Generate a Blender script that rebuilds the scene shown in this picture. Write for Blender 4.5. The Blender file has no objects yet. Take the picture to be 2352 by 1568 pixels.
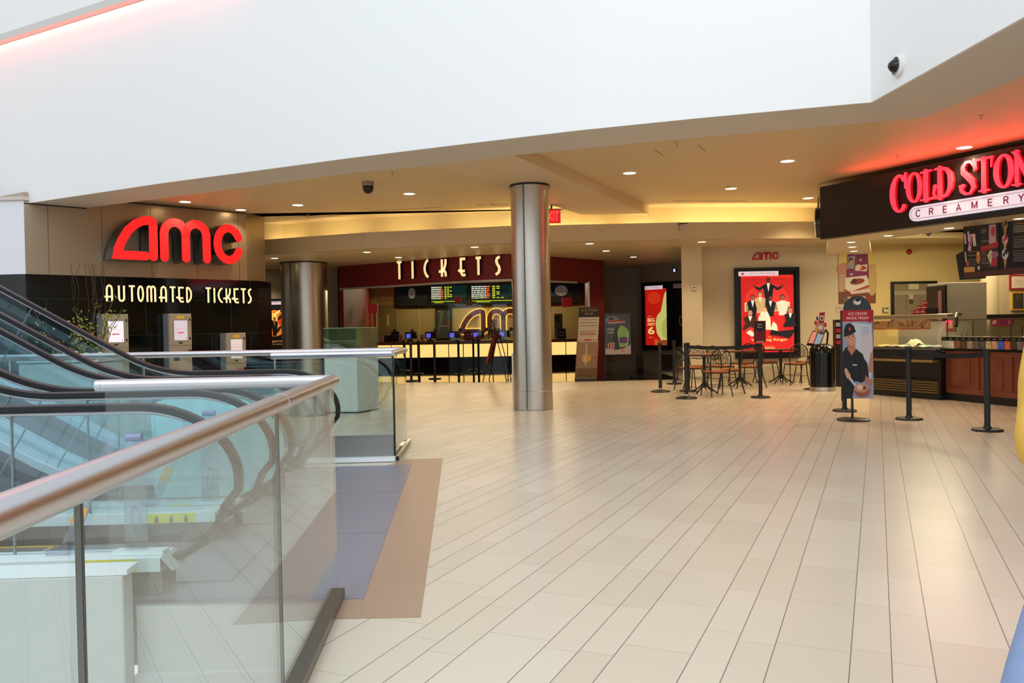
import bpy, math, random
from mathutils import Vector, Matrix
S = bpy.context.scene
COL = S.collection
R = math.radians
W_, H_, FPX, EYE = 2352.0, 1568.0, 1900.0, 1.32
PITCH, ROLL = math.atan(31 / FPX), math.atan(0.0185)
# ---------------- camera ----------------
fwd = Vector((0, math.cos(PITCH), -math.sin(PITCH)))
up0 = Vector((0, math.sin(PITCH), math.cos(PITCH)))
rt = Vector((1, 0, 0)) * math.cos(ROLL) - up0 * math.sin(ROLL)
up = up0 * math.cos(ROLL) + Vector((1, 0, 0)) * math.sin(ROLL)
cd = bpy.data.cameras.new('camera'); cd.sensor_width = 36; cd.lens = FPX / W_ * 36; cd.clip_start = 0.05; cd.clip_end = 200
cam = bpy.data.objects.new('camera', cd); COL.objects.link(cam)
cam.matrix_world = Matrix((( rt.x, up.x, -fwd.x, 0), (rt.y, up.y, -fwd.y, 0), (rt.z, up.z, -fwd.z, EYE), (0, 0, 0, 1)))
S.camera = cam
CO = Vector((0, 0, EYE))
# ---------------- view, world, big lights ----------------
S.view_settings.view_transform = 'Standard'; S.view_settings.look = 'None'
S.view_settings.gamma = 1; S.view_settings.use_curve_mapping = False
S.view_settings.exposure = 0.0
w = bpy.data.worlds.new('sky'); S.world = w; w.use_nodes = True
bgn = w.node_tree.nodes['Background']; bgn.inputs[0].default_value = (0.92, 0.97, 1.0, 1); bgn.inputs[1].default_value = 1.0
S.cycles.max_bounces = 8; S.cycles.transparent_max_bounces = 24; S.cycles.glossy_bounces = 4; S.cycles.diffuse_bounces = 4
S.cycles.use_denoising = True; S.cycles.sample_clamp_indirect = 6
S.cycles.caustics_reflective = False; S.cycles.caustics_refractive = False

def area(name, loc, rot, sx, sy, power, col=(1, 1, 1), parent=None):
    l = bpy.data.lights.new(name, 'AREA'); l.shape = 'RECTANGLE'; l.size = sx; l.size_y = sy; l.energy = power; l.color = col
    o = bpy.data.objects.new(name, l); COL.objects.link(o); o.location = loc; o.rotation_euler = rot
    if parent: o.parent = parent
    return o
# daylight falling through the atrium roof behind and above the viewer
area('atrium_skylight', (-1.5, -1.5, 9.5), (R(28), 0, R(0)), 12, 9, 720, (0.93, 0.97, 1.0))

# ---------------- pixel helpers ----------------
def ray(px, py):
    return (fwd + rt * ((px - W_ / 2) / FPX) + up * ((H_ / 2 - py) / FPX)).normalized()
def Z(px, py, z=0.0):
    d = ray(px, py); return CO + d * ((z - EYE) / d.z)
def Dp(px, py, D):
    d = ray(px, py); return CO + d * (D / d.y)
def XD(px, D):            # plan x of a pixel column at depth D near the horizon
    y = 753 - 0.0185 * (px - 1176)
    return Dp(px, y, D).x
class Frame:              # a vertical plane from plan point a to b (left to right), N faces the viewer
    def __init__(s, a, b, off=0.0):
        a = Vector((a[0], a[1], 0)); b = Vector((b[0], b[1], 0))
        s.U = (b - a).normalized(); s.V = Vector((0, 0, 1)); s.N = s.U.cross(s.V); s.O = a + s.N * off; s.len = (b - a).length
    def uv(s, px, py):
        d = ray(px, py); t = (s.O - CO).dot(s.N) / d.dot(s.N); p = CO + d * t - s.O
        return p.dot(s.U), p.z
    def pt(s, u, v, n=0.0): return s.O + s.U * u + s.V * v + s.N * n
    def shifted(s, u=0, v=0, n=0):
        f = Frame.__new__(Frame); f.U, f.V, f.N, f.len = s.U, s.V, s.N, s.len; f.O = s.O + s.U * u + s.V * v + s.N * n; return f
def FR(O, U, V):
    f = Frame.__new__(Frame); f.O = Vector(O); f.U = Vector(U).normalized(); f.V = Vector(V).normalized(); f.N = f.U.cross(f.V); f.len = 1; return f

# ---------------- materials ----------------
def lin(c):
    return tuple(((v / 255) / 12.92 if v / 255 <= 0.04045 else ((v / 255 + 0.055) / 1.055) ** 2.4) for v in c[:3]) + (1.0,)
MC = {}
def mat(name, rgb=(200, 200, 200), rough=0.6, metal=0.0, emis=0.0, ecol=None, spec=0.5, coat=0.0, noise=0.0, nscale=8.0, aniso=0.0):
    if name in MC: return MC[name]
    m = bpy.data.materials.new(name); m.use_nodes = True; nt = m.node_tree; b = nt.nodes['Principled BSDF']
    b.inputs['Base Color'].default_value = lin(rgb); b.inputs['Roughness'].default_value = rough; b.inputs['Metallic'].default_value = metal
    b.inputs['Specular IOR Level'].default_value = spec; b.inputs['Coat Weight'].default_value = coat
    if emis: b.inputs['Emission Color'].default_value = lin(ecol or rgb); b.inputs['Emission Strength'].default_value = emis
    if noise:
        tc = nt.nodes.new('ShaderNodeTexCoord'); n = nt.nodes.new('ShaderNodeTexNoise'); n.inputs['Scale'].default_value = nscale; n.inputs['Detail'].default_value = 4
        r = nt.nodes.new('ShaderNodeValToRGB')
        a = [min(1, max(0, v * (1 - noise))) for v in lin(rgb)[:3]]; c = [min(1, v * (1 + noise)) for v in lin(rgb)[:3]]
        r.color_ramp.elements[0].color = (*a, 1); r.color_ramp.elements[1].color = (*c, 1)
        r.color_ramp.elements[0].position = 0.3; r.color_ramp.elements[1].position = 0.7
        nt.links.new(tc.outputs['Object'], n.inputs['Vector']); nt.links.new(n.outputs['Fac'], r.inputs['Fac']); nt.links.new(r.outputs['Color'], b.inputs['Base Color'])
    MC[name] = m; return m
def glassmat(name, tint=(235, 248, 246), base=0.045, refl=1.0, rough=0.0):
    if name in MC: return MC[name]
    m = bpy.data.materials.new(name); m.use_nodes = True; nt = m.node_tree; nt.nodes.clear()
    out = nt.nodes.new('ShaderNodeOutputMaterial'); mix = nt.nodes.new('ShaderNodeMixShader'); tr = nt.nodes.new('ShaderNodeBsdfTransparent'); gl = nt.nodes.new('ShaderNodeBsdfGlossy')
    tr.inputs[0].default_value = lin(tint); gl.inputs['Color'].default_value = (1, 1, 1, 1); gl.inputs['Roughness'].default_value = rough
    lw = nt.nodes.new('ShaderNodeLayerWeight'); lw.inputs[0].default_value = 0.5
    p = nt.nodes.new('ShaderNodeMath'); p.operation = 'POWER'; p.inputs[1].default_value = 5
    k = nt.nodes.new('ShaderNodeMath'); k.operation = 'MULTIPLY_ADD'; k.inputs[1].default_value = (1 - base) * refl; k.inputs[2].default_value = base
    nt.links.new(lw.outputs['Facing'], p.inputs[0]); nt.links.new(p.outputs[0], k.inputs[0]); nt.links.new(k.outputs[0], mix.inputs[0])
    nt.links.new(tr.outputs[0], mix.inputs[1]); nt.links.new(gl.outputs[0], mix.inputs[2]); nt.links.new(mix.outputs[0], out.inputs[0])
    MC[name] = m; return m
def printmat(name, emis=0.0, rough=0.5, spec=0.4):
    if name in MC: return MC[name]
    m = bpy.data.materials.new(name); m.use_nodes = True; nt = m.node_tree; b = nt.nodes['Principled BSDF']
    a = nt.nodes.new('ShaderNodeAttribute'); a.attribute_name = 'Col'; nt.links.new(a.outputs['Color'], b.inputs['Base Color'])
    b.inputs['Roughness'].default_value = rough; b.inputs['Specular IOR Level'].default_value = spec
    if emis: nt.links.new(a.outputs['Color'], b.inputs['Emission Color']); b.inputs['Emission Strength'].default_value = emis
    MC[name] = m; return m

# ---------------- objects ----------------
MW = {}
def thing(name, label, cat, loc=(0, 0, 0), rz=0.0, group=None):
    o = bpy.data.objects.new(name, None); COL.objects.link(o); o.empty_display_size = 0.1
    o.location = loc; o.rotation_euler = (0, 0, rz); o['label'] = label; o['category'] = cat
    if group: o['group'] = group
    MW[o.name] = Matrix.Translation(Vector(loc)) @ Matrix.Rotation(rz, 4, 'Z'); return o
def tag(o, label, cat, group=None, kind=None):
    o['label'] = label; o['category'] = cat
    if group: o['group'] = group
    if kind: o['kind'] = kind
    return o
def struct(o): o['kind'] = 'structure'; return o
def copy_tree(o, loc=None, rz=None, label=None, parent=None):
    c = o.copy(); COL.objects.link(c)
    if parent: c.parent = parent
    if loc is not None: c.location = loc
    if rz is not None: c.rotation_euler = (0, 0, rz)
    if label: c['label'] = label
    for ch in list(o.children): copy_tree(ch, parent=c)
    return c

_tc = {}
def text_mesh(s, size=1.0, bold=0.0):
    k = (s, bold)
    if k not in _tc:
        cu = bpy.data.curves.new('t', 'FONT'); cu.body = s; cu.size = 1.0; cu.align_x = 'CENTER'; cu.offset = bold; cu.resolution_u = 3
        o = bpy.data.objects.new('t', cu); COL.objects.link(o)
        me = bpy.data.meshes.new_from_object(o.evaluated_get(bpy.context.evaluated_depsgraph_get()))
        vs = [v.co.xy.copy() for v in me.vertices]; fs = [tuple(p.vertices) for p in me.polygons]
        bpy.data.objects.remove(o); bpy.data.curves.remove(cu); bpy.data.meshes.remove(me)
        if not vs: vs = [Vector((0, 0))] * 3
        x0 = min(v.x for v in vs); x1 = max(v.x for v in vs); y0 = min(v.y for v in vs); y1 = max(v.y for v in vs)
        _tc[k] = ([((v.x - x0) / (x1 - x0), (v.y - y0) / (y1 - y0)) for v in vs], fs, (x1 - x0) / (y1 - y0))
    return _tc[k]

class G:
    def __init__(s): s.v = []; s.f = []; s.m = []; s.c = []; s.mi = 0; s.col = (1, 1, 1, 1)
    def add(s, vs, fs, m=None, c=None):
        n = len(s.v); s.v += [Vector(v) for v in vs]; s.f += [tuple(i + n for i in f) for f in fs]
        s.m += [s.mi if m is None else m] * len(fs); s.c += [lin(c) if c else s.col] * len(fs); return s
    def box(s, c, sz, rz=0.0, m=None, col=None, rot=None):
        x, y, z = sz[0] / 2, sz[1] / 2, sz[2] / 2
        q = rot if rot is not None else Matrix.Rotation(rz, 3, 'Z')
        vs = [Vector(c) + q @ Vector((a * x, b * y, d * z)) for d in (-1, 1) for a, b in ((-1, -1), (1, -1), (1, 1), (-1, 1))]
        return s.add(vs, [(3, 2, 1, 0), (4, 5, 6, 7), (0, 1, 5, 4), (1, 2, 6, 5), (2, 3, 7, 6), (3, 0, 4, 7)], m, col)
    def ext(s, pts, d, m=None, col=None):      # polygon (3D pts) extruded by vector d
        pts = [Vector(p) for p in pts]; d = Vector(d); n = len(pts)
        nrm = Vector((0, 0, 0))
        for i in range(n): nrm += pts[i].cross(pts[(i + 1) % n])
        if nrm.dot(d) < 0: pts.reverse()
        vs = pts + [p + d for p in pts]
        fs = [tuple(range(n - 1, -1, -1)), tuple(range(n, 2 * n))] + [(i, (i + 1) % n, n + (i + 1) % n, n + i) for i in range(n)]
        return s.add(vs, fs, m, col)
    def slab(s, poly, z0, z1, m=None, col=None):
        return s.ext([(p[0], p[1], z0) for p in poly], (0, 0, z1 - z0), m, col)
    def wall(s, pts, z0, z1, th=0.1, m=None, col=None):   # polyline wall, thickness away from the viewer side (left normal reversed)
        P = [Vector((p[0], p[1])) for p in pts]; n = len(P); off = []
        for i in range(n):
            a = P[max(i - 1, 0)]; b = P[min(i + 1, n - 1)]; t = (b - a).normalized(); off.append(P[i] + Vector((-t.y, t.x)) * th)
        for i in range(n - 1):
            s.slab([P[i], P[i + 1], off[i + 1], off[i]], z0, z1, m, col)
        return s
    def cyl(s, p0, p1, r0, r1=None, n=16, m=None, col=None, cap=True):
        p0 = Vector(p0); p1 = Vector(p1); r1 = r0 if r1 is None else r1; d = (p1 - p0).normalized()
        a = d.orthogonal().normalized(); b = d.cross(a)
        vs = [p + (a * math.cos(2 * math.pi * i / n) + b * math.sin(2 * math.pi * i / n)) * r for p, r in ((p0, r0), (p1, r1)) for i in range(n)]
        fs = [(i, (i + 1) % n, n + (i + 1) % n, n + i) for i in range(n)]
        if cap: fs += [tuple(range(n - 1, -1, -1)), tuple(range(n, 2 * n))]
        return s.add(vs, fs, m, col)
    def lathe(s, prof, c=(0, 0, 0), n=20, m=None, col=None, sx=1.0, sy=1.0):
        c = Vector(c); k = len(prof); vs = []
        for r, z in prof:
            vs += [c + Vector((math.cos(2 * math.pi * i / n) * r * sx, math.sin(2 * math.pi * i / n) * r * sy, z)) for i in range(n)]
        fs = [(j * n + i, j * n + (i + 1) % n, (j + 1) * n + (i + 1) % n, (j + 1) * n + i) for j in range(k - 1) for i in range(n)]
        if prof[0][0] > 1e-5: fs.append(tuple(range(n - 1, -1, -1)))
        if prof[-1][0] > 1e-5: fs.append(tuple(range((k - 1) * n, k * n)))
        return s.add(vs, fs, m, col)
    def tube(s, path, r, n=10, m=None, col=None, sec=None, side=None, closed=False):
        P = [Vector(p) for p in path]; k = len(P); vs = []
        a = None
        for i in range(k):
            if closed: t = (P[(i + 1) % k] - P[i - 1]).normalized()
            else: t = (P[min(i + 1, k - 1)] - P[max(i - 1, 0)]).normalized()
            if side is not None: a = Vector(side); b = t.cross(a).normalized()
            else:
                a = (a - t * a.dot(t)).normalized() if a is not None and (a - t * a.dot(t)).length > 1e-4 else t.orthogonal().normalized(); b = t.cross(a)
            sc = sec or [(math.cos(2 * math.pi * j / n) * r, math.sin(2 * math.pi * j / n) * r) for j in range(n)]
            vs += [P[i] + a * u + b * w2 for u, w2 in sc]
        n = len(sc)
        fs = [(i * n + j, i * n + (j + 1) % n, ((i + 1) % k) * n + (j + 1) % n, ((i + 1) % k) * n + j) for i in range(k if closed else k - 1) for j in range(n)]
        if not closed: fs += [tuple(range(n - 1, -1, -1)), tuple(range((k - 1) * n, k * n))]
        return s.add(vs, fs, m, col)
    def stroke(s, path, w, fr, depth=0.03, closed=False, n0=0.0, m=None, col=None, cap=True, wend=None):
        P = [Vector(p) for p in path]; k = len(P); L = []; Rr = []
        ws = w if isinstance(w, (list, tuple)) else [w] * k
        for i in range(k):
            a = P[i - 1] if (closed or i > 0) else P[i]; b = P[(i + 1) % k] if (closed or i < k - 1) else P[i]
            t1 = (P[i] - a); t2 = (b - P[i]); t = ((t1.normalized() if t1.length else t2.normalized()) + (t2.normalized() if t2.length else t1.normalized()))
            t = t.normalized() if t.length > 1e-4 else t2.normalized()
            nn = Vector((-t.y, t.x)); base = t1 if t1.length else t2; bn = Vector((-base.normalized().y, base.normalized().x))
            sc = 1 / max(0.5, nn.dot(bn)); L.append(P[i] + nn * ws[i] / 2 * sc); Rr.append(P[i] - nn * ws[i] / 2 * sc)
        def quadprism(poly): 
            pts = [fr.pt(p.x, p.y, n0) for p in poly]; s.ext(pts, fr.N * depth, m, col)
        # one strip
        pts = L + Rr
        vs = [fr.pt(p.x, p.y, n0) for p in pts] + [fr.pt(p.x, p.y, n0 + depth) for p in pts]
        q = 2 * k; fs = []
        rng = k if closed else k - 1
        for i in range(rng):
            j = (i + 1) % k
            fs += [(k + i + q, k + j + q, j + q, i + q), (i, j, k + j, k + i), (i + q, j + q, j, i), (k + i, k + j, k + j + q, k + i + q)]
        if not closed: fs += [(0, k, k + q, q), (k - 1, k - 1 + q, 2 * k - 1 + q, 2 * k - 1)]
        s.add(vs, fs, m, col)
        if cap and not closed:
            for i, j in ((0, 1), (k - 1, k - 2)):
                d = (P[i] - P[j]).normalized(); a0 = math.atan2(d.y, d.x)
                quadprism([P[i] + Vector((math.cos(a0 + t), math.sin(a0 + t))) * ws[i] / 2 for t in [R(-90 + 22.5 * q2) for q2 in range(9)]])
        return s
    def flat(s, poly, fr, n0=0.0, m=None, col=None):
        vs = [fr.pt(p[0], p[1], n0) for p in poly]
        ar = sum(poly[i][0] * poly[(i + 1) % len(poly)][1] - poly[(i + 1) % len(poly)][0] * poly[i][1] for i in range(len(poly)))
        if ar < 0: vs.reverse()
        return s.add(vs, [tuple(range(len(vs)))], m, col)
    def text(s, t, fr, u, v, h, n0=0.0, w=None, depth=0.0, m=None, col=None, bold=0.0, align='c', slant=0.0):
        vs, fs, asp = text_mesh(t, bold=bold); ww = w if w else asp * h
        u0 = u - ww / 2 if align == 'c' else (u if align == 'l' else u - ww)
        a = [fr.pt(u0 + x * ww + slant * y * h, v + y * h, n0 + depth) for x, y in vs]
        s.add(a, fs, m, col)
        if depth:
            ed = {}
            for f in fs:
                for i in range(len(f)):
                    e = (f[i], f[(i + 1) % len(f)]); ed[e] = 1
            b = [fr.pt(u0 + x * ww + slant * y * h, v + y * h, n0) for x, y in vs]; n = len(a)
            s.add(a + b, [(e[1], e[0], e[0] + n, e[1] + n) for e in ed if (e[1], e[0]) not in ed], m, col)
        return ww
    def build(s, name, mats, parent=None, smooth=None, world=False, bevel=0.0, sharp=35):
        mats = mats if isinstance(mats, (list, tuple)) else [mats]
        vs = s.v
        if world and parent is not None:
            inv = MW[parent.name].inverted(); vs = [inv @ v for v in vs]
        me = bpy.data.meshes.new(name); me.from_pydata([tuple(v) for v in vs], [], s.f)
        for mm in mats: me.materials.append(mm)
        me.polygons.foreach_set('material_index', s.m)
        ca = me.color_attributes.new('Col', 'FLOAT_COLOR', 'CORNER'); buf = []
        for p, c in zip(me.polygons, s.c): buf += list(c) * p.loop_total
        ca.data.foreach_set('color', buf)
        if smooth: 
            me.polygons.foreach_set('use_smooth', [True] * len(me.polygons)); me.set_sharp_from_angle(angle=R(sharp))
        me.update(); o = bpy.data.objects.new(name, me); COL.objects.link(o)
        if parent is not None:
            o.parent = parent; MW[o.name] = MW.get(parent.name, Matrix())
        if bevel:
            b = o.modifiers.new('bevel', 'BEVEL'); b.width = bevel; b.segments = 2; b.limit_method = 'ANGLE'
        return o
def ell(cx, cy, rx, ry, n=20, a0=0, a1=360, rot=0):
    c, q = math.cos(R(rot)), math.sin(R(rot)); o = []
    m = n if a1 - a0 >= 360 else n + 1
    for i in range(m):
        a = R(a0 + (a1 - a0) * i / n); x, y = rx * math.cos(a), ry * math.sin(a); o.append((cx + x * c - y * q, cy + x * q + y * c))
    return o
def rect(x0, y0, x1, y1): return [(x0, y0), (x1, y0), (x1, y1), (x0, y1)]
class Art:      # flat printed picture, thin layers over a sheet, normalised coordinates
    def __init__(s, fr, u0, v0, w, h, g=None, n0=0.0, step=0.0005):
        s.fr = fr.shifted(u0, v0, n0); s.w = w; s.h = h; s.g = g or G(); s.k = 0; s.step = step
    def p(s, col, poly): s.g.flat([(x * s.w, y * s.h) for x, y in poly], s.fr, s.k * s.step, col=col); s.k += 1; return s
    def r(s, col, x0, y0, x1, y1): return s.p(col, rect(x0, y0, x1, y1))
    def e(s, col, cx, cy, rx, ry, rot=0, n=18): return s.p(col, ell(cx, cy, rx, ry, n, rot=0)) if not rot else s.p(col, [(x, y) for x, y in ell(cx, cy, rx, ry, n, rot=rot)])
    def t(s, col, txt, x, y, h, w=None, bold=0.0, align='c', slant=0.0):
        s.g.text(txt, s.fr, x * s.w, y * s.h, h * s.h, s.k * s.step, w=(w * s.w if w else None), col=col, bold=bold, align=align, slant=slant); s.k += 1; return s
    def line(s, col, pts, w):
        s.g.stroke([(x * s.w, y * s.h) for x, y in pts], w * s.w, s.fr, 0.0002, n0=s.k * s.step, col=col, cap=False); s.k += 1; return s
# ---- shared materials ----
M_white = mat('white_paint', (236, 238, 240), 0.45, spec=0.5)
M_soff = mat('soffit_paint', (205, 200, 190), 0.6)
M_ceil = mat('hall_ceiling_paint', (214, 192, 152), 0.42)
M_cove = mat('cove_paint', (225, 210, 160), 0.6)
M_cream = mat('cream_wall_paint', (214, 200, 172), 0.65)
M_yell = mat('warm_yellow_wall_paint', (222, 200, 140), 0.6)
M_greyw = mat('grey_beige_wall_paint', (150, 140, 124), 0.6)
M_steel = mat('brushed_steel', (200, 194, 184), 0.3, 1.0, noise=0.05, nscale=30)
M_rail = mat('satin_steel_rail', (200, 200, 206), 0.3, 1.0)
M_chrome = mat('chrome', (220, 220, 225), 0.12, 1.0)
M_black = mat('black_metal', (16, 16, 17), 0.4)
M_blackg = mat('black_gloss', (10, 10, 12), 0.15)
M_rubber = mat('black_rubber', (10, 9, 16), 0.22, spec=0.4)
M_alum = mat('pale_aluminium', (232, 240, 246), 0.35, 0.0)
M_redd = mat('dark_red_paint', (112, 20, 18), 0.6)
M_print = printmat('printed_paper'); M_lit = printmat('backlit_print', 0.75)
M_led = printmat('led_screen', 1.6)
M_clad = mat('cream_cladding', (196, 200, 200), 0.55)
# ================= SETTING =================
def tilefloor():
    m = bpy.data.materials.new('cream_plank_tiles'); m.use_nodes = True; nt = m.node_tree; N = nt.nodes; L = nt.links; b = N['Principled BSDF']
    tc = N.new('ShaderNodeTexCoord'); sep = N.new('ShaderNodeSeparateXYZ'); L.new(tc.outputs['Object'], sep.inputs[0])
    def M(op, a, b2=None, c=None):
        n = N.new('ShaderNodeMath'); n.operation = op
        for i, v in enumerate((a, b2, c)):
            if v is None: continue
            if isinstance(v, (int, float)): n.inputs[i].default_value = v
            else: L.new(v, n.inputs[i])
        return n.outputs[0]
    ang = math.atan((2015 - 1176) / FPX); ca, sa = math.cos(ang), math.sin(ang)
    X, Y = sep.outputs[0], sep.outputs[1]
    U = M('ADD', M('MULTIPLY', X, sa), M('MULTIPLY', Y, ca))       # along the planks
    p0 = Z(1753, 1568); v0 = p0.x * ca - p0.y * sa
    V = M('SUBTRACT', M('SUBTRACT', M('MULTIPLY', X, ca), M('MULTIPLY', Y, sa)), v0)
    wide, nar = 0.287, 0.1475; Pd = wide + 2 * nar
    row = M('FLOOR', M('DIVIDE', V, Pd)); t = M('SUBTRACT', V, M('MULTIPLY', row, Pd))
    s1 = M('GREATER_THAN', t, wide); s2 = M('GREATER_THAN', t, wide + nar)
    idx = M('ADD', M('MULTIPLY', row, 3), M('ADD', s1, s2))
    g = 0.0022
    def near(val, c): return M('LESS_THAN', M('ABSOLUTE', M('SUBTRACT', val, c)), g)
    lines = M('MAXIMUM', M('MAXIMUM', near(t, 0), near(t, Pd)), M('MAXIMUM', near(t, wide), near(t, wide + nar)))
    h = M('FRACT', M('MULTIPLY', M('SINE', M('MULTIPLY', idx, 12.9898)), 43758.5453)); h = M('ABSOLUTE', h)
    Ln = 0.59; uu = M('ADD', U, M('MULTIPLY', h, Ln)); q = M('FLOOR', M('DIVIDE', uu, Ln)); f = M('SUBTRACT', uu, M('MULTIPLY', q, Ln))
    cross = M('LESS_THAN', f, 0.0022)
    h2 = M('ABSOLUTE', M('FRACT', M('MULTIPLY', M('SINE', M('ADD', M('MULTIPLY', idx, 7.13), M('MULTIPLY', q, 3.77))), 9173.3)))
    mx = N.new('ShaderNodeMix'); mx.data_type = 'RGBA'; mx.inputs[6].default_value = lin((208, 196, 178)); mx.inputs[7].default_value = lin((216, 205, 188)); L.new(h2, mx.inputs[0])
    j1 = N.new('ShaderNodeMix'); j1.data_type = 'RGBA'; j1.inputs[7].default_value = lin((150, 138, 128)); L.new(mx.outputs[2], j1.inputs[6]); L.new(cross, j1.inputs[0])
    j2 = N.new('ShaderNodeMix'); j2.data_type = 'RGBA'; j2.inputs[7].default_value = lin((128, 116, 112)); L.new(j1.outputs[2], j2.inputs[6]); L.new(lines, j2.inputs[0])
    L.new(j2.outputs[2], b.inputs['Base Color']); b.inputs['Roughness'].default_value = 0.27; b.inputs['Specular IOR Level'].default_value = 0.5
    return m
M_tile = tilefloor()
def granite(name, ang, tw, th, base, joint, rough, z_vert=False, gap=0.004, var=1.25):
    m = bpy.data.materials.new(name); m.use_nodes = True; nt = m.node_tree; b = nt.nodes['Principled BSDF']
    tc = nt.nodes.new('ShaderNodeTexCoord'); mp = nt.nodes.new('ShaderNodeMapping'); br = nt.nodes.new('ShaderNodeTexBrick')
    nt.links.new(tc.outputs['UV' if False else 'Object'], mp.inputs[0])
    if z_vert: mp.inputs['Rotation'].default_value = (R(-90), 0, 0) if not ang else (R(-90), 0, ang)
    else: mp.inputs['Rotation'].default_value = (0, 0, ang)
    nt.links.new(mp.outputs[0], br.inputs[0]); br.inputs['Scale'].default_value = 1; br.inputs['Brick Width'].default_value = tw; br.inputs['Row Height'].default_value = th
    br.inputs['Mortar Size'].default_value = gap; br.inputs['Mortar Smooth'].default_value = 0
    br.inputs['Color1'].default_value = lin(base); br.inputs['Color2'].default_value = lin([v * var for v in base]); br.inputs['Mortar'].default_value = lin(joint)
    nt.links.new(br.outputs[0], b.inputs['Base Color']); b.inputs['Roughness'].default_value = rough
    return m

RD = Vector((-0.062, 0.998, 0)).normalized()      # direction of the near railing
PD = Vector((-0.9990, -0.045, 0))                 # escalator direction, to the left
c1 = Z(775, 1372)                                 # corner of the near railing
def on_rd(y): return c1 + RD * ((y - c1.y) / RD.y)
# floor : big slab with the well cut out on the near left
g = G(); v_a = on_rd(-6); v_b = c1
g.slab([(v_a.x, -6), (26, -6), (26, 4.1), (v_b.x, v_b.y)], -0.3, 0)
lt = v_b + PD * 26
g.slab([(v_b.x, v_b.y), (26, 4.1), (26, 40), (-26, 40), (lt.x, lt.y)], -0.3, 0)
struct(g.build('floor', M_tile))
# dark granite floor of the ticket hall
M_gran = granite('black_granite_floor', 0, 0.6, 0.6, (24, 21, 18), (52, 46, 40), 0.035)
gp = [Z(x, y) for x, y in ((560, 884), (860, 878), (1100, 878), (1266, 877.5), (1390, 875), (1510, 872), (1566, 871))]
g = G(); g.slab([(p.x, p.y) for p in gp] + [(gp[-1].x + 0.02, 34), (-14, 34), (-9, gp[0].y + 0.4)], 0.0, 0.004)
struct(g.build('floor_granite', M_gran))
# brown border and steel landing plate of the escalators
M_brown = granite('brown_border_stone', 0, 3.0, 0.62, (170, 142, 122), (150, 124, 104), 0.3, gap=0.0015, var=1.02)
g = G(); A = Z(966, 1418); B = Z(1017, 1053); Cc = Z(945, 1068); Dd = Z(835, 1376)
s0 = on_rd(A.y); g.slab([(s0.x, s0.y), (A.x, A.y), (Dd.x, Dd.y), (c1.x + 0.03, Dd.y)], 0, 0.003)
g.slab([(A.x, A.y), (B.x, B.y), (Cc.x, Cc.y), (Dd.x, Dd.y)], 0, 0.003); g.slab([(B.x, B.y), (Cc.x, Cc.y), (Cc.x - 0.25, Cc.y), (B.x - 0.4, B.y)], 0, 0.003)
struct(g.build('floor_border', M_brown))
def plate():
    m = bpy.data.materials.new('ribbed_steel_plate'); m.use_nodes = True; nt = m.node_tree; b = nt.nodes['Principled BSDF']
    tc = nt.nodes.new('ShaderNodeTexCoord'); wv = nt.nodes.new('ShaderNodeTexWave'); wv.inputs['Scale'].default_value = 40; wv.bands_direction = 'X'; wv.inputs['Distortion'].default_value = 0
    r = nt.nodes.new('ShaderNodeValToRGB'); r.color_ramp.elements[0].color = lin((140, 140, 156)); r.color_ramp.elements[1].color = lin((164, 164, 178))
    nt.links.new(tc.outputs['Object'], wv.inputs[0]); nt.links.new(wv.outputs[0], r.inputs[0]); nt.links.new(r.outputs[0], b.inputs['Base Color'])
    b.inputs['Metallic'].default_value = 0.4; b.inputs['Roughness'].default_value = 0.36; return m
M_plate = plate()
g = G()
LE = 1.45
ys = [Dd.y, Z(888, 1225).y, Z(924, 1131).y, Cc.y]
def pe(y): return Dd.x + (Cc.x - Dd.x) * (y - Dd.y) / (Cc.y - Dd.y)
for i in range(3):
    a, b = ys[i] + (0.006 if i else 0), ys[i + 1] - 0.006
    g.slab([(pe(a), a), (pe(b), b), (-2.6, b - 0.05), (-2.6, a - 0.05)], 0.0, 0.006)
struct(g.build('floor_landing_plate', M_plate))
# the well on the near left: slab edge, ledge and lower cladding
g = G(); lo = -4.2
e0 = v_b; e1 = e0 + PD * 0.97
g.slab([(e0.x, e0.y - 0.02), (e0.x, e0.y), (e1.x, e1.y), (e1.x, e1.y - 0.02)], -0.33, -0.001)
g.slab([(e0.x, e0.y - 0.06), (e0.x, e0.y), (e1.x, e1.y), (e1.x, e1.y - 0.06)], -0.42, -0.33)
g.slab([(e0.x, e0.y + 0.05), (e0.x, e0.y + 0.15), (e1.x, e1.y + 0.15), (e1.x, e1.y + 0.05)], lo, -0.42)
struct(g.build('wall_well', M_clad)); g = G()
va = on_rd(-6)
g.slab([(va.x, va.y), (va.x + 0.1, va.y), (e0.x + 0.1, e0.y), (e0.x, e0.y)], lo, -0.3)
struct(g.build('wall_well_side', M_clad))
g = G(); g.slab([(-26, -6), (26, -6), (26, 12), (-26, 12)], lo - 0.1, lo)
struct(g.build('floor_lower', mat('lower_floor_tiles', (205, 205, 200), 0.3)))

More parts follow.
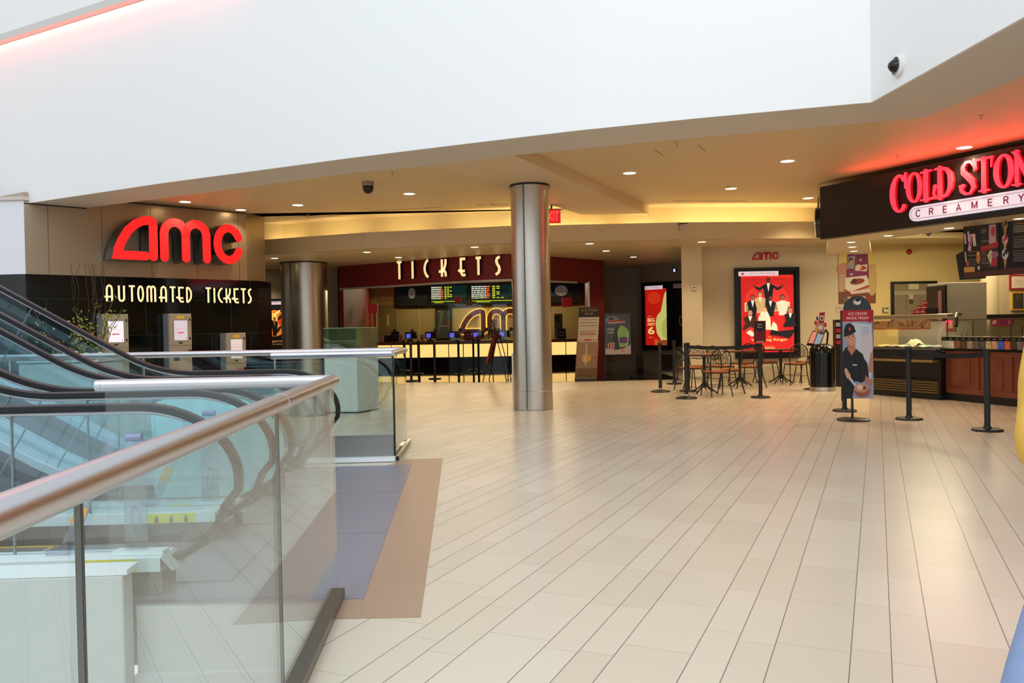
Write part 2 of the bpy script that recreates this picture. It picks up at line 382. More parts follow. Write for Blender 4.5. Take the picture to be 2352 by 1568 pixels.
# ---- header wall (white), a shallow polyline at z 3.62 ----
ZS, ZC, ZL = 3.62, 3.80, 3.08
HB = [(-260, 508), (78, 464.3), (197, 446.6), (374, 420), (578, 393), (800, 363), (1060, 331), (1328, 299), (1596, 271.7), (1960, 238), (2000, 235), (2352, 38)]
hb = [Z(x, y, ZS) for x, y in HB]
l0 = hb[1] + (hb[1] - hb[3]).normalized() * 8
hb[0] = l0
rdn = (hb[-1] - hb[-2]).normalized(); hb.append(hb[-1] + rdn * 8)
g = G(); g.wall([p + Vector((0, -0.004, 0)) for p in hb], ZS - 0.002, 6.45, 0.03); g.wall([p + Vector((0, 0.03, 0)) for p in hb], ZC + 0.05, 6.45, 0.2); struct(g.build('wall_header', M_white))
hr = []
for i in range(len(hb)):
    t = (hb[min(i + 1, len(hb) - 1)] - hb[max(i - 1, 0)]).normalized(); hr.append(hb[i] + Vector((t.y, -t.x, 0)) * 0.12)
g = G(); g.wall(hr, 6.45, 6.56, 0.37); struct(g.build('trim_1', mat('grey_cornice', (205, 205, 202), 0.5)))
g = G(); g.wall(hr, 6.56, 10, 0.37); struct(g.build('wall_upper', M_white))
for i in range(0, 4):
    a, b = hb[i], hb[i + 1]; mid = (a + b) / 2; t = (b - a); nrm = Vector((t.y, -t.x, 0)).normalized()
    area('red_cove_light', (mid.x + nrm.x * 0.05, mid.y + nrm.y * 0.05, 6.44), (0, 0, math.atan2(t.y, t.x)), t.length, 0.03, 5 * t.length, (1.0, 0.12, 0.08))
# ---- soffit band behind the header, z 3.62 ----
IB = [(198, 478), (317, 462), (560, 430.5), (812, 397), (985, 381)]
IB2 = [(1180, 357), (1500, 325), (1960, 285), (2120, 270), (2352, 175)]
ib = [Z(x, y, ZS) for x, y in IB]; ib2 = [Z(x, y, ZS) for x, y in IB2]
bl = Z(1335, 492.5, ZS); br_ = Z(1490, 493, ZS)
left = ib[0] + (ib[0] - ib[2]).normalized() * 6
ibx = ib2[-1] + (ib2[-1] - ib2[-2]).normalized() * 8
def strip(g, A, B, z0, z1):
    n = min(len(A), len(B))
    for i in range(n - 1): g.slab([A[i], A[i + 1], B[i + 1], B[i]], z0, z1)
def at_u(poly, xq):
    for i in range(len(poly) - 1):
        a, b = poly[i], poly[i + 1]
        if (a.x - xq) * (b.x - xq) <= 0 and a.x != b.x: return a.lerp(b, (xq - a.x) / (b.x - a.x))
    return poly[0] if xq < poly[0].x else poly[-1]
outer = [left] + ib + ib2
hb2 = hb[:11]
g = G()
xs = sorted(set([p.x for p in hb2[1:]] + [p.x for p in outer if hb2[1].x < p.x < hb2[-1].x]))
lo_ = [hb2[0]] + [at_u(hb2, x) for x in xs]; li_ = [left] + [at_u(outer, x) for x in xs]
for i in range(len(lo_) - 1): g.slab([lo_[i], lo_[i + 1], li_[i + 1], li_[i]], ZS, ZC + 0.1)
rest = [p for p in outer if p.x > hb2[-1].x][:2]
g.slab([hb2[-1], ib2[3], li_[-1]], ZS, ZC + 0.1)
g.slab([hb2[-1], hb[11], ib2[-1], ib2[3]], ZS, ZC + 0.1); g.slab([hb[11], hb[12], ibx, ib2[-1]], ZS, ZC + 0.1)
struct(g.build('ceiling_soffit', M_soff))
g = G(); g.slab([ib[-1], ib2[0], br_, bl], ZS, ZC + 0.1); struct(g.build('ceiling_beam', mat('beam_paint', (212, 190, 155), 0.5)))
# ---- upper hall ceiling z 3.80 ----
UC = [(480, 497), (650, 515.5), (897, 500), (1170, 484.4), (1330, 479), (1492, 476.4), (1700, 476.5), (1864, 480)]
uc = [Z(x, y, ZC) for x, y in UC]; uc[0] = uc[1] + Vector((-3.2, -1.3, 0))
uc.append(uc[-1] + Vector((4, 1.2, 0)))
g = G(); fr_edge = [l0, Z(374, 420, ZS), Z(1060, 331, ZS), hb[10], hb[11], hb[12]]
g.slab([(p.x, p.y + 0.05) for p in fr_edge] + [(26, 0), (26, 20)] + [(p.x, p.y) for p in reversed(uc)] + [(-16, 17)], ZC, ZC + 0.2)
struct(g.build('ceiling_upper', M_ceil))
g = G(); g.wall([(-16, uc[0].y - 1.5)] + [(p.x, p.y) for p in uc] + [(26, uc[-1].y + 1)], 3.1, ZC, 0.15); struct(g.build('wall_cove', M_cove))
# ---- lower hall ceiling fascia ----
FB = [(571, 588), (841, 571), (1171, 557.5), (1261, 556), (1558, 549.5), (1720, 548), (1875, 547)]
fb = [Z(x, y, ZL) for x, y in FB]
# smooth it with a circle fit through three spread points
def circ(p, q, r_):
    ax, ay, bx, by, cx, cy = p.x, p.y, q.x, q.y, r_.x, r_.y; d = 2 * (ax * (by - cy) + bx * (cy - ay) + cx * (ay - by))
    ux = ((ax**2 + ay**2) * (by - cy) + (bx**2 + by**2) * (cy - ay) + (cx**2 + cy**2) * (ay - by)) / d
    uy = ((ax**2 + ay**2) * (cx - bx) + (bx**2 + by**2) * (ax - cx) + (cx**2 + cy**2) * (bx - ax)) / d
    return Vector((ux, uy)), math.hypot(ax - ux, ay - uy)
fl = fb[0] + (fb[0] - fb[1]).normalized() * 3; frr = fb[-1] + (fb[-1] - fb[-2]).normalized() * 1.2
fpts = [fl] + fb + [frr]
g = G(); g.wall(fpts, ZL, 3.43, 0.08); g.slab([(p.x, p.y + 0.05) for p in fpts] + [(26, 20), (26, 36), (-20, 36), (-20, fl.y)], ZL, ZL + 0.12)
struct(g.build('ceiling_lower', mat('lower_ceiling_paint', (205, 186, 150), 0.42)))
for i in range(1, len(fpts) - 1):
    for k in range(2):
        a, b = fpts[i], fpts[i + 1]; t = (b - a); q = a + t * (0.25 + 0.5 * k) ; L_ = min(1.1, t.length * 0.4)
        area('cove_light', (q.x, q.y + 0.2, 3.23), (R(180), 0, math.atan2(t.y, t.x)), L_, 0.06, 4.5, (1.0, 0.78, 0.42))
# ---- far walls ----
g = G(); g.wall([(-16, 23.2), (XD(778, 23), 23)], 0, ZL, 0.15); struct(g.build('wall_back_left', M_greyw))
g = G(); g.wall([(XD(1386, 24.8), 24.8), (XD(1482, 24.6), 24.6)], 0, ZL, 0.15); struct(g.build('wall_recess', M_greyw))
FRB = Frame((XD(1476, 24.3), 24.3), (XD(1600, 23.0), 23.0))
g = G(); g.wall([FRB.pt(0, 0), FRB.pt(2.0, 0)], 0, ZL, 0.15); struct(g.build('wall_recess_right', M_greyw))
# cream wall with pier
YW = 19.15
g = G(); g.wall([(XD(1606, YW), YW), (XD(1935, YW), YW)], 0, ZL + 0.1, 0.2); struct(g.build('wall_cream', M_cream))
g = G(); x0, x1 = XD(1567, 18.7), XD(1614, 18.7)
g.slab([(x0, 18.7), (x1, 18.7), (x1, 19.6), (x0 + 1.5, 24.2), (x0 + 1.3, 24.2)], 0, ZL); struct(g.build('wall_pier', M_cream))
g = G(); g.box(((XD(1606, YW) + XD(1935, YW)) / 2, YW - 0.006, 0.16), (XD(1935, YW) - XD(1606, YW), 0.012, 0.32)); struct(g.build('baseboard_cream', mat('cream_skirting', (196, 180, 150), 0.5)))
g = G(); g.box((XD(1600, 23.6) - 0.55, 23.55, 0.28), (1.1, 0.1, 0.42)); g.box((XD(1469, 24.5), 24.4, 0.26), (0.22, 0.2, 0.36)); struct(g.build('baseboard_recess', M_blackg))
# ---- ticket portal ----
TP = [(777.5, 612), (845, 606.5), (916, 601), (985, 595), (1050, 590), (1110, 585.5), (1171, 583), (1215, 584.5), (1263, 589), (1325, 593.5), (1387, 598)]
tp = [Z(x, y, ZL) for x, y in TP]
g = G(); g.wall(tp, 2.48, ZL, 0.35)
wl = tp[0]; wr = tp[-1]
g.slab([(wl.x, wl.y), (XD(791, wl.y), wl.y - 0.03), (-5.42, 32), (-5.8, 32)], 0, 2.48 + 0.6)
xr = XD(1352, wr.y - 0.4)
g.slab([(xr, wr.y - 0.32), (wr.x, wr.y), (wr.x + 0.1, 24.9), (3.05, 32), (2.85, 32)], 0, ZL)
struct(g.build('wall_portal', M_redd))
g = G()
pp = [Z(x, y, 2.48) for x, y in ((800, 664), (916, 656), (1050, 646.5), (1171, 641), (1263, 641), (1350, 640))]
t2 = [Vector((p.x, p.y - 0.01, 0)) for p in tp]
g.wall(t2[:-1], 2.44, 2.485, 0.06); xb = XD(1350, wr.y - 0.35); g.box((xb, t2[-2].y + 0.05, 1.24), (0.05, 0.06, 2.48))
struct(g.build('trim_2', mat('pale_metal_trim', (190, 185, 180), 0.4, 0.4)))
YB = 32.0
g = G(); g.wall([(-6, YB), (3.6, YB)], 0, ZL, 0.2); struct(g.build('wall_back', granite('hall_back_panels', 0, 1.75, 3.4, (176, 150, 104), (120, 98, 66), 0.5, z_vert=True, gap=0.01)))
# closers so that daylight does not leak into the hall
g = G(); g.slab([(-20, 33.5), (26, 33.5), (26, 33.7), (-20, 33.7)], -0.2, 4.2); g.slab([(-20, 14), (-19.8, 14), (-19.8, 33), (-20, 33)], -0.2, 4.2); g.slab([(25.8, -6), (26, -6), (26, 33), (25.8, 33)], -0.2, 4.2)
struct(g.build('wall_outer', M_greyw))
# ================= METAL AND BLACK GRANITE BLOCK =================
a0 = Vector((XD(63, 14.2), 14.2)); a1 = Vector((XD(571, 17.15), 17.15)); FA = Frame(a0, a1)
ud, vd = FA.uv(585, 645)
lrt = Vector((-16, 14.9))
def panelmat():
    m = mat('champagne_metal_panels', (176, 160, 138), 0.33, 0.85); nt = m.node_tree; b = nt.nodes['Principled BSDF']
    tc = nt.nodes.new('ShaderNodeTexCoord'); sp = nt.nodes.new('ShaderNodeSeparateXYZ'); nt.links.new(tc.outputs['Object'], sp.inputs[0])
    d = nt.nodes.new('ShaderNodeMath'); d.operation = 'DIVIDE'; d.inputs[1].default_value = 0.62
    nt.links.new(sp.outputs[0], d.inputs[0]); fr_ = nt.nodes.new('ShaderNodeMath'); fr_.operation = 'FRACT'; nt.links.new(d.outputs[0], fr_.inputs[0])
    lt_ = nt.nodes.new('ShaderNodeMath'); lt_.operation = 'LESS_THAN'; lt_.inputs[1].default_value = 0.012; nt.links.new(fr_.outputs[0], lt_.inputs[0])
    mx = nt.nodes.new('ShaderNodeMix'); mx.data_type = 'RGBA'; mx.inputs[6].default_value = lin((176, 160, 138)); mx.inputs[7].default_value = lin((110, 96, 80)); nt.links.new(lt_.outputs[0], mx.inputs[0]); nt.links.new(mx.outputs[2], b.inputs['Base Color']); return m
g = G(); g.slab([a0, a1, a1 + Vector((0.2, 0.6)), (-16, 19)], 2.4, ZC); struct(g.build('wall_metal_block', panelmat()))
g = G(); g.slab([lrt, a0, a0 + Vector((0, 0.1)), lrt + Vector((0, 0.1))], 2.4, 3.66); struct(g.build('wall_metal_return', mat('panels_painted_sky_sheen', (222, 224, 232), 0.35, 0.5)))  # same metal as the block; its sky reflection is painted in as a paler colour
g = G(); g.slab([lrt + Vector((0, -0.06)), a0 + Vector((0.0, -0.06)), a0 + Vector((0.12, 0.1)), (-16, 15.2)], 3.66, 3.72); struct(g.build('trim_3', mat('cap_trim', (205, 195, 190), 0.4)))
g = G(); b1 = a1 + Vector((0.18, 0.12)); g.slab([a0, b1, b1 + Vector((0.1, 0.6)), (-16, 19)], 0, 2.4); g.slab([lrt, a0, a0 + Vector((0, 1.2)), (-16, 16.2)], 0, 2.4)
blk = g.build('wall_black_granite', granite('black_wall_granite', 0, 0.6, 0.66, (9, 9, 10), (44, 46, 50), 0.07, z_vert=True, gap=0.005)); struct(blk)
g = G(); uu, vv = FA.uv(198, 478); g.slab([FA.pt(0, 0, 0.01), FA.pt(uu, 0, 0.01), FA.pt(uu, 0, 0.0), FA.pt(0, 0, 0.0)], ZS - 0.02, ZS); uu2, _ = FA.uv(317, 462)
g.slab([FA.pt(uu2 - 0.3, 0, 0.01), FA.pt(FA.len, 0, 0.01), FA.pt(FA.len, 0, 0), FA.pt(uu2 - 0.3, 0, 0)], ZC - 0.02, ZC); struct(g.build('trim_4', M_black))
# columns
def column(px, base, top, D, r, label):
    x = XD(px, D); t = thing('steel_column', label, 'column', (x, D, 0))
    g = G(); g.lathe([(r, 0.004), (r, top - 0.01)], n=48); g.box((-0.12 * r / 0.33, -r * 0.995 + 0.012, top / 2), (0.012, 0.03, top - 0.05), m=1); g.build('shaft', [M_steel, mat('column_seam', (120, 112, 100), 0.5, 0.8)], t, smooth=True)
    g = G(); g.lathe([(r + 0.004, 0.004), (r + 0.004, 0.30), (r, 0.305)], n=48); g.build('base_sleeve', M_steel, t, smooth=True)
    g = G(); g.lathe([(r + 0.012, top - 0.03), (r + 0.012, top)], n=48); g.build('top_ring', M_black, t)
    return t
rr = 44 / FPX * 13.5; column(1222, 940, ZS, 13.12 + rr, rr, 'tall brushed steel column standing on the cream tiles in front of the ticket sign')
column(701, 0, ZL, 20.6 + 0.55, 0.58, 'thick brushed steel column behind the far railing, left of the ticket hall')
# ================= DOWNLIGHTS, CEILING FITTINGS =================
M_lens = mat('lit_lens', (255, 240, 205), 0.5, emis=14, ecol=(255, 228, 175))
M_ring = mat('white_ring', (235, 230, 220), 0.4)
gr_ = G(); gr_.lathe([(0.098, 0.0), (0.112, -0.006), (0.118, 0.0)], n=24); 
gl_ = G(); gl_.add([(math.cos(2 * math.pi * i / 24) * 0.098, -math.sin(2 * math.pi * i / 24) * 0.098, -0.001) for i in range(24)], [tuple(range(24))])
lamp_me = None
def downlight(px, py, z, label, power, r=1.0, group=None, col=(1.0, 0.76, 0.46)):
    global lamp_me
    p = Z(px, py, z); t = thing('recessed_downlight', label, 'ceiling light', (p.x, p.y, z), 0, group); t.scale = (r, r, 1)
    if lamp_me is None:
        a = gr_.build('trim_ring', M_ring, t, smooth=True); b = gl_.build('lens', M_lens, t); lamp_me = (a.data, b.data)
    else:
        for n, me in zip(('trim_ring', 'lens'), lamp_me):
            o = bpy.data.objects.new(n, me); COL.objects.link(o); o.parent = t
    l = bpy.data.lights.new('downlight_beam', 'SPOT'); l.energy = power; l.spot_size = R(120); l.spot_blend = 0.6; l.shadow_soft_size = 0.09; l.color = col
    o = bpy.data.objects.new('downlight_beam', l); COL.objects.link(o); o.parent = t; o.location = (0, 0, -0.03)
    return t
DL = [
 (425, 463.5, ZC, 'round downlight above the red film-chain letters, nearest the white header'),
 (553, 482, ZC, 'round downlight above the right end of the red film-chain letters'),
 (684, 471, ZC, 'round downlight in the upper ceiling straight above the thick column'),
 (940, 445, ZC, 'round downlight in the upper ceiling, right of the hanging dome camera'),
 (1446, 397.5, ZC, 'round downlight in the upper ceiling, right of the tall column'),
 (1679, 433, ZC, 'round downlight in the upper ceiling behind the larger one on the right'),
 (1809, 370, ZC, 'large-looking round downlight in the upper ceiling left of the ice cream sign'),
 (1856, 455, ZC, 'round downlight just left of the black ice cream fascia'),
 (2215, 339, ZC, 'round downlight in the red glow above the ice cream sign'),
 (631, 593, ZL, 'round downlight in the lower ceiling just left of the thick column'),
 (589, 614, ZL, 'round downlight in the lower ceiling, leftmost of the lower row'),
 (843, 579, ZL, 'round downlight in the lower ceiling, right of the thick column'),
 (915, 591, ZL, 'round downlight close above the start of the red ticket fascia'),
 (1090, 567.5, ZL, 'round downlight in the lower ceiling just left of the tall column'),
 (1354, 559.5, ZL, 'round downlight in the lower ceiling right of the tall column, nearest the fascia'),
 (1392, 576, ZL, 'round downlight in the lower ceiling above the right end of the red portal'),
 (1455, 590, ZL, 'round downlight in the lower ceiling above the dark recess'),
 (1612, 555.5, ZL, 'round downlight above the cream pier beside the big poster'),
]
for x, y, z, lb in DL: downlight(x, y, z, lb, 125 if z == ZC else 95, r=1.0 if z == ZC else 0.85, group='recessed downlights of the mall ceiling')
# sprinklers
def sprinkler(px, py, z, label):
    p = Z(px, py, z); t = thing('fire_sprinkler', label, 'sprinkler', (p.x, p.y, z), 0, 'fire sprinklers')
    g = G(); g.lathe([(0.03, 0), (0.03, -0.006), (0.008, -0.01), (0.008, -0.05)], n=12); g.build('stem', M_steel, t); g = G(); g.lathe([(0.022, -0.056), (0.022, -0.05)], n=12); g.build('deflector', M_steel, t)
for x, y, z, lb in ((1555, 327, ZC, 'small fire sprinkler in the middle of the upper ceiling'), (1672, 427, ZC, 'small fire sprinkler beside a downlight in the upper ceiling'), (901, 396, ZC, 'small fire sprinkler near the hanging dome camera'), (707, 492, ZC, 'small fire sprinkler near the bright cove on the left'), (1131, 467, ZC, 'small fire sprinkler left of the tall column'), (2254, 265, ZC, 'small fire sprinkler in the red glow near the right edge'), (2062, 355, ZC, 'small fire sprinkler above the first letter of the ice cream sign')):
    sprinkler(x, y, z, lb)
# slots in the ceiling
for k, (xa, ya, xb, yb, lb) in enumerate(((632, 501, 779, 490.5, 'thin dark ceiling slot, leftmost before the bright cove'), (846, 485, 1014, 475.5, 'thin dark ceiling slot left of the tall column'), (1096, 470.5, 1169, 468.5, 'thin dark ceiling slot touching the tall column'), (1545, 461, 1715, 461.5, 'thin dark ceiling slot in the right upper ceiling'), (1880, 423, 2290, 334, 'long dark ceiling slot above the ice cream sign'))):
    a, b = Z(xa, ya, ZC), Z(xb, yb, ZC); t = (b - a).normalized(); q = Vector((-t.y, t.x, 0)) * 0.012
    g = G(); g.slab([a - q, b - q, b + q, a + q], ZC - 0.003, ZC + 0.001); tag(g.build('ceiling_slot', M_black), lb, 'ceiling vent')
for xa, ya, xb, yb, lb in ((1503, 343, 1522, 356, 'short crack-like access seam in the upper ceiling, left of a sprinkler'), (1604, 333, 1620, 347, 'short crack-like access seam in the upper ceiling, right of a sprinkler')):
    a, b = Z(xa, ya, ZC), Z(xb, yb, ZC); t = (b - a).normalized(); q = Vector((-t.y, t.x, 0)) * 0.008
    g = G(); g.slab([a - q, b - q, b + q, a + q], ZC - 0.003, ZC + 0.001); tag(g.build('ceiling_seam', mat('seam', (150, 130, 95))), lb, 'access panel seam')
# hanging dome camera
p = Z(845, 418, ZC); t = thing('dome_camera', 'small dark dome security camera hanging from the upper ceiling', 'security camera', (p.x, p.y, ZC))
g = G(); g.lathe([(0.10, 0), (0.10, -0.05), (0.09, -0.07)], n=24); g.build('mount', mat('camera_mount', (150, 135, 105), 0.5), t, smooth=True)
g = G(); g.lathe([(0.092, -0.07), (0.092, -0.10), (0.08, -0.15), (0.05, -0.185), (0, -0.198)], n=24); g.build('dome', M_blackg, t, smooth=True)
# wall dome camera on the right header facet
fq = Frame(hb[10], hb[11]); u, v = fq.uv(2066, 151); c = fq.pt(u, v)
t = thing('dome_camera', 'white dome security camera on the white header near the top right corner', 'security camera', c)
g = G(); N_ = fq.N
def disc_lathe(g, c, N, prof, n=24):
    for (r0, d0), (r1, d1) in zip(prof, prof[1:]): g.cyl(c + N * d0, c + N * d1, max(r0, 1e-3), max(r1, 1e-3), n, cap=False)
disc_lathe(g, c, N_, [(0.0, 0.045), (0.085, 0.045), (0.105, 0.03), (0.11, 0.0)]); g.build('housing', mat('camera_white', (225, 222, 220), 0.4), t, smooth=True, world=True)
g = G(); disc_lathe(g, c, N_, [(0.0, 0.115), (0.03, 0.105), (0.055, 0.08), (0.065, 0.045)]); g.build('dome', M_blackg, t, smooth=True, world=True)
# small box on fascia
p = Z(1569, 517, 3.36); g = G(); t = thing('wall_speaker', 'small white box clipped to the curved fascia right of the tall column', 'detector', (p.x, fpts[5].y - 0.06, 3.32))
g = G(); g.box((0, 0, 0), (0.13, 0.1, 0.11)); g.build('box', mat('box_white', (190, 180, 165), 0.5), t, bevel=0.005); g = G(); g.box((0.04, 0, 0.08), (0.14, 0.02, 0.012)); g.box((-0.04,0,0.065),(0.1,0.08,0.02)); g.build('bracket', M_black, t)
# exit sign on the beam
p = Dp(1266, 448, 15.6); t = thing('exit_sign', 'glowing red EXIT sign half hidden behind the tall column', 'exit sign', (p.x, p.y, 3.30))
fr = FR((p.x - 0.15, p.y, 3.30), (1, 0, 0), (0, 0, 1))
g = G(); g.box((p.x, p.y + 0.03, 3.41), (0.34, 0.05, 0.26)); g.build('housing', mat('exit_housing', (120, 16, 16), 0.4, emis=0.6, ecol=(255, 40, 40)), t, world=True)
g = G(); g.text('EXIT', fr, 0.15, 0.02, 0.18, 0.006, w=0.28, depth=0.004, bold=0.02); g.build('lettering', mat('exit_letters', (255, 60, 60), 0.5, emis=2.2, ecol=(255, 50, 45)), t, world=True)
g = G(); g.box((p.x, p.y + 0.03, 3.54), (0.4, 0.08, 0.012)); g.cyl((p.x, p.y + 0.03, 3.54), (p.x, p.y + 0.03, ZS), 0.02); g.build('bracket', mat('bracket_brown', (110, 80, 70), 0.5), t, world=True)

# ================= SIGN LETTERING =================
def arcpts(cx, cy, rx, ry, a0, a1, n=12): return [(cx + rx * math.cos(R(a0 + (a1 - a0) * i / n)), cy + ry * math.sin(R(a0 + (a1 - a0) * i / n))) for i in range(n + 1)]
LA = [(0.80, 0.10), (0.5, 0.10), (0.13, 0.10), (0.16, 0.24), (0.24, 0.42), (0.38, 0.63), (0.56, 0.79), (0.74, 0.875), (0.90, 0.895), (0.975, 0.865), (0.99, 0.78), (0.99, 0.5), (0.99, 0.09)]
LM1 = [(1.255, 0.09), (1.255, 0.62)] + arcpts(1.53, 0.62, 0.275, 0.275, 180, 0, 12)[1:] + [(1.805, 0.09)]
LM2 = [(1.805, 0.62)] + arcpts(2.08, 0.62, 0.275, 0.275, 180, 0, 12)[1:] + [(2.355, 0.09)]
LC = arcpts(2.96, 0.48, 0.31, 0.38, 26, 334, 26)
def chain_logo(t, fr, sc, depth, m_face, m_side, n0=0.0, wide=0.2, ys=1.0):
    for nm, strokes in (('letter_a', [LA]), ('letter_m', [LM1, LM2]), ('letter_c', [LC])):
        for face, d0, d1, mm in (('side', n0, depth, m_side), ('face', n0 + depth, 0.012, m_face)):
            pass
        g = G(); g2 = G()
        for st in strokes:
            q = [(x * sc, y * sc * ys) for x, y in st]
            g.stroke(q, wide * sc, fr, depth, n0=n0); g2.stroke(q, wide * sc * 0.97, fr, 0.012, n0=n0 + depth)
        o = g.build(nm, m_side, t, world=True); g2.build('face', m_face, o, world=False) if False else None
        g2w = g2; inv = MW[t.name].inverted(); g2w.v = [inv @ v for v in g2w.v]; g2w.build('face', m_face, o)
M_redface = mat('red_sign_face', (240, 30, 34), 0.3, emis=0.9, ecol=(255, 32, 34))
M_return = mat('dark_sign_return', (26, 26, 30), 0.25)
fa = FA.shifted(n=0.42); uL, vB = fa.uv(260, 592); uR, _ = fa.uv(560, 560); _, vT = fa.uv(345, 497)
sc = (uR - uL) / 3.36
t = thing('cinema_sign', 'large glowing red lowercase channel letters on the champagne metal wall', 'sign', FA.pt(uL + 1.5, 2.6, 0.2))
# real depth: letters stand off the wall
chain_logo(t, fa.shifted(u=uL - 0.02, v=vB - 0.02), sc, 0.36, M_redface, M_return, n0=-0.37, wide=0.215, ys=1.1)
DECO = {
 'A': (0.40, [[(0.05, 0), (0.05, .72), (0.09, .9), (.2, .97), (.31, .9), (.35, .72), (.35, 0)], [(-.1, .28), (.33, .28)]]),
 'U': (0.40, [[(0.05, .97), (0.05, .2), (.1, .07), (.2, .03), (.3, .07), (.35, .2), (.35, .97)]]),
 'T': (0.40, [[(.2, 0), (.2, .93)], [(0.02, .95), (.38, .95)]]),
 'O': (0.40, [arcpts(.2, .5, .15, .46, 90, 450, 20)]),
 'M': (0.50, [[(0, 0), (0, .8), (.04, .93), (.12, .97), (.2, .93), (.24, .8), (.24, 0)], [(.24, .8), (.28, .93), (.36, .97), (.44, .93), (.48, .8), (.48, 0)]]),
 'E': (0.38, [[(.38, .94), (.08, .94), (.08, .3), (.12, .12), (.2, .04), (.38, .04)], [(-.1, .34), (.0, .27), (.34, .27)]]),
 'D': (0.38, [[(.05, 0), (.05, .97)], [(.05, .97), (.2, .9), (.3, .72), (.33, .5), (.3, .28), (.2, .1), (.05, .0)]]),
 'I': (0.16, [[(.08, 0), (.08, .97)]]),
 'C': (0.36, [[(.34, .97), (.2, .88), (.1, .7), (.06, .5), (.1, .3), (.2, .12), (.34, .02)]]),
 'K': (0.42, [[(.1, 0), (.1, .97)], [(.36, .97), (.35, .7), (.28, .5), (.14, .34)], [(.14, .34), (.28, .32), (.35, .2), (.36, 0)], [(-.12, .3), (.16, .3)]]),
 'S': (0.32, [[(.32, .97), (.18, .88), (.13, .74), (.17, .58), (.27, .42), (.3, .26), (.24, .1), (.08, .0)]])}
def deco(t, ch, fr, u, v, h, wst, depth, m1, m2):
    g = G(); g2 = G()
    for st in DECO[ch][1]:
        q = [(u + x * h, v + y * h) for x, y in st]; g.stroke(q, wst, fr, depth, cap=False, n0=0.03); g2.stroke(q, wst, fr, 0.006, cap=False, n0=0.03 + depth)
    o = g.build('letter', m2, t, world=True); inv = MW[t.name].inverted(); g2.v = [inv @ x for x in g2.v]; g2.build('face', m1, o)
M_warm = mat('warm_white_face', (255, 226, 180), 0.5, emis=0.8, ecol=(255, 218, 160))
FBk = Frame(a0, b1)
t = thing('kiosk_sign', 'warm white deco letters reading AUTOMATED TICKETS on the black granite', 'sign', FBk.pt(3, 2.1))
pos = [(240, 'A'), (268, 'U'), (292, 'T'), (312, 'O'), (335, 'M'), (365, 'A'), (386, 'T'), (405, 'E'), (424, 'D'), (468, 'T'), (486, 'I'), (496, 'C'), (513, 'K'), (532, 'E'), (549, 'T'), (563, 'S')]
_, vb = FBk.uv(243, 692); _, vt = FBk.uv(243, 654); hL = vt - vb
for x, ch in pos:
    u, _ = FBk.uv(x, 670); vlo = FBk.uv(x, 692 + (x - 240) * 0.0135)[1]; deco(t, ch, FBk, u, vlo, hL, hL * 0.11, 0.035, M_warm, M_return)
t = thing('ticket_sign', 'warm white deco letters reading TICKETS on the curved dark red fascia', 'sign', (tp[4].x, tp[4].y, 2.7))
tf = [(918, 642, 600, 'T'), (952, 640, 599, 'I'), (980, 638, 597, 'C'), (1018, 636, 595, 'K'), (1062, 634, 593, 'E'), (1098, 632, 591, 'T'), (1138, 631, 589, 'S')]
for x, yb, yt, ch in tf:
    k = max(i for i in range(len(TP) - 1) if TP[i][0] <= x); fr = Frame(tp[k], tp[k + 1]); u, vlo = fr.uv(x, yb); vhi = fr.uv(x, yt)[1]
    deco(t, ch, fr, u, vlo, vhi - vlo, (vhi - vlo) * 0.15, 0.07, M_warm, M_return)
# ================= GLASS RAILINGS =================
M_glass = glassmat('clear_rail_glass', (247, 253, 252)); M_glassg = glassmat('greenish_escalator_glass', (243, 251, 253), 0.055)
M_edge = mat('dark_glass_edge', (28, 44, 42), 0.2)
M_shoe = mat('steel_base_shoe', (120, 116, 112), 0.32, 0.9)
def pane(g, a, b, z0, z1, th=0.012):
    a = Vector((a[0], a[1], 0)); b = Vector((b[0], b[1], 0)); t = (b - a).normalized(); q = Vector((-t.y, t.x, 0)) * th / 2
    g.ext([a - q + Vector((0, 0, z0)), b - q + Vector((0, 0, z0)), b - q + Vector((0, 0, z1)), a - q + Vector((0, 0, z1))], q * 2)
RZ = 1.075
t = thing('glass_railing', 'foreground glass railing, thick satin steel tube handrail running from lower left to a corner', 'railing', (c1.x, c1.y, 0))
pc = Vector((c1.x, c1.y, 0)); near0 = on_rd(-1.2)
g = G(); g.tube([(near0.x, near0.y, RZ)] + [(on_rd(y).x, on_rd(y).y, RZ) for y in (1, 2.6, 4.09)], 0.031, n=24); g.build('handrail', M_rail, t, smooth=True, world=True)
jn = on_rd(2.9); g = G(); g.tube([(jn.x, jn.y, RZ), (jn.x + RD.x * 0.012, jn.y + RD.y * 0.012, RZ)], 0.0325, n=24); g.build('joint_sleeve', M_chrome, t, smooth=True, world=True)
el = pc + PD * 1.14
g = G(); g.tube([(pc.x - 0.01, pc.y + 0.0, RZ), (el.x + 0.03, el.y, RZ)], 0.0305, n=24); g.lathe([(0, -0.0)], n=3) if False else None
g.tube([(el.x + 0.03, el.y, RZ), (el.x + 0.012, el.y, RZ), (el.x, el.y, RZ)], 0.03, n=24); g.build('handrail', M_rail, t, smooth=True, world=True)
js = [near0, on_rd(1.36), on_rd(2.83), c1]
for i in range(3):
    a = js[i] + RD * 0.007; b = js[i + 1] - RD * 0.007; g = G(); pane(g, a, b, 0.03, RZ - 0.02); g.build('glass_panel', M_glass, t, world=True)
for j in js[1:3]:
    g = G(); g.box((j.x, j.y, 0.54), (0.008, 0.012, 1.03), rz=math.atan2(RD.y, RD.x)); g.build('joint', M_edge, t, world=True)
g = G(); pane(g, pc - RD * 0.01 + PD * 0.01, pc + PD * 1.1, 0.02, RZ - 0.02); g.build('glass_panel', M_glass, t, world=True)
g = G(); a, b = near0, c1; q = Vector((-RD.y, RD.x, 0)); o_ = -q
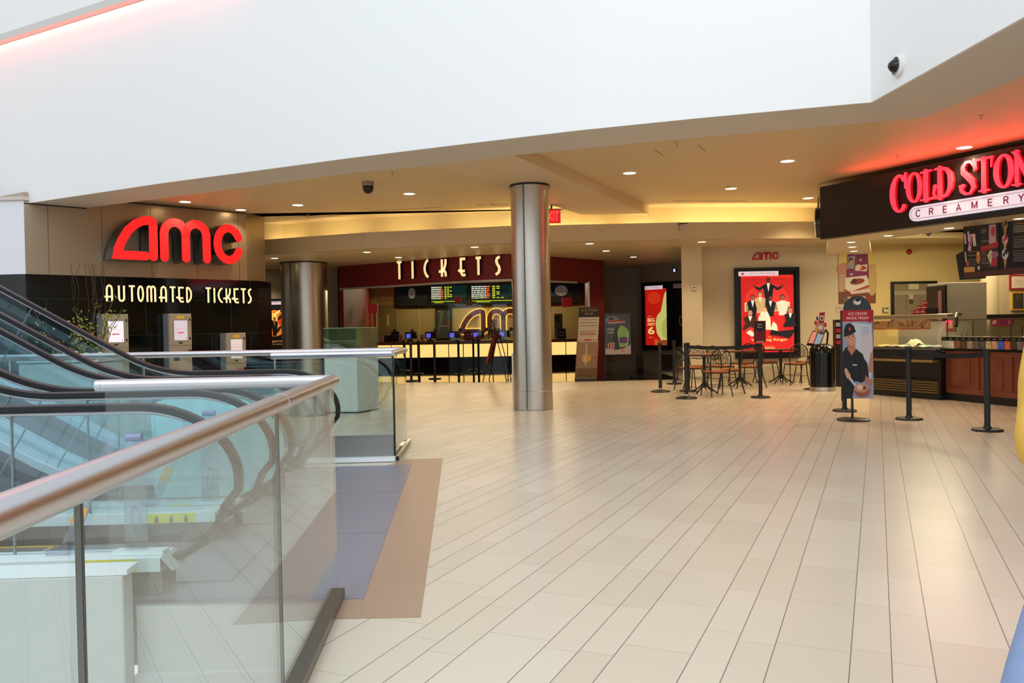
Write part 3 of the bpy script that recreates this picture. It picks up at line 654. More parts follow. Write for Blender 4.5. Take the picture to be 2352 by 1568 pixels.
for off, wd, hh in ((0.0, 0.075, 0.05),): 
    g.slab([a + q * wd / 2, b + q * wd / 2, b - q * wd / 2, a - q * wd / 2], 0.0, hh)
g.slab([a + q * 0.05, b + q * 0.05, b + q * 0.03, a + q * 0.03], -0.06, 0.02); g.build('base_shoe', M_shoe, t, world=True, bevel=0.004)
# second railing round the far well
f1 = Z(905, 1058); f2 = Z(934, 1016); f1 = Vector((f1.x, f1.y, 0)); f2 = Vector((f2.x, f2.y, 0))
t = thing('glass_railing', 'far glass railing behind the escalator landing, grey steel kerb below it', 'railing', f1)
RZ2 = 1.085; e1_ = f1 + PD * 1.2; e2_ = f2 + PD * 9
g = G(); g.tube([(f1.x, f1.y, RZ2), (e1_.x, e1_.y, RZ2)], 0.036, n=20); g.build('handrail', M_rail, t, smooth=True, world=True)
g = G(); g.tube([(f1.x - 0.01, f1.y + 0.03, RZ2), (f2.x, f2.y, RZ2)], 0.033, n=20); g.build('handrail', M_rail, t, smooth=True, world=True)
g = G(); g.tube([(f2.x - 0.02, f2.y, RZ2), (e2_.x, e2_.y, RZ2)], 0.036, n=20); g.build('handrail', M_rail, t, smooth=True, world=True)
for a, b, z0 in ((f1, f1 + PD * 1.45, 0.24), (f1 + RD * 0.02, f2, 0.04)):
    g = G(); pane(g, a, b, z0, RZ2 - 0.02); g.build('glass_panel', M_glass, t, world=True)
for k in range(6):
    g = G(); pane(g, f2 + PD * (0.02 + 1.5 * k), f2 + PD * (1.49 + 1.5 * k), 0.04, RZ2 - 0.02); g.build('glass_panel', M_glass, t, world=True)
    g = G(); p = f2 + PD * (1.505 + 1.5 * k); g.box((p.x, p.y, 0.55), (0.02, 0.02, 1.0)); g.build('post', M_rail, t, world=True)
g = G(); g.box((f1.x + 0.012, f1.y, 0.56), (0.016, 0.03, 1.0)); g.build('corner_post', M_black, t, world=True)
g = G(); n_ = RD * 0.06; g.slab([f1, f1 + PD * 1.9, f1 + PD * 1.9 + n_, f1 + n_], 0.05, 0.26); g.build('kerb_panel', mat('grey_steel_kerb', (150, 150, 146), 0.4, 0.5), t, world=True)
g = G(); g.slab([f1 + Vector((0.02, -0.08, 0)), f1 + PD * 1.9 + Vector((0, -0.08, 0)), f1 + PD * 1.9, f1 + Vector((0.02, 0, 0))], 0.007, 0.05); g.build('kerb_foot', M_alum, t, world=True)
g = G(); q = Vector((RD.y, -RD.x, 0)); g.slab([f1 + q * 0.02, f1 + q * 0.05, f2 + q * 0.05, f2 + q * 0.02], 0.0, 0.045); g.slab([f1 - q * 0.05, f1 - q * 0.02, f2 - q * 0.02, f2 - q * 0.05], 0.0, 0.045); g.build('base_shoe', M_blackg, t, world=True)

# ================= ESCALATORS =================
TAN = math.tan(R(30))
def prof(h, s0, s1, k0=1.93, rad=1.3):
    """level line that bends up 30 degrees; points at height h above the step line, s measured leftwards"""
    kk = k0 - h * 0.268; T = max(0.2, (rad + 0 * h) * math.tan(R(15))); pts = []
    if s0 < kk - T: pts.append((s0, h))
    r_ = T / math.tan(R(15)); cx, cz = kk - T, h + r_
    for i in range(9):
        a = R(-90 + 30 * i / 8); q = (cx + r_ * math.cos(a), cz + r_ * math.sin(a))
        if q[0] >= s0: pts.append(q)
    pts.append((s1, h + (s1 - kk) * TAN)); return pts
SEND = 7.0
YELL = mat('yellow_step_edge', (232, 176, 30), 0.5)
M_step = mat('grey_step_treads', (88, 92, 104), 0.4, 0.5)
M_skirt = mat('dark_grey_skirt', (92, 96, 112), 0.35, 0.6)
M_sticker = None
def escalator(Dn, Df, label):
    """near and far balustrade depths"""
    x0 = -1.43 - 0.055 * (Dn - 4.24)
    org = Vector((x0, Dn + 0.045 * 0, 0)); t = thing('escalator', label, 'escalator', org, math.pi + math.atan(0.045), 'escalators rising to the left')
    Wd = (Df - Dn); # local +x runs left (away from newel), local +y towards the viewer; so far side is y = -Wd
    for y in (0.0, -Wd):
        x1 = 0.055 * Wd if y else 0.0
        sgn = 1 if y == 0 else -1
        hp = prof(0.95, 0.52, SEND)
        low = [(0.62, 0.13), (0.42, 0.15)] + [(0.42 - 0.36 * math.sin(R(a)), 0.52 - 0.37 * math.cos(R(a))) for a in (20, 40, 60, 75)]
        newel = [(0.52 - 0.52 * math.cos(R(a)), 0.56 + 0.39 * math.sin(R(a))) for a in range(-8, 90, 7)]
        path = low + newel + hp
        path = [(p[0] + x1, y, p[1]) for p in path]
        g = G(); sec = [(-0.038, -0.012), (-0.034, 0.012), (-0.02, 0.02), (0.02, 0.02), (0.034, 0.012), (0.038, -0.012), (0.03, -0.02), (-0.03, -0.02)]
        g.tube(path, 0.03, sec=sec, side=(0, 1, 0)); hr_o = g.build('handrail', M_rubber, t, smooth=True, sharp=50)
        g = G(); g.tube([(p[0], p[1], p[2] - 0.028) if i > len(low) + 9 else (p[0] + 0.02, p[1], p[2]) for i, p in enumerate(path)][len(low) + 9:], 0.012, n=6); g.build('guide_rail', M_rail, hr_o, smooth=True)
        # glass panels cut every 1.2 m
        top = prof(0.93, 0.52, SEND); bot = prof(0.2, 0.3, SEND)
        def zat(P, s):
            if s <= P[0][0]: return P[0][1]
            for (a, za), (b, zb) in zip(P, P[1:]):
                if a <= s <= b: return za + (zb - za) * (s - a) / (b - a)
            return P[-1][1]
        cuts = [0.55, 1.15, 2.0, 3.2, 4.4, 5.6, 6.8]
        # newel panel
        nl = [(0.52 - 0.5 * math.cos(R(a)), 0.56 + 0.37 * math.sin(R(a))) for a in range(-60, 91, 10)]
        g = G(); poly = [(0.55, 0.2)] + [q for q in nl if q[1] > 0.2] + [(0.55, 0.93)]
        g.ext([(q[0] + x1, y - 0.006, q[1]) for q in poly], (0, 0.012, 0)); g.build('glass_panel', M_glassg, t)
        for a, b in zip(cuts, cuts[1:]):
            ss = [a + (b - a) * i / 6 for i in range(7)]; g = G()
            lean = 0.13 if a > 1.5 else 0; lean2 = 0.13 if b > 2.5 else 0
            botp = [(s, zat(bot, s)) for s in ss]; topp = [(s + (lean if s > 2.2 else lean * 0.3), 0) for s in ss]
            topp = [(s + 0.36 * (1 if s > 2.6 else max(0, (s - 1.6))), 0) for s in ss] if False else [(s, zat(top, s)) for s in ss]
            sh = 0.40
            for i in range(6):
                q = [botp[i], botp[i + 1], topp[i + 1], topp[i]]
                g.ext([(c[0] + x1, y - 0.006, c[1]) for c in q], (0, 0.012, 0))
            # keep only the outer sheets: drop the inner seams
            keep = [k for k in range(len(g.f)) if not (k % 6 in (3, 5))]
            g2 = G(); g2.v = g.v; g2.f = [g.f[k] for k in keep]; g2.m = [0] * len(keep); g2.c = [g.c[k] for k in keep]
            g2.build('glass_panel', M_glassg, t)
            sl = min(1.0, max(0.0, (b - 1.5) / 0.5)) * R(30); q0 = (b, zat(bot, b)); L_ = 0.3
            while L_ < 1.2 and q0[1] + L_ * math.cos(sl) < zat(top, q0[0] - L_ * math.sin(sl)): L_ += 0.01
            g = G(); q1 = (q0[0] - L_ * math.sin(sl), q0[1] + L_ * math.cos(sl)); g.ext([(q0[0] - .004 + x1, y - 0.008, q0[1]), (q0[0] + .004 + x1, y - 0.008, q0[1]), (q1[0] + .004 + x1, y - 0.008, q1[1]), (q1[0] - .004 + x1, y - 0.008, q1[1])], (0, 0.016, 0)); g.build('joint', mat('grey_glass_joint', (120, 132, 134), 0.4), t)
        # deck: a flat aluminium band under the glass
        dk = prof(0.2, 0.36, SEND); w0 = (y + (0.15 if y == 0 else 0.05)); w1 = (y - (0.05 if y == 0 else 0.15))
        g = G(); P = [(0.36 - 0.0, 0.2)] + dk
        for (a, za), (b, zb) in zip(dk, dk[1:]):
            g.add([(a + x1, w0, za), (b + x1, w0, zb), (b + x1, w1, zb), (a + x1, w1, za), (a + x1, w0, za - 0.07), (b + x1, w0, zb - 0.07), (b + x1, w1, zb - 0.07), (a + x1, w1, za - 0.07)], [(3, 2, 1, 0), (0, 1, 5, 4), (2, 3, 7, 6), (4, 5, 6, 7)])
        g.add([(0.36 + x1, w0, 0.2), (0.36 + x1, w1, 0.2), (0.30 + x1, w1, 0.13), (0.30 + x1, w0, 0.13)], [(0, 1, 2, 3), (3, 2, 1, 0)])
        g.build('deck', M_alum, t)
        # skirt and outer cladding below
        ys = y - 0.06 * sgn
        g = G()
        for (a, za), (b, zb) in zip(dk, dk[1:]):
            g.add([(a + x1, ys, za - 0.06), (b + x1, ys, zb - 0.06), (b + x1, ys, zb - 0.42), (a + x1, ys, max(-0.02, za - 0.42))], [(0, 1, 2, 3), (3, 2, 1, 0)])
        g.build('skirt', M_skirt, t)
        yo = y + 0.13 * sgn
        g = G()
        for (a, za), (b, zb) in zip(dk, dk[1:]):
            g.add([(a + x1, yo, za - 0.07), (b + x1, yo, zb - 0.07), (b + x1, yo, max(-0.02, zb - 1.15)), (a + x1, yo, -0.02)], [(0, 1, 2, 3), (3, 2, 1, 0)])
        g.build('cladding', M_alum if False else mat('grey_truss_cladding', (150, 152, 150), 0.5), t)
        # pictogram stickers on the deck face near the newel
        yf = w0 + 0.002 if sgn == 1 else w0 + 0.002
        g = G(); fr = FR((0.42 + x1, w0 + 0.003, 0.13), (1, 0, 0), (0, 0, 1)); 
        fr.N = Vector((0, 1, 0))
        a = Art(fr, 0.06, 0.002, 0.30, 0.066, g); a.r((240, 232, 40), 0, 0, 1, 1)
        for k in range(3): a.e((60, 60, 50), 0.2 + 0.3 * k, 0.62, 0.03, 0.16); a.r((60, 60, 50), 0.16 + 0.3 * k, 0.15, 0.24 + 0.3 * k, 0.5)
        g.v = [Vector((v.x, v.y, v.z)) for v in g.v]; g.f = [tuple(reversed(f)) for f in g.f]; g.build('warning_sticker', M_print, t)
    if 5.4 < Dn < 6:
        g = G(); poly = [(0.92, 0.22), (0.36, 0.22), (0.10, 0.35)] + [(0.52 - 0.47 * math.cos(R(a)), 0.56 + 0.34 * math.sin(R(a))) for a in range(-10, 90, 10)] + [(0.80, 0.90), (0.90, 0.86), (0.93, 0.78)]
        g.ext([(q[0], 0.008, q[1]) for q in poly], (0, 0.002, 0)); g.build('frosted_film', mat('pale_teal_film', (160, 212, 216), 0.6, noise=0.1, nscale=14), t)
    # comb plate and steps
    g = G(); g.box((0.72, -Wd / 2, 0.012), (1.3, Wd - 0.12, 0.012)); g.build('comb_plate', M_plate, t)
    g = G(); n = 0
    for k in range(13):
        s_a = 1.37 + 0.4 * k; rise = [0, 0.0, 0.02, 0.12, 0.3][k] if k < 5 else 0.3 + 0.231 * (k - 4)
        prev = 0.0 if k == 0 else ([0, 0.0, 0.02, 0.12, 0.3][k - 1] if k < 6 else 0.3 + 0.231 * (k - 5))
        o = G(); z = 0.02 + rise
        o.box((s_a + 0.2, -Wd / 2, z - 0.02), (0.395, Wd - 0.14, 0.03), m=0)
        for j in range(0, 14): o.box((s_a + 0.2, -0.1 - (Wd - 0.2) * j / 13, z - 0.002), (0.39, 0.012, 0.008), m=0)
        if rise - prev > 0.01: o.box((s_a, -Wd / 2, z - (rise - prev) / 2 - 0.02), (0.015, Wd - 0.14, rise - prev + 0.01), m=0)
        o.box((s_a + 0.012, -Wd / 2, z + 0.003), (0.025, Wd - 0.14, 0.008), m=1); 
        for yy in (-0.09, -Wd + 0.09): o.box((s_a + 0.2, yy, z + 0.003), (0.39, 0.03, 0.008), m=1); o.box((s_a - 0.006, yy, z - max(rise - prev, 0.02) / 2), (0.012, 0.03, max(rise - prev, 0.02)), m=1)
        o.build('step', [M_step, YELL], t)
    g = G()   # underside
    dk = prof(-0.25, 0.9, SEND)
    for (a, za), (b, zb) in zip(dk, dk[1:]):
        if zb < 0.02: continue
        g.add([(a, 0.12, max(za - 0.6, -0.02)), (b, 0.12, max(zb - 0.6, -0.02)), (b, -Wd - 0.12, max(zb - 0.6, -0.02)), (a, -Wd - 0.12, max(za - 0.6, -0.02))], [(0, 1, 2, 3), (3, 2, 1, 0)])
    g.build('soffit', mat('truss_soffit', (170, 172, 172), 0.5), t)
    return t
escalator(4.30, 5.25, 'nearest of the three escalators, rising to the left behind the foreground railing')
escalator(5.60, 6.60, 'middle one of the three escalators rising to the left')
escalator(6.95, 7.92, 'farthest of the three escalators, its handrail climbing in front of the ticket kiosks')
# side box of the near escalator hanging over the well
g = G(); bx = Z(298, 1310, 0.19); bq = c1 + PD * 0.98
t = thing('escalator_side_box', 'cream clad box beside the near escalator, dropping into the well at the lower left', 'cladding box', (bx.x, bx.y, -4.2))
g = G(); p0 = Vector((bx.x, c1.y - 0.2, 0)); g.slab([p0, p0 + PD * 8, p0 + PD * 8 + RD * 0.12, p0 + RD * 0.12], -4.2, 0.19); g.build('cladding', M_clad, t, world=True, bevel=0.01)
g = G(); g.slab([p0 + RD * 0.0 + PD * -0.02, p0 + PD * 8, p0 + PD * 8 + RD * 0.14, p0 + RD * 0.14 + PD * -0.02], 0.19, 0.215); g.build('cap', M_alum, t, world=True)
# clear acrylic guards between the escalators
M_acr = glassmat('clear_acrylic', (225, 232, 240), 0.10)
def guard(px, D, label):
    p = Dp(px, 900, D); t = thing('acrylic_guard', label, 'acrylic guard', (p.x, D, 0.2), 0, 'clear acrylic climb guards')
    g = G(); g.box((0, 0, 0.29), (0.115, 0.012, 0.58)); g.build('upright_plate', M_acr, t)
    g = G(); g.cyl((-0.03, -0.02, 0.6), (0.05, -0.02, 0.6), 0.02, n=16); g.build('top_clamp', mat('violet_clamp', (130, 135, 180), 0.2, spec=0.8), t, smooth=True)
    g = G(); g.box((0.02, 0, 0.012), (0.26, 0.08, 0.02)); g.build('foot', M_alum, t)
    g = G(); fr = FR((-0.057, -0.008, 0), (1, 0, 0), (0, 0, 1)); g.stroke(ell(0.057, 0.17, 0.022, 0.075, 24), 0.006, fr, 0.004, closed=True); g.build('slot', M_acr, t)
    g = G(); fr = FR((-0.46, 0, 0), (1, 0, 0), (0, 0, 1)); g.stroke([(0.0, 0.0), (0.10, 0.03), (0.36, 0.6)], 0.06, fr, 0.012, cap=False); g.build('slanted_plate', M_acr, t)
    g = G(); g.stroke([(0.155, 0.16), (0.2, 0.25)], 0.058, fr, 0.004, cap=False, n0=0.014); g.build('orange_label', mat('orange_label', (226, 160, 70), 0.5), t)
guard(305, 4.22, 'clear acrylic guard with a slot hole standing on the deck of the near escalator')
guard(478, 5.42, 'clear acrylic guard on the deck between the near and middle escalators')
# pale teal round-ended partition of the middle landing
p = Dp(505, 900, 9.0)

# ================= TICKET KIOSKS =================
M_kiosk = mat('beige_kiosk_metal', (168, 158, 138), 0.45, 0.2); M_kside = mat('grey_kiosk_side', (146, 150, 156), 0.4, 0.3)
def kiosk(xl, xr_, ytop, label, tagc=True, out=0.26, screen=(238, 232, 245)):
    fr = FBk.shifted(n=out); u0, z1 = fr.uv(xl, ytop); u1, _ = fr.uv(xr_, ytop); w_ = u1 - u0
    t = thing('ticket_kiosk', label, 'ticket kiosk', fr.pt((u0 + u1) / 2, 0), 0, 'automated ticket kiosks on the black wall')
    def bx(g, ua, ub, va, vb, na, nb, m=None): 
        g.ext([fr.pt(ua, va, na), fr.pt(ub, va, na), fr.pt(ub, vb, na), fr.pt(ua, vb, na)], fr.N * (nb - na), m)
    g = G(); bx(g, u0, u1, 0, z1, -out + 0.02, 0); g.build('body', M_kiosk, t, world=True, bevel=0.008)
    g = G(); bx(g, u0 - 0.004, u0 + 0.02, 0, z1, -out + 0.02, 0.004); g.build('side_strip', M_kside, t, world=True)
    zs = z1 - 0.6
    o = G(); bx(o, u0 + 0.02, u1 - 0.005, zs, z1 - 0.01, 0, 0.015); door = o.build('door', M_kiosk, t, world=True, bevel=0.004)
    a = u0 + w_ * 0.22; b = u0 + w_ * 0.80
    g = G(); bx(g, a - 0.012, b + 0.012, z1 - 0.52, z1 - 0.12, 0.012, 0.02); g.build('screen_frame', M_kside, t, world=True)
    ar = Art(fr, a, z1 - 0.51, b - a, 0.38, n0=0.022); ar.r(screen, 0, 0, 1, 1); ar.r((200, 40, 60), 0.25, 0.36, 0.72, 0.41); ar.t((235, 120, 140), 'WELCOME TO AMC', 0.5, 0.56, 0.05, w=0.8); ar.e((220, 60, 80), 0.88, 0.1, 0.04, 0.03); ar.g.build('screen', printmat('kiosk_screen', 0.55), t, world=True)
    g = G(); bx(g, u0 + w_ * 0.42, u0 + w_ * 0.58, zs + 0.03, zs + 0.055, 0.014, 0.02); bx(g, u0 + w_ * 0.2, u0 + w_ * 0.45, zs - 0.3, zs - 0.17, 0, 0.004); g.build('slot', M_black, t, world=True)
    for v in (z1 - 0.14, z1 - 0.5): g = G(); bx(g, u1 - 0.05, u1 - 0.03, v, v + 0.05, 0.014, 0.024); g.build('latch', M_black, t, world=True)
    ar = Art(fr, u0 + w_ * 0.6, zs - 0.22, w_ * 0.14, 0.1, n0=0.003); ar.r((200, 40, 30), 0, 0, 1, 1); ar.r((240, 200, 190), 0.15, 0.4, 0.85, 0.6); ar.g.build('card_label', M_print, t, world=True)
    g = G(); bx(g, u0 + w_ * 0.85, u0 + w_ * 0.97, zs - 0.2, zs - 0.1, 0, 0.05); bx(g, u0 + w_ * 0.75, u0 + w_ * 0.86, zs - 0.2, zs - 0.17, 0, 0.06); g.build('card_reader', M_black, t, world=True)
    if tagc:
        ar = Art(fr, a + 0.06, z1 - 0.095, b - a - 0.12, 0.05, n0=0.017); ar.r((245, 205, 50), 0, 0, 1, 1); ar.t((150, 110, 20), 'TICKETS', 0.5, 0.3, 0.4, w=0.7); ar.g.build('yellow_tag', M_print, t, world=True)
kiosk(233, 294, 721, 'beige ticket kiosk with a white screen, left one behind the leafy plant', False)
kiosk(386, 439, 720, 'tall beige ticket kiosk with a yellow tag in the middle of the black wall', screen=(196, 192, 205))
kiosk(518, 564, 764.5, 'low beige ticket kiosk, shortest, at the right end of the black wall', screen=(205, 196, 200))

# ================= PLANTER, SHOWCASE =================
pq = Dp(165, 820, 11.3)
t = thing('planter_box', 'cream planter box behind the escalators below the leafy plant', 'planter', (pq.x, 11.3, 0))
g = G(); g.box((0, 0.0, 0.48), (1.05, 0.7, 0.96)); g.box((0, 0, 0.985), (1.09, 0.74, 0.03)); g.build('box', M_clad, t, bevel=0.01); g = G(); g.box((0, 0, 1.0), (0.97, 0.62, 0.02)); g.build('soil', mat('soil', (50, 38, 26), 0.9), t)
g = G(); g.box((0, -0.352, 0.62), (1.04, 0.01, 0.03)); g.build('band', M_skirt, t)
random.seed(5)
t = thing('leafy_plant', 'loose yellow-green leafy plant with white flowers and bare twigs, left of the kiosks', 'plant', (pq.x + 0.18, 11.3, 0.98))
stems = G(); lv = G(); fl_ = G(); tw = G()
for k in range(17):
    a = random.uniform(0, 6.28); L = random.uniform(0.3, 0.85); sp = random.uniform(0.15, 0.55); p = Vector((random.uniform(-0.2, 0.3), random.uniform(-0.12, 0.12), 0)); pts = [p.copy()]
    for i in range(6):
        p = p + Vector((math.cos(a) * sp * 0.17, math.sin(a) * sp * 0.1, L / 6)) + Vector((random.uniform(-.02, .02), random.uniform(-.02, .02), 0)); pts.append(p.copy())
    stems.tube(pts, 0.005, n=5)
    for i in range(1, 7):
        for j in range(4):
            c = pts[i] + Vector((random.gauss(0, .05), random.gauss(0, .05), random.gauss(0, .03))); u = Vector((random.gauss(0, 1), random.gauss(0, 1), random.gauss(0, 1))).normalized(); v = u.orthogonal().normalized(); s_ = random.uniform(0.016, 0.03)
            col = random.choice([(158, 158, 50), (130, 145, 50), (184, 178, 70), (98, 120, 50)])
            lv.add([c - u * s_, c + v * s_ * 0.5, c + u * s_, c - v * s_ * 0.5], [(0, 1, 2, 3)], col=None, c=col) if False else lv.add([c - u * s_, c + v * s_ * 0.5, c + u * s_, c - v * s_ * 0.5], [(0, 1, 2, 3)], None, col)
for k in range(9):
    a = random.uniform(0, 6.28); p = Vector((random.uniform(-0.1, 0.3), 0, 0.3)); pts = [p.copy()]
    for i in range(6): p = p + Vector((random.uniform(-.05, .06), random.uniform(-.03, .03), 0.17)); pts.append(p.copy())
    tw.tube(pts, 0.003, n=4)
for k in range(16):
    c = Vector((random.uniform(-0.35, 0.4), -0.28 + random.uniform(-.06, .06), random.uniform(-0.02, 0.14))); fl_.lathe([(0, -0.02), (0.03, -0.01), (0.04, 0.01), (0.02, 0.03), (0, 0.032)], c, n=8)
stems.build('stems', mat('plant_stem', (90, 80, 40), 0.7), t); lv.build('foliage', printmat('leaf_surface', 0, 0.5), t); tw.build('bare_twigs', mat('twig', (74, 50, 38), 0.8), t); fl_.build('white_flowers', mat('white_petals', (225, 228, 215), 0.6), t)
# pedestal with a glass display case
D0 = 13.25; xa = XD(740, D0); xb_ = XD(811, D0 - 0.25); xc = XD(863, D0 + 0.35)
base = Vector((XD(805, D0 + 0.3), D0 + 0.3, 0))
t = thing('display_pedestal', 'white pedestal cabinet standing behind the far railing', 'pedestal', base)
P0, P1, P2 = Vector((xa, D0 + 0.1)), Vector((xb_, D0)), Vector((xc, D0 + 0.55)); P3 = P0 + (P2 - P1)
g = G(); g.slab([P0, P1, P2, P3], 0.02, 1.0); g.build('cabinet', mat('white_laminate', (205, 208, 204), 0.35), t, world=True, bevel=0.006)
g = G(); cpt = (P0 + P2) / 2; ins = lambda p, k: cpt + (p - cpt) * k; g.slab([ins(p, 0.97) for p in (P0, P1, P2, P3)], 0.0, 0.02); g.build('plinth', M_black, t, world=True)
t = thing('glass_display_case', 'greenish glass display case on top of the white pedestal', 'display case', (cpt.x, cpt.y, 1.0))
g = G(); Mg = glassmat('case_glass', (222, 238, 228), 0.06)
Q = [P0, P1, P2, P3]
for i in range(4):
    gg = G(); pane(gg, Q[i], Q[(i + 1) % 4], 1.0, 1.37, 0.008); gg.build('glass_panel', Mg, t, world=True)
gg = G(); m1, m2 = (P0 + P1) / 2, (P2 + P3) / 2; pane(gg, m1, m2, 1.0, 1.37, 0.008); gg.build('glass_divider', Mg, t, world=True)
gg = G()
for i in range(4): gg.tube([(*Q[i].xy, 1.37), (*Q[(i + 1) % 4].xy, 1.37)], 0.005, n=6)
gg.build('top_edge', mat('glass_green_edge', (140, 190, 165), 0.3), t, world=True)
for px, sz, col, lb in ((772, (0.12, 0.1, 0.05), (235, 190, 195), 'pink folded card'), (795, (0.09, 0.1, 0.04), (200, 225, 190), 'pale green folded card'), (822, (0.14, 0.08, 0.035), (225, 228, 220), 'white card stack'), (835, (0.05, 0.08, 0.08), (205, 40, 35), 'small red box')):
    p = Dp(px, 795, D0 + 0.35); g = G(); g.box((p.x, p.y, 1.003 + sz[2] / 2), sz, rz=0.2); tag(g.build('display_item', mat('item_' + lb.replace(' ', '_'), col, 0.5)), lb + ' lying in the glass display case', 'display card', 'items in the glass display case')
# ================= POSTERS =================
M_frame = mat('black_poster_frame', (20, 22, 30), 0.3)
def fig(a, x, y, h, suit=(24, 26, 34), skin=(150, 96, 66), hair=(26, 18, 14), shirt=(235, 228, 205), w=0.10, sit=False, arms=False):
    """generic figure in flat shapes"""
    if not sit: a.p(suit, [(x - w * .42, y), (x - w * .5, y + h * .55), (x + w * .5, y + h * .55), (x + w * .42, y)])
    else: a.p(suit, [(x - w * .9, y), (x - w * .6, y + h * .34), (x + w * .6, y + h * .34), (x + w * .9, y + .0)])
    a.p(suit, [(x - w * .5, y + h * .3), (x - w * .75, y + h * .74), (x - w * .2, y + h * .84), (x + w * .2, y + h * .84), (x + w * .75, y + h * .74), (x + w * .5, y + h * .3)])
    a.p(shirt, [(x - w * .22, y + h * .83), (x, y + h * .5), (x + w * .22, y + h * .83)])
    hx_ = w * .27; hy_ = hx_ * a.w / a.h * 1.25; yc = y + h * .84 + hy_ * .95; a.e(hair, x, yc + hy_ * .22, hx_ * 1.1, hy_); a.e(skin, x, yc, hx_ * .92, hy_ * .92)
    a.r((30, 20, 20), x - w * .13, yc + hy_ * .1, x - w * .05, yc + hy_ * .25); a.r((30, 20, 20), x + w * .05, yc + hy_ * .1, x + w * .13, yc + hy_ * .25); a.r((120, 40, 34), x - w * .07, yc - hy_ * .5, x + w * .07, yc - hy_ * .38)
    if arms:
        for sx in (-1, 1):
            a.line(suit, [(x + sx * w * .6, y + h * .72), (x + sx * w * 1.2, y + h * .6), (x + sx * w * 1.75, y + h * .68)], 0.045); a.e(skin, x + sx * w * 1.9, y + h * .72, .02, .014)
def lightbox(name, label, cat, fr, u0, u1, v0, v1, paint, emis, frame=0.07, depth=0.09, bg=None):
    t = thing(name, label, cat, fr.pt((u0 + u1) / 2, v0))
    g = G()
    for a, b, c, d in ((u0, u0 + frame, v0, v1), (u1 - frame, u1, v0, v1), (u0 + frame, u1 - frame, v0, v0 + frame), (u0 + frame, u1 - frame, v1 - frame, v1)):
        g.ext([fr.pt(a, c, 0.002), fr.pt(b, c, 0.002), fr.pt(b, d, 0.002), fr.pt(a, d, 0.002)], fr.N * depth)
    g.build('frame', M_frame, t, world=True)
    g = G(); g.ext([fr.pt(u0 + frame, v0 + frame, 0.002), fr.pt(u1 - frame, v0 + frame, 0.002), fr.pt(u1 - frame, v1 - frame, 0.002), fr.pt(u0 + frame, v1 - frame, 0.002)], fr.N * (depth * 0.4)); g.build('backing', M_black, t, world=True)
    a = Art(fr, u0 + frame, v0 + frame, u1 - u0 - 2 * frame, v1 - v0 - 2 * frame, n0=depth * 0.4 + 0.004); paint(a); a.g.build('poster', emis, t, world=True)
    return t
def strap(a, txt='now showing', x1=0.70, y0=0.945, y1=1.0):
    a.r((216, 205, 212), 0.0, y0, x1, y1); a.e((205, 50, 70), 0.075, (y0 + y1) / 2, 0.028, 0.014); a.t((190, 40, 80), txt, 0.42, y0 + (y1 - y0) * .28, (y1 - y0) * .5, w=0.45)
FC = Frame((XD(1606, YW), YW), (XD(1935, YW), YW))
def p_wedding(a):
    a.r((206, 34, 34), 0.05, 0.03, 0.97, 0.955); a.e((226, 52, 46), 0.5, 0.66, 0.38, 0.2)
    a.t((90, 16, 14), "HE'S THE BEST MAN", 0.3, 0.895, 0.012, w=0.2); a.t((90, 16, 14), 'MONEY CAN BUY', 0.72, 0.895, 0.012, w=0.2)
    fig(a, 0.53, 0.60, 0.31, w=0.13, skin=(86, 50, 32), arms=True)
    a.r((216, 200, 160), 0.11, 0.52, 0.9, 0.63); a.r((168, 140, 100), 0.13, 0.53, 0.88, 0.62)
    fig(a, 0.25, 0.44, 0.26, w=0.13); fig(a, 0.38, 0.50, 0.23, suit=(206, 168, 110), w=0.13, skin=(214, 160, 120)); fig(a, 0.56, 0.46, 0.22, w=0.13, skin=(110, 66, 44)); fig(a, 0.77, 0.47, 0.21, suit=(225, 218, 190), w=0.15)
    fig(a, 0.20, 0.30, 0.20, suit=(60, 36, 28), w=0.16, sit=True, skin=(200, 140, 105)); fig(a, 0.90, 0.33, 0.20, w=0.14, sit=True, skin=(190, 140, 100))
    a.p((238, 226, 190), [(0.36, 0.30), (0.34, 0.44), (0.40, 0.52), (0.50, 0.52), (0.55, 0.44), (0.56, 0.30)]); a.e((206, 150, 90), 0.45, 0.54, 0.045, 0.03); a.e((225, 180, 145), 0.45, 0.535, 0.03, 0.022)
    a.p((235, 222, 185), [(0.55, 0.30), (0.60, 0.40), (0.66, 0.36), (0.68, 0.28), (0.6, 0.26)])
    a.p((26, 24, 30), [(0.54, 0.24), (0.56, 0.30), (0.70, 0.28), (0.98, 0.30), (0.95, 0.25), (0.88, 0.19), (0.72, 0.22)]); a.p((205, 60, 50), [(0.1, 0.3), (0.2, 0.34), (0.34, 0.29), (0.3, 0.22)]); a.p((232, 220, 190), [(0.12, 0.27), (0.2, 0.3), (0.3, 0.24), (0.22, 0.22)])
    a.p((120, 14, 18), [(0.03, 0.03), (0.05, 0.12), (0.97, 0.12), (0.97, 0.03)]) if False else None
    a.t((250, 214, 120), 'Wedding Ringer', 0.53, 0.155, 0.042, w=0.64, bold=0.012); a.t((250, 214, 120), 'THE', 0.53, 0.205, 0.012, w=0.06)
    a.t((235, 150, 90), 'KEVIN HART   JOSH GAD', 0.72, 0.93, 0.012, w=0.4)
    a.r((230, 120, 60), 0.2, 0.075, 0.4, 0.082); a.r((230, 150, 110), 0.43, 0.072, 0.62, 0.09); a.r((230, 120, 60), 0.43, 0.1, 0.6, 0.106)
    strap(a)
u0, v1 = FC.uv(1685, 616); u1, _ = FC.uv(1833, 614); _, v0 = FC.uv(1690, 824)
lightbox('movie_poster_case', 'large black framed lit red film poster with tuxedoed figures on the cream wall', 'poster', FC, u0, u1, v0, v1, p_wedding, M_lit, frame=0.085)
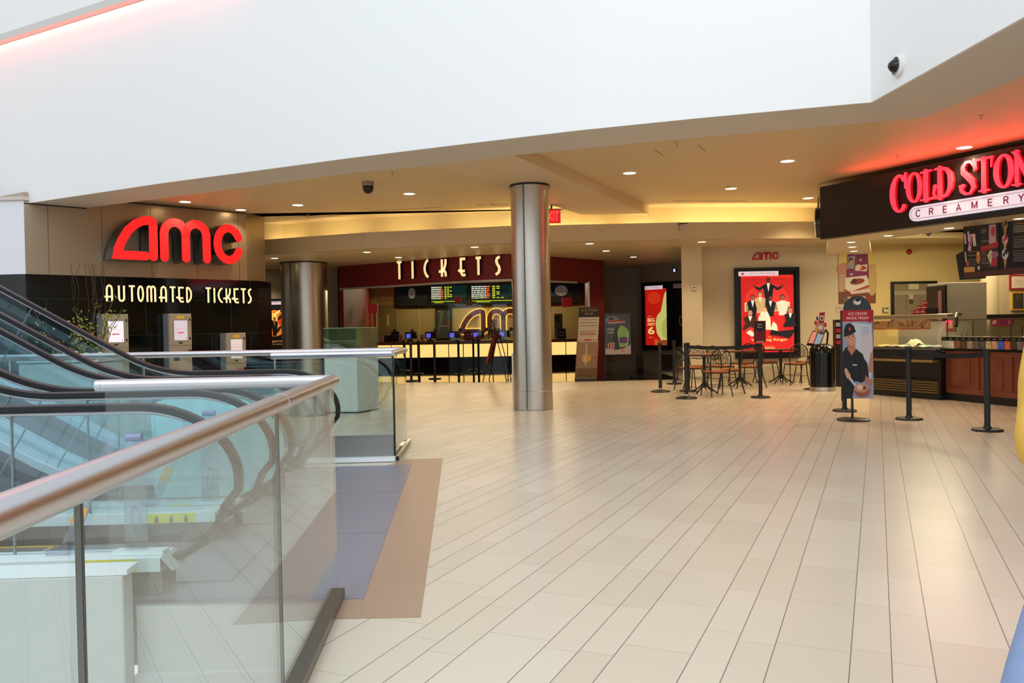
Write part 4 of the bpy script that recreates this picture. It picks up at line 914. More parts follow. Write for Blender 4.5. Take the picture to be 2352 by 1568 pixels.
u, v = FC.uv(1727, 597); u2, v2 = FC.uv(1788, 578)
t = thing('cinema_wall_logo', 'small flat red lowercase chain lettering above the big poster', 'logo', FC.pt((u + u2) / 2, v))
M_logo = mat('flat_red_logo', (196, 44, 62), 0.5)
chain_logo(t, FC.shifted(u=u, v=v), (u2 - u) / 3.36, 0.015, M_logo, M_logo, wide=0.2)
u, v = FC.uv(1593, 661); p = Dp(1593, 661, 18.7)
t = thing('thermostat', 'small white thermostat box on the cream pier', 'thermostat', (p.x, 18.69, p.z)); g = G(); g.box((0, -0.02, 0), (0.13, 0.04, 0.1)); g.build('cover', mat('thermostat_white', (215, 205, 190), 0.5), t, bevel=0.006); g = G(); g.box((0, -0.042, 0.005), (0.06, 0.006, 0.03)); g.build('display', mat('thermo_display', (120, 110, 100), 0.4), t)
def p_hero(a):
    a.r((196, 28, 18), 0.0, 0.02, 1.0, 0.95); a.e((214, 52, 24), 0.4, 0.8, 0.3, 0.1)
    a.p((206, 204, 116), [(0.98, 0.92), (0.86, 0.86), (0.78, 0.72), (0.7, 0.58), (0.52, 0.5), (0.45, 0.38), (0.5, 0.22), (0.7, 0.1), (0.84, 0.08), (0.98, 0.12)]); a.p((180, 180, 92), [(0.98, 0.5), (0.8, 0.42), (0.72, 0.3), (0.76, 0.16), (0.98, 0.12)])
    a.t((250, 214, 130), 'BIG', 0.25, 0.405, 0.065, w=0.32, bold=0.03); a.t((250, 214, 130), 'HERO', 0.25, 0.345, 0.045, w=0.32, bold=0.03); a.t((250, 214, 130), '6', 0.25, 0.2, 0.125, w=0.3, bold=0.03); a.t((250, 180, 100), 'NOV 7', 0.25, 0.14, 0.018, w=0.2); a.t((240, 220, 190), 'Disney', 0.2, 0.49, 0.018, w=0.14)
    a.p((214, 96, 40), [(0.42, 0.02), (0.40, 0.12), (0.52, 0.12), (0.54, 0.02)]); a.p((150, 70, 40), [(0.56, 0.02), (0.55, 0.1), (0.95, 0.11), (0.95, 0.02)])
    strap(a, x1=0.8, y0=0.94, y1=1.0)
u0, v1 = FRB.uv(1477, 650); u1, _ = FRB.uv(1541, 645); _, v0 = FRB.uv(1480, 803)
lightbox('movie_poster_case', 'tall black framed red film poster with a pale rounded shape, in the dark recess', 'poster', FRB, u0, u1, v0, v1, p_hero, M_lit, frame=0.1)
def p_dark(a): a.r((14, 14, 16), 0, 0, 1, 1); a.line((226, 200, 130), arcpts(0.62, 0.42, 0.16, 0.07, 70, 290, 12), 0.05); strap(a, x1=0.7, y0=0.93, y1=1.0)
u2, _ = FRB.uv(1582, 645)
lightbox('movie_poster_case', 'black film poster case mostly hidden behind the cream pier', 'poster', FRB, u1 + 0.02, u2, v0, v1, p_dark, M_print, frame=0.08)
p = Dp(1548, 621, 23.4); t = thing('room_sign', 'tiny blue-white lit sign high in the dark recess', 'sign', (p.x, p.y, p.z)); g = G(); g.box((0, -0.02, 0), (0.08, 0.04, 0.14)); g.build('housing', M_black, t); g = G(); g.box((0, -0.043, 0), (0.05, 0.006, 0.09)); g.build('face', mat('bluewhite', (200, 210, 255), 0.5, emis=1.0), t)
# door in the recess
FR2 = Frame((XD(1386, 24.8), 24.8), (XD(1482, 24.6), 24.6)); ua, vt = FR2.uv(1403, 681); ub, _ = FR2.uv(1463, 680); 
g = G(); dpt = thing('door_1', 'plain grey-beige door in the recess behind the drink easel', 'door', FR2.pt((ua + ub) / 2, 0)); del dpt['label']; del dpt['category']; struct(dpt)
g.ext([FR2.pt(ua, 0, 0), FR2.pt(ub, 0, 0), FR2.pt(ub, vt, 0), FR2.pt(ua, vt, 0)], FR2.N * 0.03); g.build('door_leaf', mat('door_paint', (158, 148, 132), 0.5), dpt, world=True, bevel=0.006)
g = G(); g.ext([FR2.pt(ua + 0.05, 1.0, 0.03), FR2.pt(ua + 0.08, 1.0, 0.03), FR2.pt(ua + 0.08, 1.16, 0.03), FR2.pt(ua + 0.05, 1.16, 0.03)], FR2.N * 0.05); g.build('door_handle', M_steel, dpt, world=True)
# poster behind the thick column on the left
FBL = Frame((-16, 23.2), (XD(778, 23), 23))
def p_spy(a):
    a.r((12, 10, 10), 0, 0, 1, 1); a.e((216, 120, 30), 0.5, 0.62, 0.44, 0.23, n=28); a.e((240, 190, 90), 0.4, 0.7, 0.2, 0.1)
    for x, y in ((0.2, 0.7), (0.35, 0.62), (0.7, 0.72), (0.78, 0.58), (0.3, 0.52), (0.62, 0.5)): a.e((34, 20, 12), x, y, 0.1, 0.035, rot=30)
    a.e((200, 50, 30), 0.76, 0.64, 0.12, 0.06); a.e((250, 225, 150), 0.3, 0.48, 0.12, 0.02, rot=-20); a.e((250, 225, 150), 0.6, 0.8, 0.13, 0.02, rot=20)
    fig(a, 0.5, 0.4, 0.32, w=0.16, suit=(14, 12, 14), skin=(120, 60, 40), shirt=(150, 90, 50))
    a.t((214, 150, 80), 'Kingsman', 0.5, 0.28, 0.05, w=0.7); a.t((214, 150, 80), 'THE SECRET SERVICE', 0.5, 0.245, 0.018, w=0.6); strap(a, x1=0.95, y0=0.945, y1=1.0)
u0, v1 = FBL.uv(593, 687); u1, _ = FBL.uv(668, 687); _, v0 = FBL.uv(600, 830)
lightbox('movie_poster_case', 'dark film poster with a glowing orange oval, left of the thick column', 'poster', FBL, u0, u1, v0, v1, p_spy, M_lit, frame=0.07)

# ================= TICKET HALL INTERIOR =================
YC = 29.6
def arcfront(n=14):
    return [(XD(865 + (1332 - 865) * i / n, YC) , YC - 0.55 * math.sin(math.pi * i / n)) for i in range(n + 1)]
af = arcfront(14)
t = thing('ticket_counter', 'long curved ticket counter with glowing cream front panels on a dark base', 'counter', (af[7][0], af[7][1], 0))
g = G(); g.wall([(x, y + 0.05) for x, y in af], 0.004, 0.325, 0.6); g.build('base', M_blackg, t, world=True)
g = G(); g.wall(af, 0.79, 0.90, 0.75); g.build('worktop', mat('counter_top', (160, 130, 90), 0.3), t, world=True)
g = G(); g.wall([(x, y + 0.1) for x, y in af], 0.325, 0.79, 0.6); g.build('carcase', M_black, t, world=True)
M_glow = mat('glowing_panel', (255, 214, 140), 0.5, emis=1.15, ecol=(255, 206, 120))
for i in range(14):
    a, b = Vector(af[i]), Vector(af[i + 1]); dd = (b - a).normalized(); g = G(); g.wall([a + dd * 0.02, b - dd * 0.02], 0.335, 0.785, 0.03); g.build('light_panel', M_glow, t, world=True)
t2_ = thing('counter_glass_screen', 'clear glass screen with round speak-through discs standing on the ticket counter', 'glass screen', (af[7][0], af[7][1] + 0.2, 0.9))
Mhg = glassmat('counter_glass', (225, 232, 222), 0.04)
seq = [0, 3, 5, 7, 9, 11, 14]
for a, b in zip(seq, seq[1:]):
    A_, B_ = Vector((af[a][0], af[a][1] + 0.2)), Vector((af[b][0], af[b][1] + 0.2)); d_ = (B_ - A_).normalized() * 0.01
    g = G(); pane(g, A_ + d_, B_ - d_, 0.905, 2.44, 0.01); g.build('glass_panel', Mhg, t2_, world=True)
for px in (947, 1000, 1057, 1117, 1174):
    p = Dp(px, 755, 28.0); yy = YC - 0.55 * math.sin(math.pi * (px - 865) / 467) + 0.15
    g = G(); g.cyl((XD(px, yy), yy, 1.28), (XD(px, yy), yy - 0.03, 1.28), 0.07); g.build('speak_disc', mat('grey_disc', (110, 106, 96), 0.4), t2_, world=True)
FW = Frame((-6, YB), (3.6, YB))
# board with showtimes
area('added_hall_fill', (-1.0, 30.9, 3.0), (R(-18), 0, 0), 6.5, 0.3, 190, (1.0, 0.78, 0.46))  # added fill lamp without a fitting, brightens the dark back wall
def showboard(xa, xb, label, title=True, kind='times'):
    u0, _ = FW.uv(xa, 690); u1, _ = FW.uv(xb, 690)
    t = thing('showtimes_board', label, 'menu board', FW.pt((u0 + u1) / 2, 2.25, 0.1)); g = G(); g.ext([FW.pt(u0, 2.22, 0.003), FW.pt(u1, 2.22, 0.003), FW.pt(u1, 3.04, 0.003), FW.pt(u0, 3.04, 0.003)], FW.N * 0.12); g.build('panel', M_blackg, t, world=True)
    a = Art(FW, u0 + 0.04, 2.25, u1 - u0 - 0.08, 0.76, n0=0.125)
    if kind == 'times':
        a.r((6, 22, 20), 0, 0, 1, 1); rnd = random.Random(int(xa))
        for k in range(7):
            y = 0.88 - k * 0.095; x = 0.02
            while x < 0.26: wd = rnd.uniform(.02, .06); a.r((228, 226, 200), x, y, min(x + wd, 0.27), y + 0.038); x += wd + 0.012
            a.r((236, 90, 40), 0.275, y, 0.32 + rnd.uniform(-.02, .03), y + 0.045); x = 0.38
            for q in range(rnd.choice([1, 2, 3, 3])): a.r((220, 214, 40), x, y, x + 0.05, y + 0.036); x += 0.075
            for q in range(6): a.r((10, 50, 36), 0.66 + q * 0.05, y, 0.69 + q * 0.05, y + 0.02)
        a.r((228, 224, 40), 0.03, 0.17, 0.85, 0.19); a.r((228, 224, 40), 0.1, 0.11, 0.34, 0.13)
        a.g.build('screen', M_led, t, world=True)
    else:
        a.r((14, 20, 24), 0, 0, 1, 1); a.e((150, 148, 138), 0.5, 0.62, 0.115 if kind == 'disc' else 0.16, 0.27, n=24); a.t((170, 60, 60), 'amc', 0.5, 0.5, 0.1, w=0.1); a.r((120, 118, 110), 0.48, 0.68, 0.52, 0.72)
        if kind == 'wave': a.p((18, 60, 52), [(0, 0.5), (0.2, 0.7), (0.4, 0.4), (0.3, 0.3), (0, 0.2)])
        a.g.build('screen', printmat('dim_print', 0.12), t, world=True)
showboard(908, 986, 'dark board with a pale round emblem, left of the showtimes screens', kind='disc')
showboard(988, 1076, 'left showtimes screen with white, red and yellow text lines')
showboard(1079, 1215, 'right showtimes screen with yellow text lines beside the tall column')
showboard(1240, 1338, 'dark board with a pale round emblem, right of the tall column', kind='wave')
# backlit logo on the back wall
u, v = FW.uv(1054, 767); u2, _ = FW.uv(1160, 767); scl = (u2 - u) / 1.86
t = thing('halo_logo', 'big dark red lowercase chain logo with a warm halo on the back wall', 'sign', FW.pt(u + 1.5, v + 0.5))
chain_logo(t, FW.shifted(u=u, v=v), scl, 0.05, mat('halo_face', (104, 26, 24), 0.5), mat('halo_side', (60, 20, 16), 0.5), n0=0.07)
g = G()
for st in (LA, LM1, LM2, LC): g.stroke([(x * scl, y * scl) for x, y in st], 0.25 * scl, FW.shifted(u=u, v=v), 0.012, n0=0.035)
g.build('halo', mat('halo_glow', (255, 210, 120), 0.5, emis=2.2, ecol=(255, 196, 90)), t, world=True)
# picture between door and logo
u0, v1 = FW.uv(1000, 708); u1, _ = FW.uv(1038, 708)
lightbox('framed_poster', 'dark tall poster between the door and the glowing logo', 'poster', FW, u0, u1, 0.95, v1, lambda a: (a.r((62, 64, 66), 0, 0, 1, 1), a.p((104, 96, 76), [(0.3, 1), (0.5, 1), (0.3, 0.4), (0.1, 0.1)]), a.e((110, 40, 50), 0.75, 0.5, 0.15, 0.12), a.p((120, 112, 100), [(0.3, 0.45), (0.8, 0.42), (0.8, 0.38), (0.35, 0.4)]), a.p((150, 150, 150), [(0.1, 0.95), (0.3, 0.95), (0.2, 0.9)])), printmat('dim_print2', 0.1), frame=0.03)
u0, _ = FW.uv(868, 708); u1, v1 = FW.uv(912, 699)
dpt = thing('door_2', 'x', 'door', FW.pt(u0, 0)); del dpt['label']; del dpt['category']; struct(dpt)
g = G(); g.ext([FW.pt(u0, 0, 0), FW.pt(u1, 0, 0), FW.pt(u1, v1, 0), FW.pt(u0, v1, 0)], FW.N * 0.04); g.build('door_leaf', mat('tan_door', (150, 126, 86), 0.5), dpt, world=True)
g = G(); g.ext([FW.pt(u0 - 0.08, 0, 0), FW.pt(u0, 0, 0), FW.pt(u0, v1 + 0.05, 0), FW.pt(u0 - 0.08, v1 + 0.05, 0)], FW.N * 0.07); g.build('door_frame', mat('light_jamb', (206, 172, 112), 0.5), dpt, world=True)
for a_, col, lb in (((879, 731, 889, 725), (190, 130, 100), 'small pinkish notice on the tan back door'), ((889, 748, 894, 722), (214, 206, 110), 'narrow yellow-green strip notice on the tan back door')):
    ua, va = FW.uv(a_[0], a_[1]); ub, vb_ = FW.uv(a_[2], a_[3]); g = G(); g.flat(rect(ua, va, ub, vb_), FW, 0.045, col=col); g.ext([FW.pt(ua, va, 0.041), FW.pt(ub, va, 0.041), FW.pt(ub, vb_, 0.041), FW.pt(ua, vb_, 0.041)], FW.N * 0.003, col=col); tag(g.build('notice', M_print), lb, 'notice')
def cpoint(px, back=0.25):
    y = YC - 0.55 * math.sin(math.pi * (px - 865) / 467) + back; return XD(px, y), y
M_scr = mat('violet_screen', (120, 110, 255), 0.4, emis=1.4, ecol=(110, 100, 255))
lb_t = ['leftmost', 'second from the left', 'third from the left', 'fourth from the left', 'rightmost']
for i, px in enumerate((938, 984, 1038, 1092, 1152)):
    x, y = cpoint(px + 4, 0.4); t = thing('till_monitor', 'black till monitor with violet screen, ' + lb_t[i] + ' of five on the counter', 'monitor', (x, y, 0.9), 0, 'till monitors on the ticket counter')
    g = G(); g.box((0, 0, 0.03), (0.22, 0.2, 0.06)); g.box((0, 0.02, 0.12), (0.06, 0.06, 0.16)); g.build('stand', M_black, t)
    g = G(); g.ext([(-0.2, -0.06, 0.10), (0.24, -0.06, 0.10), (0.2, 0.0, 0.34), (-0.18, 0.0, 0.34)], (0.02, 0.1, 0)); g.build('housing', M_black, t)
    g = G(); g.ext([(-0.14, -0.068, 0.13), (0.02, -0.068, 0.13), (0.02, -0.03, 0.28), (-0.14, -0.03, 0.28)], (0, 0.004, 0)); g.build('screen', M_scr, t)
for px, wd, hh, col, lb in ((876, 0.12, 0.24, (226, 214, 190), 'small white card with a red dot standing at the left end of the ticket counter'), (920, 0.14, 0.26, (230, 190, 140), 'small orange and white card standing on the ticket counter near a register'), (969, 0.14, 0.24, (214, 190, 160), 'pale card standing between two till monitors'), (1074, 0.26, 0.34, (170, 36, 34), 'red and white round-topped card in front of the glowing logo'), (1290, 0.3, 0.36, (40, 44, 54), 'dark notched leaflet box right of the tall column'), (1283, 0.3, 0.9, (196, 190, 170), 'tall pale snack poster right of the tall column on the ticket counter')):
    x, y = cpoint(px, 0.1 if hh < 0.5 else 0.35); g = G(); g.ext([(x - wd / 2, y, 0.902), (x + wd / 2, y, 0.902), (x + wd / 2, y + 0.02, 0.902 + hh), (x - wd / 2, y + 0.02, 0.902 + hh)], (0, 0.015, 0), col=col)
    fr = FR((x - wd / 2, y - 0.002, 0.902), (1, 0, 0), (0, 0.02, hh)); a = Art(fr, 0, 0, wd, hh, g)
    if hh > 0.5: a.r((70, 76, 96), 0.1, 0.7, 0.7, 0.9); a.t((70, 76, 96), 'NEW', 0.4, 0.6, 0.08, w=0.4); a.e((170, 150, 90), 0.3, 0.5, 0.15, 0.08); a.e((90, 90, 90), 0.7, 0.45, 0.12, 0.07)
    elif col[0] > 200: a.e((200, 50, 40), 0.5, 0.45, 0.25, 0.15)
    else: a.r((220, 210, 200), 0.2, 0.6, 0.8, 0.68); a.r((180, 170, 160), 0.2, 0.3, 0.8, 0.4)
    tag(g.build('counter_sign', M_print), lb, 'counter sign')
x, y = cpoint(900, 0.45); t = thing('cash_register', 'bulky black register on the left part of the ticket counter', 'cash register', (x, y, 0.9)); g = G(); g.box((0, 0, 0.12), (0.55, 0.3, 0.24)); g.build('body', M_black, t, bevel=0.02); g = G(); g.box((0.12, 0, 0.3), (0.3, 0.1, 0.14)); g.box((0.1, 0, 0.4), (0.1, 0.06, 0.12)); g.build('display', M_black, t, bevel=0.01)
# red hanging sign cubes
for px, y0, y1, D, lb in ((857, 698, 719, 25.5, 'small red hanging sign box beside the dark red side wall'), (1052, 681, 697, 27.5, 'round dark red tag below the left showtimes screen'), (1302, 683, 705, 26.0, 'bright red hanging sign box right of the tall column')):
    a, b = Dp(px, y0, D), Dp(px, y1, D); c = (a + b) / 2; h_ = a.z - b.z
    t = thing('hanging_sign', lb, 'hanging sign', (c.x, c.y, c.z)); g = G()
    if px == 1052: g.cyl((0, -0.02, 0), (0, 0.02, 0), h_ / 2, n=20)
    else: g.box((0, 0, 0), (h_ * 1.0, h_ * 0.5, h_))
    g.build('box', mat('red_hanger', (190, 22, 20), 0.4, emis=0.15), t); g = G(); g.tube([(0, 0, h_ / 2), (0, 0, ZL - c.z)], 0.004, n=5); g.build('wire', M_black, t)
# orange squares in front of the right monitors
for px in (1099, 1147):
    x, y = cpoint(px, 0.0); g = G(); g.box((x, y, 1.0), (0.14, 0.02, 0.16)); tag(g.build('counter_sign', mat('orange_card', (214, 84, 34), 0.5)), 'small orange square card in front of the %s till monitor' % ('fourth' if px < 1120 else 'rightmost'), 'counter sign')

# ================= STANCHIONS =================
M_post = mat('black_post', (24, 25, 28), 0.45)
M_belt = mat('black_belt', (14, 14, 16), 0.7)
def stanchion(px, py, label, h=0.965, r=0.17, group='black belt stanchions', dome=False):
    p = Z(px, py - 2); t = thing('belt_stanchion', label, 'stanchion', (p.x, p.y, 0.004), 0, group)
    g = G(); g.lathe([(r, 0), (r, 0.012), (r * 0.93, 0.022), (0.05, 0.045 if dome else 0.028), (0.04, 0.05)], n=32); g.build('base', M_post, t, smooth=True)
    g = G(); g.lathe([(0.033, 0.03), (0.033, h - 0.09)], n=20); g.build('post', M_post, t, smooth=True)
    if dome: g = G(); g.lathe([(0.036, 0.05), (0.036, 0.075)], n=20); g.build('collar', M_chrome, t, smooth=True)
    g = G(); g.lathe([(0.038, h - 0.09), (0.04, h - 0.08), (0.04, h - 0.008), (0.034, h)], n=20); g.build('head', M_black, t, smooth=True)
    return t
def belt(t, a, b, z=0.90, hh=0.05):
    g = G(); a, b = Vector((a[0], a[1], 0)), Vector((b[0], b[1], 0)); n = 8; d = (b - a); q = Vector((-d.y, d.x, 0)).normalized() * 0.002; a = a + d.normalized() * 0.04; b = b - d.normalized() * 0.04; d = b - a
    for i in range(n):
        f0, f1_ = i / n, (i + 1) / n; s0, s1 = -0.03 * 4 * f0 * (1 - f0), -0.03 * 4 * f1_ * (1 - f1_); p, r_ = a + d * f0, a + d * f1_
        g.ext([p + Vector((0, 0, z + s0 - hh / 2)) - q, r_ + Vector((0, 0, z + s1 - hh / 2)) - q, r_ + Vector((0, 0, z + s1 + hh / 2)) - q, p + Vector((0, 0, z + s0 + hh / 2)) - q], q * 2)
    g.build('belt', M_belt, t, world=True)
s1_ = stanchion(1517, 902, 'black stanchion with domed base, leftmost near the poster recess', dome=True, r=0.19)
s2_ = stanchion(1549, 884, 'black stanchion with flat base, second from the left near the recess')
s3_ = stanchion(1577, 917, 'black stanchion with domed base at the front left corner of the cafe tables', dome=True, r=0.19, h=0.99)
s4_ = stanchion(1747, 915, 'black stanchion in front of the big red poster')
s5_ = stanchion(1940, 946, 'black stanchion hidden behind the ice cream banner')
s6_ = stanchion(2088, 965, 'black stanchion in front of the ice cream display case')
s7_ = stanchion(2268, 991, 'black stanchion in front of the reddish wood counter, nearest the viewer')
s8_ = stanchion(1581, 901, 'black stanchion just behind the domed one at the cafe corner')
belt(s3_, s3_.location, s4_.location, 0.925, 0.06); belt(s6_, s6_.location, s7_.location, 0.9, 0.06); belt(s5_, s5_.location, s6_.location, 0.9, 0.06)
tl = ['leftmost front', 'second', 'third, standing forward', 'fourth', 'fifth', 'sixth', 'short far left']
for i, (px, py) in enumerate(((945, 877), (962, 861), (999, 872), (1054, 862), (1088, 852), (1100, 858), (929, 853))):
    q = stanchion(px, py, 'black stanchion before the glowing ticket counter, ' + ['thick and leftmost in front', 'behind the leftmost front one', 'with its base farthest forward in the middle', 'right of the middle one', 'thin, far back left of the A-frame sign', 'touching the A-frame sign from the left', 'far back at the railing corner'][i], group='black stanchions in the ticket queue', r=0.17, h=1.0)

# ================= FREE STANDING SIGNS =================
# A frame sign seen edge on
p = Z(1138, 873); t = thing('a_frame_sign', 'narrow orange-fronted sign on splayed legs seen almost edge-on before the ticket counter', 'sign stand', (p.x, p.y, 0.004))
xa, xb = XD(1108, p.y) - p.x, XD(1137, p.y) - p.x; xc_ = XD(1172, p.y) - p.x
g = G(); fr = FR((xa, 0, 0), (1, 0, 0), (0, 0, 1)); W_b = xb - xa
g.tube([(xa, -0.25, 0), (xb, -0.02, 1.27)], 0.012, n=6); g.tube([(xa + 0.14, 0.25, 0), (xb + 0.08, 0.02, 1.27)], 0.012, n=6); g.build('front_legs', M_black, t)
g = G(); g.tube([(xc_ - 0.12, -0.25, 0), (xb, -0.02, 1.27)], 0.012, n=6); g.tube([(xc_, 0.25, 0), (xb + 0.08, 0.02, 1.27)], 0.012, n=6); g.tube([(xc_ - 0.12, -0.25, 0), (xc_, 0.25, 0)], 0.01, n=6); g.build('rear_legs', M_black, t)
g = G(); lo_k, hi_k = 0.34, 0.98
def lp(k, y): return (xa + (xb - xa) * k, y * (1 - k) - 0.0, 1.27 * k)
g.ext([lp(lo_k, -0.36), lp(hi_k, -0.4), (lp(hi_k, 0)[0] + 0.1, 0.03, lp(hi_k, 0)[2]), (lp(lo_k, 0)[0] + 0.12, 0.2, lp(lo_k, 0)[2])], (-0.03, 0, 0.008)); g.build('panel', mat('orange_sign_panel', (150, 62, 36), 0.4), t)
# totem of showtimes
p = Z(1344, 873); t = thing('totem_sign', 'tall free-standing printed totem leaning before the right end of the red portal', 'totem', (p.x, p.y, 0.004))
xl0, xr0, xl1, xr1 = XD(1318, p.y) - p.x, XD(1369, p.y) - p.x, XD(1331, p.y) - p.x, XD(1374, p.y) - p.x; hT = 1.9
zt = Dp(1350, 705, p.y).z
g = G(); g.ext([(xl0, 0, 0), (xr0, 0, 0), (xr1, 0.05, zt), (xl1, 0.05, zt)], (0, 0.04, 0)); g.build('board', mat('totem_board', (70, 50, 36), 0.4), t)
fr = FR((xl0, -0.004, 0), (1, 0, 0), (xl1 - xl0, 0.05, zt)); fr.V = Vector((xl1 - xl0, 0.05, zt)).normalized(); a = Art(fr, 0.01, 0.0, (xr1 - xl1) * 1.05, Vector((xl1 - xl0, 0.05, zt)).length)
a.r((150, 120, 90), 0.0, 0.02, 1.08, 0.52); a.r((178, 166, 148), 0.0, 0.52, 1.04, 0.86); a.r((36, 24, 20), 0.0, 0.86, 1.0, 0.995); a.t((150, 110, 60), 'AMC STUBS', 0.5, 0.94, 0.03, w=0.8); a.t((150, 110, 60), '$5.00', 0.5, 0.89, 0.03, w=0.4)
for y in (0.82, 0.78, 0.74, 0.66): a.r((140, 120, 110), 0.1, y, 0.95, y + 0.012)
a.r((176, 70, 50), 0.15, 0.625, 0.9, 0.64); a.r((176, 50, 40), 0.35, 0.54, 0.7, 0.585); 
for k in range(9): a.e((206, 176, 150), 0.1 + k * 0.11, 0.575, 0.05, 0.02)
a.e((204, 160, 90), 0.5, 0.3, 0.25, 0.06); a.line((210, 190, 150), [(0.45, 0.5), (0.5, 0.4), (0.42, 0.3), (0.5, 0.2)], 0.06); a.r((120, 86, 50), 0.05, 0.05, 1.05, 0.16); a.r((176, 150, 110), 0.0, 0.335, 1.05, 0.345)
a.g.build('print', M_print, t)
# easel with drink poster
p = Z(1420, 868); t = thing('easel_sign', 'black easel holding a blue-grey frozen drink poster with a green cup', 'sign stand', (p.x, p.y, 0.004))
S_ = lambda px: XD(px, p.y) - p.x
zt, zb = Dp(1418, 718, p.y).z, Dp(1418, 817, p.y).z
g = G(); x0, x1 = S_(1386), S_(1451)
for q in (x0 + 0.02, x1 + 0.03): g.box((q, 0.03, zt * 0.45), (0.03, 0.03, zt * 0.9))
g.box(((x0 + x1) / 2, 0.03, 0.36), (x1 - x0, 0.025, 0.03)); g.box((x1 + 0.03, 0.0, 0.03), (0.14, 0.4, 0.03)); g.box((x0 + 0.02, 0.0, 0.03), (0.1, 0.4, 0.03)); g.build('stand', M_black, t)
g = G(); g.box(((x0 + x1) / 2, 0, (zt + zb) / 2), (x1 - x0, 0.04, zt - zb)); g.build('frame', mat('dark_blue_frame', (20, 28, 40), 0.35), t, bevel=0.01)
fr = FR((x0 + 0.035, -0.024, zb + 0.035), (1, 0, 0), (0, 0, 1)); a = Art(fr, 0, 0, x1 - x0 - 0.07, zt - zb - 0.07)
a.r((88, 94, 106), 0, 0, 1, 1); a.e((130, 136, 150), 0.3, 0.85, 0.28, 0.1); a.e((62, 68, 82), 0.6, 0.4, 0.3, 0.3); a.line((196, 60, 70), [(0.1, 0.80), (0.5, 0.83), (0.7, 0.84)], 0.05); a.line((210, 214, 224), [(0.12, 0.78), (0.5, 0.79), (0.8, 0.8)], 0.03); a.e((60, 66, 110), 0.25, 0.88, 0.1, 0.03)
a.t((214, 206, 214), 'FREE', 0.23, 0.60, 0.045, w=0.26, bold=0.02); a.t((214, 206, 214), 'ICEE', 0.23, 0.52, 0.045, w=0.24, bold=0.02)
a.line((170, 30, 40), [(0.68, 0.7), (0.67, 0.78)], 0.025)
a.p((146, 190, 120), [(0.48, 0.52), (0.52, 0.64), (0.64, 0.72), (0.78, 0.68), (0.9, 0.6), (0.94, 0.5), (0.88, 0.2), (0.56, 0.16)]); a.p((178, 200, 160), [(0.86, 0.6), (0.94, 0.5), (0.88, 0.2), (0.8, 0.2)]); a.r((56, 70, 140), 0.56, 0.28, 0.86, 0.42); a.t((210, 60, 80), 'ICEE', 0.71, 0.31, 0.07, w=0.24, bold=0.02)
a.p((206, 190, 190), [(0, 0), (0, 0.16), (0.3, 0.1), (0.7, 0.14), (1, 0.24), (1, 0)]); a.p((196, 186, 190), [(0.12, 0.1), (0.1, 0.28), (0.36, 0.3), (0.34, 0.1)]); a.r((190, 50, 60), 0.14, 0.14, 0.2, 0.27); a.r((190, 50, 60), 0.26, 0.14, 0.31, 0.28); a.e((210, 50, 60), 0.68, 0.09, 0.03, 0.02)
a.g.build('poster', M_print, t)
# ================= ICE CREAM SHOP =================
S0 = Vector((XD(1887, 14.6), 14.6)); S1 = Vector((XD(2352, 11.36), 11.36)); FS = Frame(S0, S1); dS = (S1 - S0).normalized(); nS = Vector((FS.N.x, FS.N.y))
S2 = S1 + dS * 3.5
ZSO = 2.78
t = thing('shop_fascia_sign', 'long black shop fascia with glowing red western lettering above the ice cream counter', 'shop sign', (S0.x, S0.y, ZSO))
g = G(); g.slab([S0, S2, S2 - nS * 0.18, S0 - nS * 0.18], ZSO, 3.695); g.build('fascia', mat('black_brown_fascia', (24, 21, 21), 0.4), t, world=True)
M_neon = mat('red_glow_letters', (255, 70, 84), 0.4, emis=2.6, ecol=(255, 36, 52)); M_neonside = mat('red_letter_side', (120, 20, 24), 0.4, emis=0.5, ecol=(255, 20, 30))
def oval(cx, cy, rx, ry, wt, ws, a0=0, a1=360, n=28):
    P = []; Wd = []
    m = n if abs(a1 - a0) >= 360 else n + 1
    for i in range(m):
        a = R(a0 + (a1 - a0) * i / n); P.append((cx + rx * math.cos(a), cy + ry * math.sin(a))); Wd.append(wt + (ws - wt) * abs(math.cos(a)) ** 1.5)
    return P, Wd
